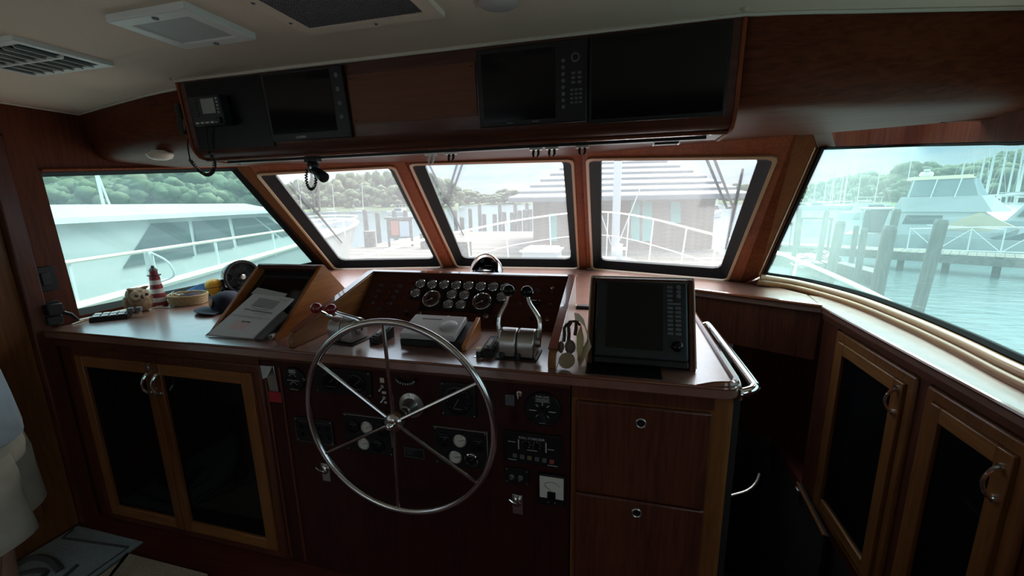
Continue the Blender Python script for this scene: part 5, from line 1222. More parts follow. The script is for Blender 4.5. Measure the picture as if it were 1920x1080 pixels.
# ================================================================== FLOOR MATS, STAIR DETAILS
M_MAT = mat('grey_mat', (0.24, 0.27, 0.26), 0.95, noise=0.2, nscale=120, bump=0.4)
M_MATD = mat('mat_dark', (0.055, 0.050, 0.048), 0.95)
gm = thing('door_mat', 'grey-green door mat with a dark scroll pattern', 'mat', (-2.5, 0.9, 0.0))
MB().box(-2.735, -2.272, 0.35, 1.262, 0.0008, 0.012).build('pile', M_MAT, gm, bevel=0.003)
MB().tube([(-2.72, 1.235, 0.0125), (-2.70, 1.18, 0.0125), (-2.30, 1.215, 0.0125)], 0.006, 6).build('border_line', M_MATD, gm)
MB().tube([(-2.30, 1.215, 0.0125), (-2.298, 0.4, 0.0125)], 0.004, 6).build('border_line', M_MATD, gm)
def flat_curl(pts, w): return MB().tube([(p[0], p[1], 0.0115) for p in smooth_path([(a_, b_, 0) for a_, b_ in pts], 6)], w, 8)
for pts, w in (([(-2.62, 0.96), (-2.70, 1.00), (-2.68, 1.06), (-2.58, 1.07), (-2.46, 1.04)], 0.016), ([(-2.66, 0.93), (-2.60, 1.00), (-2.52, 1.02), (-2.50, 0.97), (-2.58, 0.93), (-2.52, 0.90)], 0.013), ([(-2.42, 1.08), (-2.40, 1.0), (-2.44, 0.94)], 0.010)):
    flat_curl(pts, w).build('scroll', M_MATD, gm)
c1, c2, c3 = pz(238, 1040, 0.0), pz(390, 1080, 0.0), pz(190, 1080, 0.0)
tag(MB().prism([(c1.x, c1.y, 0.0008), (c2.x, c2.y, 0.0008), (c2.x + 0.05, 0.2, 0.0008), (-2.255, 0.2, 0.0008), (-2.255, c1.y, 0.0008)], (0, 0, 0.010)).build('cream_rug', mat('cream_rug', (0.42, 0.35, 0.24), 0.95, noise=0.2, nscale=140, bump=0.4), bevel=0.003), 'plain cream rug beside the grey-green door mat', 'rug')
h0 = [py(1366, 930, 1.9), py(1400, 920, 1.92), py(1417, 905, 1.95), py(1424, 888, 1.98)]
tag(MB().tube([V((0.402, h0[0].y, h0[0].z - 0.01))] + smooth_path(h0, 5), 0.006, 8).build('stair_handle', M_BRUSH), 'thin bent metal handle in the dark stairwell', 'handle')
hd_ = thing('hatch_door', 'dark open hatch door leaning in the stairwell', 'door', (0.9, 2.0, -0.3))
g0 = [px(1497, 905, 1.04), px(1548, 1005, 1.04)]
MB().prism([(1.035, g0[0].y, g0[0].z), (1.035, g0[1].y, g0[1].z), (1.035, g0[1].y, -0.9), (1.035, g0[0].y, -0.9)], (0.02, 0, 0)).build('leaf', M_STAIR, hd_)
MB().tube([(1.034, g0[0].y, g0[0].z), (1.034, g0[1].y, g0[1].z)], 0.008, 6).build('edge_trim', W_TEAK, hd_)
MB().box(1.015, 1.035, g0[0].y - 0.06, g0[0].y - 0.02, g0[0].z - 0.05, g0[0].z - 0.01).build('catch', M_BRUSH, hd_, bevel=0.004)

# ================================================================== PERSON AT THE LEFT EDGE
pr_M = T(-2.20, 0.765, 0.0125) @ Rz(-35)
ps_ = thing('person', 'person in a pale blue shirt and beige shorts standing by the wooden door', 'person', M=pr_M)
M_SKIN = mat('skin', (0.46, 0.24, 0.17), 0.55)
verts = []; edges = []; radii = []
def jv(p, r, par=None):
    verts.append(p); radii.append(r if isinstance(r, tuple) else (r, r))
    if par is not None: edges.append((par, len(verts) - 1))
    return len(verts) - 1
pel = jv((0, 0, 0.93), (0.125, 0.10)); spi = jv((0, 0.0, 1.10), (0.12, 0.095), pel); che = jv((0, 0, 1.29), (0.14, 0.105), spi)
nb = jv((0, -0.012, 1.455), (0.062, 0.058), che); nk = jv((0, 0.0, 1.515), (0.064, 0.064), nb); hd1 = jv((0, 0.018, 1.595), (0.088, 0.104), nk); hd2 = jv((0, 0.008, 1.685), (0.092, 0.104), hd1); jv((0, 0.0, 1.745), (0.06, 0.066), hd2)
jv((0, 0.125, 1.622), (0.018, 0.018), hd1)
for s in (-1, 1):
    h = jv((s * 0.088, 0, 0.86), 0.088, pel); th = jv((s * 0.092, 0.006, 0.68), 0.078, h); k = jv((s * 0.095, 0.015, 0.48), 0.056, th); cf = jv((s * 0.096, -0.012, 0.34), 0.054, k); an = jv((s * 0.098, -0.012, 0.09), 0.036, cf)
    ft = jv((s * 0.104, 0.06, 0.045), (0.040, 0.035), an); jv((s * 0.112, 0.145, 0.030), (0.038, 0.022), ft)
    sh = jv((s * 0.165, -0.008, 1.405), 0.058, che); el = jv((s * 0.220, -0.06, 1.13), 0.040, sh); fo = jv((s * 0.15, -0.15, 1.05), 0.036, el); wr = jv((s * 0.045, -0.185, 0.985 + 0.02 * s), 0.027, fo); pa = jv((-s * 0.02, -0.192, 0.965 + 0.03 * s), (0.024, 0.034), wr)
    zb = 0.965 + 0.03 * s
    for i in range(4):
        zz = zb - 0.030 + 0.020 * i; ln = (0.060, 0.072, 0.078, 0.068)[i]
        f1 = jv((-s * 0.06, -0.195, zz), 0.0095, pa); f2 = jv((-s * (0.06 + ln * 0.5), -0.190, zz), 0.0085, f1); jv((-s * (0.06 + ln * 0.95), -0.178, zz), 0.007, f2)
    t1 = jv((-s * 0.03, -0.195, zb + 0.052), 0.011, pa); jv((-s * 0.06, -0.192, zb + 0.062), 0.008, t1)
me = bpy.data.meshes.new('body'); me.from_pydata(verts, edges, [])
bo = bpy.data.objects.new('body', me); COL.objects.link(bo); bo.parent = ps_
sk = bo.modifiers.new('skin', 'SKIN'); 
for i, r in enumerate(radii): me.skin_vertices[0].data[i].radius = r
me.skin_vertices[0].data[0].use_root = True
sk.use_smooth_shade = True
sb_ = bo.modifiers.new('sub', 'SUBSURF'); sb_.levels = 2; sb_.render_levels = 2
me.materials.append(M_SKIN)
def ell(cx, cy, z, a, b, n=28, wob=0.0, ph=0.0): return [(cx + (a + wob * math.sin(5 * t + ph + z * 20)) * math.cos(t), cy + (b + wob * math.cos(4 * t + ph + z * 17)) * math.sin(t), z) for t in [2 * math.pi * k / n for k in range(n)]]
M_SHORT = mat('beige_cotton', (0.58, 0.53, 0.42), 0.9, noise=0.18, nscale=12, bump=0.35); M_SHIRT = mat('pale_blue_cotton', (0.56, 0.63, 0.66), 0.9, noise=0.15, nscale=14, bump=0.35)
sh_ = MB().loft([ell(0, 0, 1.00, 0.165, 0.125), ell(0, 0, 0.95, 0.178, 0.135, wob=0.002), ell(0, 0, 0.88, 0.196, 0.150, wob=0.004), ell(0, 0, 0.80, 0.205, 0.158, wob=0.005), ell(0, 0, 0.76, 0.205, 0.150, wob=0.004)], caps=False)
for s in (-1, 1):
    sh_.loft([ell(s * 0.095, 0, 0.81, 0.100, 0.140), ell(s * 0.098, 0.0, 0.74, 0.112, 0.146, wob=0.005, ph=s), ell(s * 0.102, 0.0, 0.66, 0.116, 0.142, wob=0.008, ph=s + 1), ell(s * 0.106, 0.004, 0.58, 0.122, 0.142, wob=0.007, ph=s + 2), ell(s * 0.110, 0.006, 0.505, 0.130, 0.147, wob=0.006, ph=s + 2.4), ell(s * 0.110, 0.006, 0.50, 0.124, 0.140, wob=0.006, ph=s + 2.4), ell(s * 0.108, 0.004, 0.56, 0.110, 0.128)], caps=False)
so = sh_.build('shorts', M_SHORT, ps_, world=False, smooth=80)
for s in (-1, 1): noisy(MB().box(s * 0.205 - 0.016, s * 0.205 + 0.016, -0.075, 0.075, 0.60, 0.76), 0.004, 8).build('cargo_pocket', M_SHORT, so, world=False, bevel=0.008)
shm = MB().loft([ell(0, -0.005, 1.475, 0.070, 0.066), ell(0, 0, 1.44, 0.125, 0.085), ell(0, 0, 1.39, 0.190, 0.115), ell(0, 0, 1.28, 0.185, 0.135, wob=0.003), ell(0, 0, 1.12, 0.182, 0.138, wob=0.006), ell(0, 0, 0.98, 0.198, 0.150, wob=0.008), ell(0, 0, 0.86, 0.222, 0.172, wob=0.012), ell(0, 0, 0.855, 0.216, 0.166, wob=0.012), ell(0, 0, 0.92, 0.196, 0.15)], caps=False)
for s in (-1, 1): shm.tube([(s * 0.13, -0.004, 1.405), (s * 0.185, -0.01, 1.36), (s * 0.215, -0.016, 1.26), (s * 0.232, -0.02, 1.17)], [0.075, 0.082, 0.078, 0.076], 16)
shm.build('shirt', M_SHIRT, ps_, world=False, smooth=80)
hair = MB().loft([ell(0, -0.016, 1.60, 0.086, 0.088), ell(0, -0.010, 1.66, 0.093, 0.106), ell(0, -0.006, 1.72, 0.086, 0.098), ell(0, 0, 1.772, 0.052, 0.062), ell(0, 0, 1.785, 0.002, 0.002)]); hair.v = [V((p.x, p.y - (0.035 if p.y > 0.03 and p.z < 1.70 else 0), p.z)) for p in hair.v]
hair.build('hair', M_DKBR, ps_, world=False, smooth=80)
for s in (-1, 1):
    ey_ = MB().sphere((s * 0.030, 0.094, 1.648), 0.0115, 10, 8).build('eye', M_WHITE, ps_, world=False)
    MB().sphere((s * 0.030, 0.103, 1.648), 0.005, 8, 6).build('pupil', M_DKBR, ey_, world=False)
    MB().sphere((s * 0.078, 0.005, 1.625), 0.026, 10, 8, (0.35, 0.7, 1.1)).build('ear', M_SKIN, ps_, world=False)
    MB().loft([ell(s * 0.108, 0.05, 0.0015, 0.048, 0.128), ell(s * 0.108, 0.05, 0.025, 0.050, 0.130), ell(s * 0.106, 0.045, 0.055, 0.046, 0.110), ell(s * 0.100, 0.01, 0.085, 0.044, 0.062)]).build('shoe', M_DKBR, ps_, world=False)
MB().box(-0.022, 0.022, 0.090, 0.106, 1.574, 1.581).build('mouth', mat('lip', (0.30, 0.10, 0.09), 0.5), ps_, world=False)
# ================================================================== OUTSIDE: OUR OWN FOREDECK
M_WOODG = mat('weathered_timber', (0.17, 0.145, 0.115), 0.85, noise=0.35, nscale=9)
M_PILE = mat('piling_timber', (0.16, 0.14, 0.115), 0.9, noise=0.4, nscale=5)
WZ = -2.3
deck = [(-3.05, 3.75), (-3.2, 6.5), (-3.0, 7.9), (-2.5, 9.8), (-1.5, 11.6), (-0.62, 12.3), (0.35, 11.0), (1.3, 8.6), (1.72, 7.2), (1.95, 5.5), (1.85, 3.75)]
fd = thing('foredeck', 'white foredeck of the boat ahead of the windshield', 'deck', (-0.6, 7, -0.1))
MB().prism([(x, y, -0.35) for x, y in deck], (0, 0, 0.25)).build('deck_plate', M_GEL, fd)
trunk0 = [(-2.1, 3.75), (-2.0, 7.5), (-1.6, 8.9), (0.2, 8.9), (0.75, 7.5), (0.85, 3.75)]
MB().loft([[(x * 1.0, y, -0.1) for x, y in trunk0], [(x * 0.98 - 0.01, y - 0.05, 0.42) for x, y in trunk0], [(x * 0.93 - 0.04, y - 0.12, 0.50) for x, y in trunk0]]).build('coachroof', M_GEL, fd, bevel=0.02)
for y in (3.3,):
    MB().prism([(-3.25, -7.5, -0.35), (-2.86, -7.5, -0.35), (-2.86, 3.75, -0.35), (-3.15, 3.75, -0.35)], (0, 0, 0.25)).build('side_deck', M_GEL, fd)
    MB().prism([(1.30, -7.5, -0.35), (1.84, -7.5, -0.35), (1.9, 3.75, -0.35), (1.36, 3.75, -0.35)], (0, 0, 0.25)).build('side_deck', M_GEL, fd)
MB().box(-2.8, 1.24, -7.5, -3.12, -0.35, -0.1).build('aft_bounce_deck', M_GEL, fd)  # unseen white deck added to bounce daylight up onto the cabin ceiling
b = thing('deck_box', 'white moulded deck box with rounded rim on the coachroof', 'deck box', (-1.42, 7.8, 0.5))
MB().loft([[(-1.78, 7.5, 0.505), (-1.08, 7.5, 0.505), (-1.08, 8.1, 0.505), (-1.78, 8.1, 0.505)], [(-1.76, 7.52, 0.80), (-1.10, 7.52, 0.80), (-1.10, 8.08, 0.80), (-1.76, 8.08, 0.80)]]).build('body', M_GEL, b, bevel=0.06, seg=4)
MB().tube([(-1.79, 7.49, 0.74), (-1.07, 7.49, 0.74), (-1.07, 8.11, 0.74), (-1.79, 8.11, 0.74)], 0.02, 6, closed=True).build('rim', M_WHITE, b)
b = thing('deck_locker', 'white moulded deck locker beside the anchor post', 'locker', (-0.5, 7.6, 0.5))
MB().loft([[(-0.82, 7.3, 0.505), (-0.42, 7.3, 0.505), (-0.42, 8.0, 0.505), (-0.82, 8.0, 0.505)], [(-0.80, 7.32, 0.78), (-0.46, 7.32, 0.78), (-0.46, 7.98, 0.78), (-0.80, 7.98, 0.78)]]).build('body', M_GEL, b, bevel=0.05, seg=4)
MB().box(-0.84, -0.40, 7.28, 8.02, 0.76, 0.79).build('lid', M_WHITE, b, bevel=0.01)
b = thing('mooring_post', 'short white mooring post on the coachroof', 'mooring post', (-0.02, 8.3, 0.5))
MB().lathe([(0.07, 0.505), (0.06, 0.56), (0.055, 0.78), (0.07, 0.80), (0.0005, 0.82)], 14, T(0.0, 8.3, 0)).build('post', M_GEL, b)
MB().tube([(-0.14, 8.3, 0.72), (0.14, 8.3, 0.72)], 0.025, 8).build('cross_bar', M_STEEL, b)
b = thing('deck_hatch', 'raised white deck hatch behind the mooring post on the coachroof', 'hatch', (0.3, 6.2, 0.5))
MB().box(-0.15, 0.62, 5.9, 7.0, 0.503, 0.58).build('coaming', M_GEL, b, bevel=0.02)
MB().box(-0.10, 0.57, 5.95, 6.95, 0.58, 0.60).build('lid', M_WHITE, b, bevel=0.008)
rail = [(-3.15, 0.5, 0.82), (-3.2, 2.2, 0.86), (-3.3, 4.4, 0.95), (-3.15, 6.5, 1.06), (-2.98, 7.9, 1.10), (-2.55, 10.0, 1.18), (-1.5, 11.75, 1.29), (-0.6, 12.35, 1.31), (0.10, 11.6, 1.27), (0.73, 10.2, 1.19), (1.35, 8.6, 1.066), (1.70, 7.3, 1.0), (2.03, 6.2, 0.92), (2.0, 4.2, 0.88), (1.88, 2.4, 0.80), (1.84, 0.5, 0.75)]
rl = thing('bow_rail', 'cream-capped bow rail running around our own foredeck', 'rail', (-0.6, 7, -0.1))
rs = smooth_path(rail, 6)
MB().tube(rs, 0.022, 8).build('top_rail', M_RAILC, rl)
MB().tube([V((p.x * 1.0, p.y, p.z * 0.5 + 0.0)) for p in rs[18:]], 0.012, 6).build('mid_rail', M_RAILC, rl)
for i in range(9, len(rs), 5):
    p = rs[i]; c0 = V((-0.62, p.y, 0)); q_ = p.lerp(V((-0.62, p.y - 0.3, p.z)), 0.06)
    MB().tube([(p.x, p.y, p.z), (q_.x, q_.y - 0.1, -0.1)], 0.016, 6).build('stanchion', M_WHITE, rl)

# wipers on the windshield
def wiper(k, lab, arms, blade):
    n, d = PL[k]
    f = lambda x, y, h=0.05: on_plane(x, y, n, d) + n * h
    t = thing('wiper', lab, 'wiper', f(*blade[1]))
    for a_ in arms: MB().tube([f(*a_[0], 0.07), f(*a_[1], 0.05)], 0.008, 6).build('arm', M_GREYD, t)
    MB().tube([f(*arms[0][1], 0.05), f(*arms[-1][1], 0.05)], 0.008, 6).build('link', M_GREYD, t)
    MB().tube([f(*blade[0], 0.03), f((blade[0][0] + blade[1][0]) / 2, (blade[0][1] + blade[1][1]) / 2, 0.035), f(*blade[1], 0.03)], [0.006, 0.011, 0.006], 6).build('blade', M_BLACK, t)
wiper(2, 'double-armed wiper behind the hanging microphone', [((578, 318), (587, 408)), ((590, 318), (597, 405))], ((543, 348), (640, 461)))
wiper(3, 'double-armed wiper on the middle windshield pane', [((862, 296), (833, 390)), ((873, 296), (840, 390))], ((798, 305), (868, 447)))
wiper(4, 'double-armed wiper on the windshield pane facing the boathouse', [((1306, 285), (1360, 403)), ((1321, 285), (1372, 402))], ((1391, 326), (1359, 474)))

# ================================================================== WATER, FAR SHORE, TREES
m = mat('water', (0.10, 0.14, 0.14), 0.12, spec=0.6)
t_ = m.node_tree; tcn = t_.nodes.new('ShaderNodeTexCoord'); mpn = t_.nodes.new('ShaderNodeMapping'); mpn.inputs['Scale'].default_value = (0.9, 2.2, 1)
no = t_.nodes.new('ShaderNodeTexNoise'); no.inputs['Scale'].default_value = 1.1; no.inputs['Detail'].default_value = 6
bpn_ = t_.nodes.new('ShaderNodeBump'); bpn_.inputs['Strength'].default_value = 0.5; bpn_.inputs['Distance'].default_value = 0.12
t_.links.new(tcn.outputs['Object'], mpn.inputs['Vector']); t_.links.new(mpn.outputs['Vector'], no.inputs['Vector']); t_.links.new(no.outputs['Fac'], bpn_.inputs['Height']); t_.links.new(bpn_.outputs['Normal'], t_.nodes['Principled BSDF'].inputs['Normal'])
wt_ = MB().poly([(-900, -400, WZ), (900, -400, WZ), (900, 1200, WZ), (-900, 1200, WZ)]).build('water', m)
tag(wt_, 'rippled harbour water', 'water', kind='stuff')
M_LEAF = [mat('foliage_%s' % k, c, 0.9, noise=0.45, nscale=0.9, bump=0.5) for k, c in (('deep', (0.075, 0.105, 0.048)), ('mid', (0.100, 0.130, 0.060)), ('olive', (0.125, 0.140, 0.075)))]
from mathutils import noise as mnoise
crowns = []
for v_ in range(4):
    mb = MB()
    rnd = random.Random(v_)
    for j in range(22):
        a_ = rnd.uniform(0, 6.283); zz = 0.22 + 0.66 * (j / 21); ro = 0.34 * math.sin(math.pi * (0.18 + 0.78 * j / 21)) * rnd.uniform(0.6, 1.05)
        c_ = V((ro * math.cos(a_), ro * math.sin(a_), zz))
        rr = rnd.uniform(0.10, 0.17)
        s_ = MB().sphere(c_, rr, 9, 6, (1.15, 1.15, 0.8))
        s_.v = [p + V(mnoise.noise_vector(p * 13 + V((v_ * 5, j, 0)))) * 0.055 for p in s_.v]
        mb.add(s_.v, s_.f)
    mb.tube([(0, 0, 0), (0, 0, 0.35)], [0.04, 0.03], 6)
    crowns.append(mb)
tree_me = [mb.mesh('tree_%d' % i, M_LEAF[i % 3], 70) for i, mb in enumerate(crowns)]
def bearing(x, dist):
    "ground point in the direction of photo column x at a real distance on the water"
    r = ray(x, 384); r.z = 0; r.normalize()
    return V((r.x * dist, r.y * dist, WZ))
def tree(x, ytop, dist, lab, grp, rnd):
    p = bearing(x, dist); r = ray(x, ytop); rh = math.hypot(r.x, r.y)
    ht = 1.65 + r.z / rh * dist - WZ
    ht = max(ht, 5.0)
    o = bpy.data.objects.new('tree', tree_me[rnd.randrange(4)]); COL.objects.link(o)
    base = V((p.x, p.y, WZ))
    o.location = base; w = rnd.uniform(0.85, 1.2) * (min(ht * 0.95, 17) if dist < 450 else 32)
    o.scale = (w, w, ht / 0.98); o.rotation_euler = (0, 0, rnd.uniform(0, 6.28))
    tag(o, lab, 'tree', grp)
    return o
rn = random.Random(3)
def tops(table, x):
    for (x0, y0), (x1, y1) in zip(table, table[1:]):
        if x0 <= x <= x1: return y0 + (y1 - y0) * (x - x0) / (x1 - x0)
    return table[-1][1]
TL = [(-200, 330), (60, 318), (440, 312), (520, 350), (560, 338), (620, 332), (700, 322), (740, 318), (800, 324), (850, 338), (870, 356), (920, 362), (960, 352), (1010, 350), (1060, 352)]
x = -160
while x < 1060:
    far = 330 if 520 < x < 865 else (620 if x >= 865 else 120)
    tree(x, tops(TL, x) + rn.uniform(-3, 5), far * rn.uniform(0.94, 1.06), 'broad leafy tree on the hill behind the white neighbouring yacht' if x < 520 else ('leafy tree on the wooded hill across the water' if x < 865 else 'distant tree on the low far shore beyond the pilings'), 'trees behind the neighbouring yacht' if x < 520 else ('trees on the hill' if x < 865 else 'trees on the low shore'), rn)
    x += rn.uniform(17, 25) if x < 520 else rn.uniform(14, 19)
x = -180
while x < 860:                                   # lower front row
    far = 290 if 520 < x < 860 else 105
    tree(x, tops(TL, x) + 24 + rn.uniform(-6, 6), far * rn.uniform(0.95, 1.03), 'shorter leafy tree in front of the taller trees behind the white yacht' if x < 520 else 'waterside tree at the foot of the wooded hill', 'shorter trees behind the neighbouring yacht' if x < 520 else 'front trees on the hill', rn)
    x += rn.uniform(24, 34)
TR = [(1300, 352), (1400, 345), (1480, 347), (1530, 338), (1560, 336), (1600, 325), (1660, 322), (1690, 305), (1720, 300), (1735, 318), (1790, 308), (1830, 300), (1870, 284), (1920, 282), (2060, 280)]
x = 1300
while x < 2040:
    far = 360 if x < 1480 else 210
    tree(x, tops(TR, x) + rn.uniform(-3, 4), far * rn.uniform(0.94, 1.05), 'leafy tree on the shore behind the moored sailboats' if x < 1680 else 'tall leafy tree on the hill behind the flybridge yacht', 'trees behind the sailboats' if x < 1680 else 'trees behind the flybridge yacht', rn)
    x += rn.uniform(16, 24)
x = 1310
while x < 2040:
    far = 330 if x < 1480 else 185
    tree(x, tops(TR, x) + 26 + rn.uniform(-5, 5), far * rn.uniform(0.96, 1.03), 'shorter waterside tree behind the moored sailboats' if x < 1680 else 'shorter tree below the hill behind the flybridge yacht', 'front trees behind the sailboats' if x < 1680 else 'front trees behind the flybridge yacht', rn)
    x += rn.uniform(22, 32)
# land under the trees
M_LAND = mat('shore_land', (0.10, 0.13, 0.06), 0.95, noise=0.4, nscale=0.05)
def land(name, xs, d0, d1, h, lab):
    rows = []
    for dd, hh in ((d0, -0.5), (d0 + 3, 1.2), ((d0 + d1) / 2, h), (d1, h * 1.2)):
        rows.append([bearing(xx, dd) + V((0, 0, hh)) for xx in xs])
    o = MB().grid(rows).build(name, M_LAND); struct(o)
land('shore_left', range(-700, 521, 60), 92, 200, 4, '')
land('shore_ahead', range(500, 881, 40), 272, 420, 7, '')
land('shore_far', range(840, 1101, 40), 590, 800, 4, '')
land('shore_right', range(1280, 1501, 40), 318, 450, 4, '')
land('shore_starboard', range(1460, 2300, 60), 172, 300, 5, '')

# ================================================================== BOATS
def hull_mesh(L, bm_, fb_b, fb_s, n=14, draft=0.4):
    rows = []
    for i in range(n + 1):
        t = i / n; x = -L / 2 + L * t
        w = bm_ / 2 * (1 - max(0, (t - 0.45) / 0.55) ** 2.4) + 0.02
        fb = fb_s + (fb_b - fb_s) * t ** 1.6
        rk = 0.10 * L * max(0, t - 0.7) / 0.3
        rows.append([(x - rk * 1.0, -w * 0.15, -draft), (x - rk * 0.6, -w * 0.82, 0.05), (x, -w, fb), (x, -w * 0.9, fb), (x, 0, fb - 0.06), (x, w * 0.9, fb), (x, w, fb), (x - rk * 0.6, w * 0.82, 0.05), (x - rk, w * 0.15, -draft)])
    return MB().loft(rows, closed=True)
M_SPAR = mat('alloy_spar', (0.58, 0.58, 0.55), 0.5); M_BWIN = mat('boat_window', (0.035, 0.05, 0.055), 0.1)
def sailboat_parts(root, L, H):
    hull_mesh(L, L * 0.3, L * 0.115, L * 0.09).build('hull', M_HULL, root, world=False)
    MB().loft([[(-L * .22, -L * .085, L * .085), (L * .18, -L * .06, L * .085), (L * .18, L * .06, L * .085), (-L * .22, L * .085, L * .085)], [(-L * .20, -L * .07, L * .13), (L * .12, -L * .045, L * .13), (L * .12, L * .045, L * .13), (-L * .20, L * .07, L * .13)]]).build('cabin', M_GEL, root, world=False)
    MB().tube([(L * .1, 0, L * .12), (L * .1, 0, H)], [0.13, 0.10], 6).build('mast', M_SPAR, root, world=False)
    MB().tube([(L * .1, 0, L * .22), (-L * .3, 0, L * .23)], 0.12, 6).build('boom', M_SPAR, root, world=False)
    MB().tube([(L * .1, 0, H * .98), (L * .48, 0, L * .12)], 0.02, 4).tube([(L * .1, 0, H * .98), (-L * .48, 0, L * .1)], 0.02, 4).build('stay', M_SPAR, root, world=False)
sp0 = None
def sailboat(x, dist, H, rot, lab, grp, L=10):
    global sp0
    p = bearing(x, dist)
    if sp0 is None:
        r = thing('sailboat', lab, 'sailboat', p, group=grp); sailboat_parts(r, 10, 13); sp0 = r
    else: r = copy_tree(sp0); r['label'] = lab; r['group'] = grp
    r.location = p; r.rotation_euler = (rad(rn.uniform(-1.5, 1.5)), rad(rn.uniform(-2, 2)), rad(rot)); r.scale = (L / 10, L / 10, H / 13)
    return r
for x, H in ((1500, 9), (1518, 11), (1538, 13), (1549, 12.5), (1556, 12), (1566, 12), (1576, 13.5), (1586, 13), (1613, 14), (1630, 12)):
    sailboat(x, rn.uniform(150, 165), H * 0.98, rn.uniform(0, 360), 'bare-masted sailboat in the row along the tree-lined shore', 'sailboats along the shore')
for x, H, d_ in ((1795, 19, 120), (1832, 18, 118), (1850, 17, 119), (1862, 20, 117), (1878, 19, 118), (1897, 21, 116), (1908, 20, 120), (1918, 18, 117)):
    sailboat(x, d_, H, rn.uniform(60, 120), 'tall-masted sailboat beyond the flybridge yacht', 'sailboats beyond the flybridge yacht', 12)
for x, H, d_, rt in ((676, 13, 200, 10), (560, 14, 190, 30), (622, 12, 205, 0)):
    sailboat(x, d_, H, rt, 'moored sailboat in front of the wooded hill', 'sailboats before the hill')
for x, H, d_ in ((1344, 15, 170), (1303, 13, 185)):
    sailboat(x, d_, H, 80, 'sailboat mast rising behind the boathouse roof', 'sailboats behind the boathouse')
# small moored cruisers
mc0 = None
def cruiser(x, dist, rot, sc, lab, grp=None):
    global mc0
    p = bearing(x, dist)
    if mc0 is None:
        r = mc0 = thing('motor_cruiser', lab, 'motorboat', p)
        hull_mesh(10, 3.4, 1.5, 1.1).build('hull', M_HULL, r, world=False)
        MB().loft([[(-3, -1.3, 1.1), (2.2, -1.0, 1.25), (2.2, 1.0, 1.25), (-3, 1.3, 1.1)], [(-2.6, -1.1, 2.5), (0.6, -0.9, 2.5), (0.6, 0.9, 2.5), (-2.6, 1.1, 2.5)]]).build('cabin', M_GEL, r, world=False)
        for s in (-1, 1): MB().prism([(-2.3, s * 1.24, 1.6), (1.2, s * 1.08, 1.65), (0.4, s * 1.0, 2.3), (-2.2, s * 1.16, 2.3)], (0, s * 0.03, 0)).build('side_window', M_BWIN, r, world=False)
        MB().box(-2.9, 0.2, -1.2, 1.2, 3.5, 3.6).build('hardtop', M_GEL, r, world=False)
        for xx in (-2.7, 0.0):
            for yy in (-1.05, 1.05): MB().tube([(xx, yy, 2.5), (xx + 0.1, yy, 3.5)], 0.04, 5).build('strut', M_WHITE, r, world=False)
    else:
        r = copy_tree(mc0)
    r.location = p; r.rotation_euler = (0, 0, rad(rot)); r.scale = (sc, sc, sc); r['label'] = lab
    if grp: r['group'] = grp
    return r
cruiser(1640, 95, 20, 1.0, 'white motor cruiser moored in open water before the trees')
cruiser(745, 150, 170, 1.0, 'white cruiser moored before the wooded hill')
cruiser(1335, 95, 60, 1.0, 'white cruiser moored beyond the boathouse corner')
for x in (1470, 1502, 1534): cruiser(x, 150, rn.uniform(-10, 10), 0.8, 'low motor cruiser in the row under the shore trees', 'cruisers under the trees')
cruiser(1905, 60, 200, 1.1, 'white motor cruiser beside the tall masts')

# neighbouring white yacht on the left
NH = V((-0.330, 0.944, 0)); NY = V((-0.944, -0.330, 0))
def NB(s, y, z): return NH * s + NY * y + V((0, 0, z))
nb_ = thing('neighbour_yacht', 'large white yacht with dark side windows moored alongside', 'yacht', NB(2, 5.9, WZ))
shear = lambda s: 0.70 + 0.11 * max(0, (s - 5) / 6) + 0.10 * max(0, (s - 11) / 7)
near = [(-9, 3.92), (-2, 3.92), (4, 3.92), (9, 3.92), (12, 3.98), (14.5, 4.15), (16.5, 4.55), (17.8, 5.2), (18.2, 5.9)]
rows = [[NB(s, 5.9, -0.3 + WZ), NB(s - 0.5 * max(0, s - 10) / 8, y + 0.35 + 0.10 * max(0, s - 9), WZ), NB(s, y, shear(s)), NB(s, y + 0.12, shear(s)), NB(s, y + 0.14, shear(s) - 0.35), NB(s, 5.9, shear(s) - 0.3), NB(s, 11.66 - y, shear(s) - 0.35), NB(s, 11.8 - y, shear(s)), NB(s - 0.5 * max(0, s - 10) / 8, 11.45 - y, WZ)] for s, y in near]
MB().loft(rows).build('hull', M_HULL, nb_, smooth=30)
cap = smooth_path([NB(s, y - 0.02, shear(s) + 0.02) for s, y in near] + [NB(s, 11.8 - y, shear(s) + 0.02) for s, y in near[::-1]], 3)
MB().tube(cap, 0.05, 6).build('gunwale_cap', M_RAILC, nb_)
nr = smooth_path([NB(s, y - 0.02, 1.16 + (0.06 * max(0, s - 10) / 8)) for s, y in near] + [NB(s, 11.8 - y, 1.22) for s, y in near[::-1][1:]], 3)
MB().tube(nr, 0.022, 6).build('hand_rail', M_RAILC, nb_)
for s in (0.9, 4.3, 6.6, 8.4, 10.5, 12.8):
    MB().tube([NB(s, 3.92, 0.70), NB(s, 3.92, 1.16)], 0.02, 6).build('stanchion', M_WHITE, nb_)
NPL = (NY, 4.75)
def npx(x, y, off=0.0): return on_plane(x, y, NPL[0], NPL[1]) - NY * off
eave_l, eave_r = npx(-260, 433), npx(505, 399)
zc = 0.35
f0 = npx(505, 399); f1 = npx(585, 462)
sd = lambda p: p.dot(NH)
s_f, s_b = sd(f0), sd(f1)
side = [NB(-8, 4.75, zc), NB(s_b, 4.75, zc), NB(s_b, 4.75, f1.z), NB(s_f, 4.75, f0.z), NB(-8, 4.75, npx(95, 421).z)]
MB().prism(side, NY * 2.3).build('deckhouse', M_HULL, nb_)
zr = npx(95, 421).z
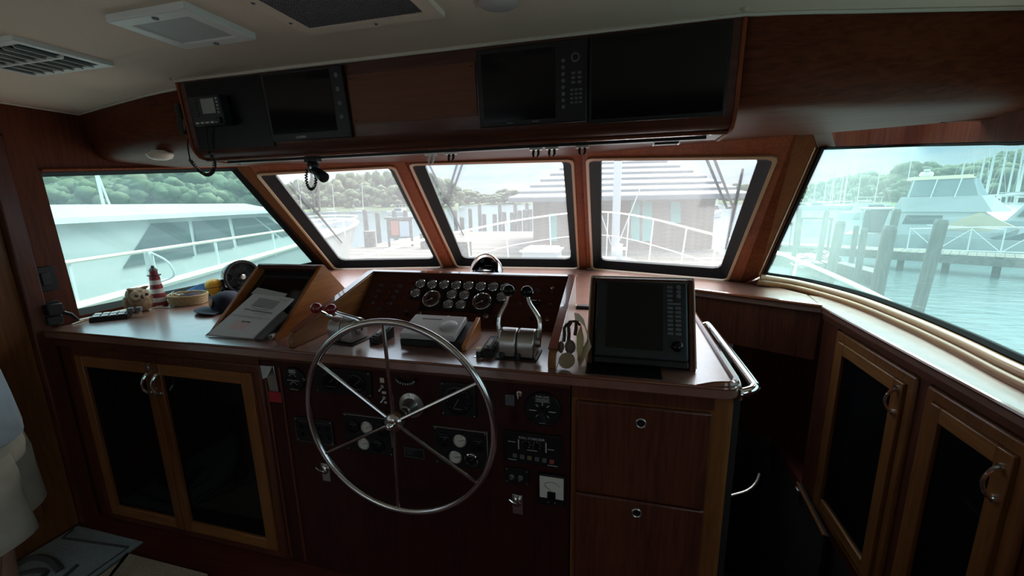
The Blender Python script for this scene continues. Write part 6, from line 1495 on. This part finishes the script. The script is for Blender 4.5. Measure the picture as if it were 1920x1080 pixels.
MB().loft([[NB(-8.2, 4.62, zr), NB(s_f + 0.25, 4.62, f0.z), NB(s_f + 0.25, 7.18, f0.z), NB(-8.2, 7.18, zr)], [NB(-8.2, 4.64, zr + 0.07), NB(s_f + 0.2, 4.64, zr + 0.07), NB(s_f + 0.2, 7.16, zr + 0.07), NB(-8.2, 7.16, zr + 0.07)], [NB(-8, 4.95, zr + 0.22), NB(s_f - 0.6, 4.95, zr + 0.22), NB(s_f - 0.6, 6.9, zr + 0.22), NB(-8, 6.9, zr + 0.22)]]).build('roof', M_HULL, nb_)
for w_ in ([(283, 419), (350, 415), (362, 480), (230, 502)], [(360, 415), (425, 411), (437, 464), (369, 475)], [(434, 410), (474, 408), (520, 445), (445, 460)], [(478, 407), (499, 407), (548, 440), (528, 444)]):
    MB().prism([npx(x, y, 0.005) for x, y in w_], -NY * 0.02).build('window', M_BWIN, nb_)
pa_ = npx(262, 388); 
MB().tube([NB(sd(npx(285, 390)), 5.4, zr + 0.2), NB(sd(npx(272, 340)), 5.4, zr + 1.4)], 0.02, 5).build('antenna', M_WHITE, nb_)
MB().tube([NB(sd(npx(318, 390)), 5.6, zr + 0.2), NB(sd(npx(285, 340)), 5.6, zr + 1.4)], 0.015, 5).build('antenna', M_WHITE, nb_)
MB().prism([NB(-1.0, 5.2, zr + 0.2), NB(1.4, 5.2, zr + 0.2), NB(0.4, 5.2, zr + 1.3), NB(-3.2, 5.2, zr + 1.5), NB(-3.2, 5.2, zr + 0.2)], NY * 1.4).build('flybridge_screen', M_BWIN, nb_)
hx = NB(sd(npx(138, 500)) , 3.9, 0)
MB().box(-0.05, 0.05, -0.03, 0.03, 0.80, 1.14, T(hx.x, hx.y, 0)).build('line_bag', M_GREYP, nb_, bevel=0.02)
MB().tube(smooth_path([(hx.x + 0.03, hx.y, 1.14), (hx.x + 0.16, hx.y + 0.08, 1.02), (hx.x + 0.2, hx.y + 0.1, 0.85), (hx.x + 0.08, hx.y + 0.02, 0.78)], 5), 0.012, 6).tube([(hx.x, hx.y, 0.8), (hx.x, hx.y, 0.0)], 0.012, 5).build('rope', M_GREYP, nb_)

# flybridge yacht on the right
yp = bearing(1790, 39)
fy = thing('flybridge_yacht', 'white flybridge yacht with clear canopy and beige windscreen cover', 'yacht', M=T(yp.x, yp.y, WZ) @ Rz(-32) @ Matrix.Diagonal((0.70, 0.70, 0.88, 1)))
hull_mesh(15, 4.6, 2.2, 1.45, 18, 0.5).build('hull', M_HULL, fy, world=False)
MB().loft([[(-4.2, -1.95, 1.4), (4.2, -1.5, 1.8), (4.2, 1.5, 1.8), (-4.2, 1.95, 1.4)], [(-3.6, -1.75, 3.2), (1.9, -1.5, 3.2), (1.9, 1.5, 3.2), (-3.6, 1.75, 3.2)]]).build('saloon', M_HULL, fy, world=False)
for s in (-1, 1):
    MB().prism([(-3.2, s * 1.80, 2.3), (-0.6, s * 1.72, 2.35), (-0.6, s * 1.62, 2.95), (-3.0, s * 1.70, 2.95)], (0, s * 0.05, 0)).build('saloon_window', M_BWIN, fy, world=False)
    MB().tube([(4.2, s * 1.35, 2.0), (6.9, s * 0.5, 2.75)], 0.03, 5).build('side_rail', M_WHITE, fy, world=False)
    MB().prism([(-4.6, s * 1.85, 1.4), (-4.2, s * 1.85, 1.4), (-3.9, s * 1.75, 3.3), (-4.2, s * 1.75, 3.3)], (0, s * 0.06, 0)).build('cockpit_post', M_HULL, fy, world=False)
    MB().prism([(-6.4, s * 1.9, 1.45), (-6.2, s * 1.9, 1.45), (-6.1, s * 1.8, 3.4), (-6.3, s * 1.8, 3.4)], (0, s * 0.04, 0)).build('cockpit_post', M_HULL, fy, world=False)
    MB().prism([(-6.1, s * 1.86, 1.6), (-4.5, s * 1.86, 1.6), (-4.3, s * 1.8, 3.3), (-6.0, s * 1.8, 3.3)], (0, s * 0.01, 0)).build('cockpit_curtain', M_BWIN, fy, world=False)
M_BEIGE = mat('beige_canvas', (0.52, 0.42, 0.28), 0.8)
MB().loft([[(1.6, -1.62, 3.22), (4.5, -1.42, 1.85), (4.5, 1.42, 1.85), (1.6, 1.62, 3.22)], [(-0.5, -1.75, 2.2), (-0.2, -1.78, 1.95), (-0.2, 1.78, 1.95), (-0.5, 1.75, 2.2)]]).build('windscreen_cover', M_BEIGE, fy, world=False)
MB().loft([[(-4.0, -1.9, 3.2), (2.3, -1.65, 3.2), (3.5, 0, 3.2), (2.3, 1.65, 3.2), (-4.0, 1.9, 3.2)], [(-3.6, -1.8, 4.25), (1.5, -1.5, 4.3), (2.2, 0, 4.3), (1.5, 1.5, 4.3), (-3.6, 1.8, 4.25)]]).build('flybridge', M_HULL, fy, world=False)
M_CLEAR = mat('clear_vinyl', (0.20, 0.25, 0.25), 0.1)
MB().loft([[(-3.2, -1.68, 4.3), (1.3, -1.35, 4.3), (1.9, 0, 4.3), (1.3, 1.35, 4.3), (-3.2, 1.68, 4.3)], [(-3.0, -1.6, 5.5), (0.8, -1.3, 5.5), (1.2, 0, 5.5), (0.8, 1.3, 5.5), (-3.0, 1.6, 5.5)]]).build('clear_enclosure', M_CLEAR, fy, world=False)
MB().loft([[(-3.4, -1.7, 5.45), (1.0, -1.4, 5.5), (1.0, 1.4, 5.5), (-3.4, 1.7, 5.45)], [(-3.3, -1.5, 5.68), (0.7, -1.2, 5.75), (0.7, 1.2, 5.75), (-3.3, 1.5, 5.68)]]).build('canopy', M_BEIGE, fy, world=False)
for xx in (-3.1, -1.6, -0.1):
    for s in (-1, 1): MB().tube([(xx, s * 1.66, 4.2), (xx + 0.25, s * 1.6, 5.5)], 0.05, 5).build('canopy_pole', M_WHITE, fy, world=False)
MB().box(-6.5, -3.6, -1.9, 1.9, 3.35, 3.47).build('cockpit_roof', M_HULL, fy, world=False, bevel=0.03)
MB().lathe([(0.45, 5.75), (0.5, 5.9), (0.42, 6.05), (0.0005, 6.12)], 16, T(-2.2, 0, 0)).box(-2.4, -2.0, -0.6, 0.6, 6.14, 6.24).build('radar_dome', M_WHITE, fy, world=False)
MB().tube([(-3.3, -1.6, 5.5), (-3.3, -1.6, 8.2)], 0.03, 5).build('antenna', M_WHITE, fy, world=False)
# low bow of the boat moored beyond it
bo_ = thing('bowrider', 'low white boat bow in front of the flybridge yacht', 'motorboat', M=T(*bearing(1945, 38)) @ Rz(170))
hull_mesh(9, 3.0, 1.5, 1.1).build('hull', M_HULL, bo_, world=False)
MB().loft([[(-2, -1.1, 1.1), (1.5, -0.8, 1.3), (1.5, 0.8, 1.3), (-2, 1.1, 1.1)], [(-1.6, -0.9, 1.9), (0.2, -0.7, 1.9), (0.2, 0.7, 1.9), (-1.6, 0.9, 1.9)]]).build('windscreen', M_BWIN, bo_, world=False)
MB().tube(smooth_path([(1.5, -0.8, 1.9), (4.2, -0.2, 2.05), (4.2, 0.2, 2.05), (1.5, 0.8, 1.9)], 4), 0.025, 5).build('bow_rail', M_STEEL, bo_, world=False)

# ================================================================== WHARF AHEAD, BOATHOUSE, PIERS, PILINGS
WH = -1.15
wf_ = thing('wharf', 'grey timber wharf ahead of the bow in front of the boathouse', 'wharf', (-2, 24, WH))
for s in range(-16, 6, 4):
    MB().tube([(s, 16.2, -3.5), (s, 16.2, WH - 0.2)], 0.16, 8).build('support_pile', M_PILE, wf_)
MB().box(-17, 5, 15.9, 16.2, WH - 0.42, WH - 0.13).build('fascia_beam', M_WOODG, wf_)
pk0 = MB().box(-17, 5, 0, 0.36, -0.12, 0).mesh('plank', M_WOODG, 0)
for i in range(60):
    o = bpy.data.objects.new('plank', pk0); COL.objects.link(o); o.parent = wf_; o.matrix_parent_inverse = wm(wf_).inverted(); o.location = (0, 15.9 + 0.38 * i, WH + random.uniform(-0.012, 0.012))
# boathouse
A = pz(1000, 470, WH); Bq = pz(1322, 460, WH); Bq.y = A.y + (Bq.y - A.y) * 0.5
ex = (Bq - A); wid = ex.length; ex.normalize(); ey = V((-ex.y, ex.x, 0))
def BH(u, v, z): return A + ex * u + ey * v + V((0, 0, z))
bh = thing('boathouse', 'brown boarded boathouse with white lapped pyramid roof and teal doors', 'building', BH(wid / 2, 0, 0))
M_BRD = mat('brown_boarding', (0.17, 0.125, 0.09), 0.85, noise=0.3, nscale=3); M_TEAL = mat('teal_paint', (0.10, 0.36, 0.32), 0.6); M_ROOF = mat('white_roof', (0.25, 0.255, 0.255), 0.5); M_LAPSHADE = mat('roof_lap_shade', (0.13, 0.135, 0.14), 0.6)
EH = 3.1
MB().box(0, wid, 0, wid * 0.9, 0.02, EH, Matrix(((ex.x, ey.x, 0, A.x), (ex.y, ey.y, 0, A.y), (0, 0, 1, A.z), (0, 0, 0, 1)))).build('walls', M_BRD, bh)
FMx = Matrix(((ex.x, ey.x, 0, A.x), (ex.y, ey.y, 0, A.y), (0, 0, 1, A.z), (0, 0, 0, 1)))
nbd = 14
cp0 = MB().box(0.0, wid, -0.035, 0.0, 0, EH / nbd - 0.025).mesh('board', M_BRD, 0)
for i in range(nbd):
    o = bpy.data.objects.new('board', cp0); COL.objects.link(o); o.parent = bh; o.matrix_parent_inverse = wm(bh).inverted(); o.matrix_basis = FMx @ T(0, 0, i * EH / nbd)
ov_ = 1.3; apex = (wid / 2, wid * 0.45, EH + 3.4); nc = 11
for i in range(nc):
    t0, t1 = i / nc, (i + 1) / nc
    def cr(t, dz):
        x0, x1 = -ov_ + (apex[0] + ov_) * t, wid + ov_ - (wid + ov_ - apex[0]) * t
        y0, y1 = -ov_ + (apex[1] + ov_) * t, wid * 0.9 + ov_ - (wid * 0.9 + ov_ - apex[1]) * t
        z = EH - 0.25 + (apex[2] - EH + 0.25) * t + dz
        return [FMx @ V(p) for p in ((x0, y0, z), (x1, y0, z), (x1, y1, z), (x0, y1, z))]
    rc_ = MB().loft([cr(t0, 0.10), cr(t0, 0.16), cr(min(t1, 0.999), 0.02)], caps=False).build('roof_course', M_ROOF, bh)
    MB().loft([cr(t0, -0.10), cr(t0, 0.10)], caps=False).build('lap_shade', M_LAPSHADE, rc_)  # grey strip paints in the shadow line under each roof lap
def bpx(x, y, off=0.04): return on_plane(x, y, ey, ey.dot(A) - off)
for (x0, y0, x1, y1), nm in (((1183, 377, 1199, 452), 'door'), ((1204, 377, 1222, 452), 'door'), ((1257, 378, 1276, 418), 'shutter'), ((1030, 400, 1044, 452), 'door')):
    MB().prism([bpx(x0, y0), bpx(x1, y0), bpx(x1, y1), bpx(x0, y1)], -ey * 0.04).build(nm, M_TEAL, bh)
# tall pole on the wharf
tp_ = pz(1153, 482, WH)
pg = thing('flagpole', 'tall pale pole standing on the wharf before the boathouse', 'pole', tp_)
MB().tube([tp_, tp_ + V((0, 0, 1.4)), tp_ + V((0, 0, 7.5))], [0.21, 0.20, 0.19], 10).build('shaft', M_GREYP, pg)
MB().tube([tp_ + V((0.12, 0, 0.6)), tp_ + V((1.1, 0, 3.4))], 0.03, 5).tube([tp_ + V((-0.12, 0, 0.4)), tp_ + V((-0.9, 0, 2.6))], 0.03, 5).build('guy_wire', M_GREYP, pg)
# pilings in the water beyond the wharf
pil_me = MB().lathe([(0.5, 0), (0.5, 0.97), (0.42, 1.0), (0.0005, 1.0)], 10).mesh('piling', M_PILE, 40)
def piling(x, ytop, dist, w, lab, grp=None, tilt=0, z0=None):
    p = bearing(x, dist); r = ray(x, ytop); ztop = 1.65 + r.z / math.hypot(r.x, r.y) * dist
    o = bpy.data.objects.new('piling', pil_me); COL.objects.link(o); o.location = (p.x, p.y, WZ - 0.8 if z0 is None else z0)
    o.scale = (w, w, ztop - o.location.z); o.rotation_euler = (0, rad(tilt), 0)
    return tag(o, lab, 'piling', grp)
for x, yt in ((853, 394), (881, 391), (899, 382), (937, 380), (966, 380), (988, 380)): piling(x, yt, 46, 0.42, 'tall piling in the row beyond the wharf', 'tall pilings beyond the wharf')
for x, yt in ((865, 407), (907, 401), (927, 401), (945, 397), (960, 398), (974, 394), (984, 393), (994, 392)): piling(x, yt, 44, 0.48, 'short stubby piling among the taller ones beyond the wharf', 'short pilings beyond the wharf')
for x, yt in ((683, 393), (706, 398), (738, 395), (759, 394)): piling(x, yt, 38, 0.40, 'piling behind the notice board', 'pilings behind the notice board')
for x, yt, h_ in ((688, 433, 1.2), (868, 452, 0.9), (795, 436, 1.2)):
    p = pz(x, yt + 30, WH); piling(x, yt, math.hypot(p.x, p.y), 0.75, 'thick square-topped timber stump on the wharf', 'timber stumps on the wharf', z0=WH)
# notice board on the wharf
nbp = pz(752, 462, WH)
nbd_ = thing('notice_board', 'wooden notice board with a red and a grey-blue poster on the wharf', 'notice board', M=T(*nbp) @ Rz(20))
for xx in (-0.75, 0.75): MB().box(xx - 0.07, xx + 0.07, -0.06, 0.06, 0.0, 1.85).build('post', M_PILE, nbd_, world=False)
MB().box(-0.8, 0.8, -0.05, 0.05, 0.55, 1.80).build('board', M_PILE, nbd_, world=False)
MB().box(-0.95, 0.95, -0.16, 0.16, 1.82, 1.92).build('cap', M_PILE, nbd_, world=False)
MB().box(-0.55, -0.05, -0.08, -0.05, 0.75, 1.70).build('poster', mat('faded_red', (0.42, 0.17, 0.12), 0.8), nbd_, world=False)
MB().box(0.0, 0.62, -0.08, -0.05, 0.65, 1.65).build('poster', mat('faded_blue', (0.36, 0.42, 0.45), 0.8), nbd_, world=False)
# right-hand pier
PZ_ = -1.3
pa, pb_ = pz(1448, 458, PZ_), pz(2050, 492, PZ_)
pd = (pb_ - pa); pL = pd.length; pd.normalize(); pn = V((-pd.y, pd.x, 0))
pr_ = thing('pier', 'weathered timber pier in front of the flybridge yacht', 'pier', pa.lerp(pb_, 0.5))
MB().prism([pa - V((0, 0, 0.45)), pb_ - V((0, 0, 0.45)), pb_ + pn * 0.15 - V((0, 0, 0.45)), pa + pn * 0.15 - V((0, 0, 0.45))], (0, 0, 0.36)).build('edge_beam', M_PILE, pr_)
nP = int(pL / 0.3)
plk = MB().box(0, 0.28, 0, 1.9, -0.06, 0).mesh('plank', M_WOODG, 0)
PM = Matrix(((pd.x, pn.x, 0, pa.x), (pd.y, pn.y, 0, pa.y), (0, 0, 1, pa.z), (0, 0, 0, 1)))
for i in range(nP):
    o = bpy.data.objects.new('plank', plk); COL.objects.link(o); o.parent = pr_; o.matrix_parent_inverse = wm(pr_).inverted(); o.matrix_basis = PM @ T(i * 0.3, 0, random.uniform(-0.01, 0.01))
for i in range(7):
    q_ = pa + pd * (pL * (i + 0.5) / 7) + pn * 0.9
    MB().tube([(q_.x, q_.y, WZ - 0.8), (q_.x, q_.y, PZ_ - 0.08)], 0.15, 8).build('support_pile', M_PILE, pr_)
for x, yt, d_, w, tl, lab in ((1500, 392, 25.0, 0.32, 0, 'tall slim piling at the dock sign on the pier'), (1546, 394, 25.0, 0.36, 2, 'slim piling beside the dock sign on the right pier'), (1570, 414, 20.5, 0.50, 3, 'thick piling next to the rubble bank'),
                          (1612, 423, 27.0, 0.34, 0, 'short piling on the pier behind the thick leaning pilings'), (1628, 428, 24.0, 0.38, 0, 'short stub piling at the pier edge'), (1665, 423, 15.5, 0.48, 2, 'thick flat-topped piling in the water before the pier'), (1752, 411, 19.0, 0.52, 4, 'thick leaning piling below the flybridge yacht'), (1672, 392, 29.0, 0.50, 4, 'piling at the stern of the flybridge yacht')):
    piling(x, yt, d_, w * 0.68, lab, tilt=tl)
nf = thing('dock_sign', 'timber-framed grey sign panel between two pilings on the pier', 'sign', M=T(*pz(1524, 463, PZ_)) @ Rz(-22))
for xx in (-0.7, 0.7): MB().box(xx - 0.06, xx + 0.06, -0.06, 0.06, 0.0, 1.65).build('post', M_PILE, nf, world=False)
MB().box(-0.95, 0.8, -0.12, 0.12, 1.6, 1.72).build('cap', M_PILE, nf, world=False)
MB().box(-0.6, 0.6, -0.03, 0.03, 0.55, 1.5).build('panel', mat('grey_panel', (0.38, 0.42, 0.44), 0.6), nf, world=False)
# pier gate railings
gq = pz(1700, 470, PZ_)
rg = thing('gangway_rail', 'white tubular gangway railing on the pier beside the flybridge yacht', 'railing', M=T(gq.x, gq.y, PZ_) @ Rz(-25))
MB().tube([(0, 0, 1.15), (2.6, 0, 1.3), (5.5, 0, 1.35)], 0.035, 6).build('top_bar', M_WHITE, rg, world=False)
MB().tube([(0, 0, 0.1), (5.5, 0, 0.15)], 0.03, 6).build('bottom_bar', M_WHITE, rg, world=False)
for i in range(6): MB().tube([(1.1 * i, 0, 0), (1.1 * i, 0, 1.2 + 0.03 * i)], 0.03, 6).build('post', M_WHITE, rg, world=False)
for i in range(5): MB().tube([(1.1 * i, 0, 0.1 if i % 2 else 1.2), (1.1 * i + 1.1, 0, 1.2 if i % 2 else 0.1)], 0.02, 5).build('brace', M_WHITE, rg, world=False)
lp_ = pz(1480, 462, PZ_)
t = thing('lamp_post', 'slim dock lamp post at the end of the pier', 'lamp post', lp_)
MB().tube([lp_, lp_ + V((0, 0, 1.25))], 0.035, 6).build('post', M_PILE, t)
MB().sphere(lp_ + V((0, 0, 1.33)), 0.12, 10, 8, (0.8, 0.8, 1.2)).build('head', M_PILE, t)
# rubble bank and low landing on the right
bkp = [pz(1440, 478, -1.75), pz(1560, 492, -1.75), pz(1660, 520, -1.75), pz(1640, 505, -1.75), pz(1540, 482, -1.75), pz(1470, 472, -1.75)]
tag(MB().prism([V((p.x, p.y, WZ - 0.6)) for p in bkp], (0, 0, -1.7 - WZ + 0.6)).build('landing', M_WOODG), 'low timber landing stage at the foot of the rubble bank', 'landing')
rr_ = random.Random(11)
for i in range(16):
    x = rr_.uniform(1500, 1566); y = rr_.uniform(476, 498); p = pz(x, y, -1.62)
    s_ = rr_.uniform(0.28, 0.55)
    mb = MB().sphere((0, 0, 0), s_, 8, 6, (1.3, 0.9, 0.45)); mb = noisy(mb, 0.10, 3, i)
    mb.v = [Rz(rr_.uniform(0, 180)) .to_3x3() @ v_ + p for v_ in mb.v]
    tag(mb.build('boulder', mat('rubble_%d' % i, (0.26 + 0.05 * rr_.random(), 0.24, 0.20), 0.9), smooth=30), 'rough grey-brown boulder in the rubble bank by the landing', 'boulder', 'boulders in the rubble bank')
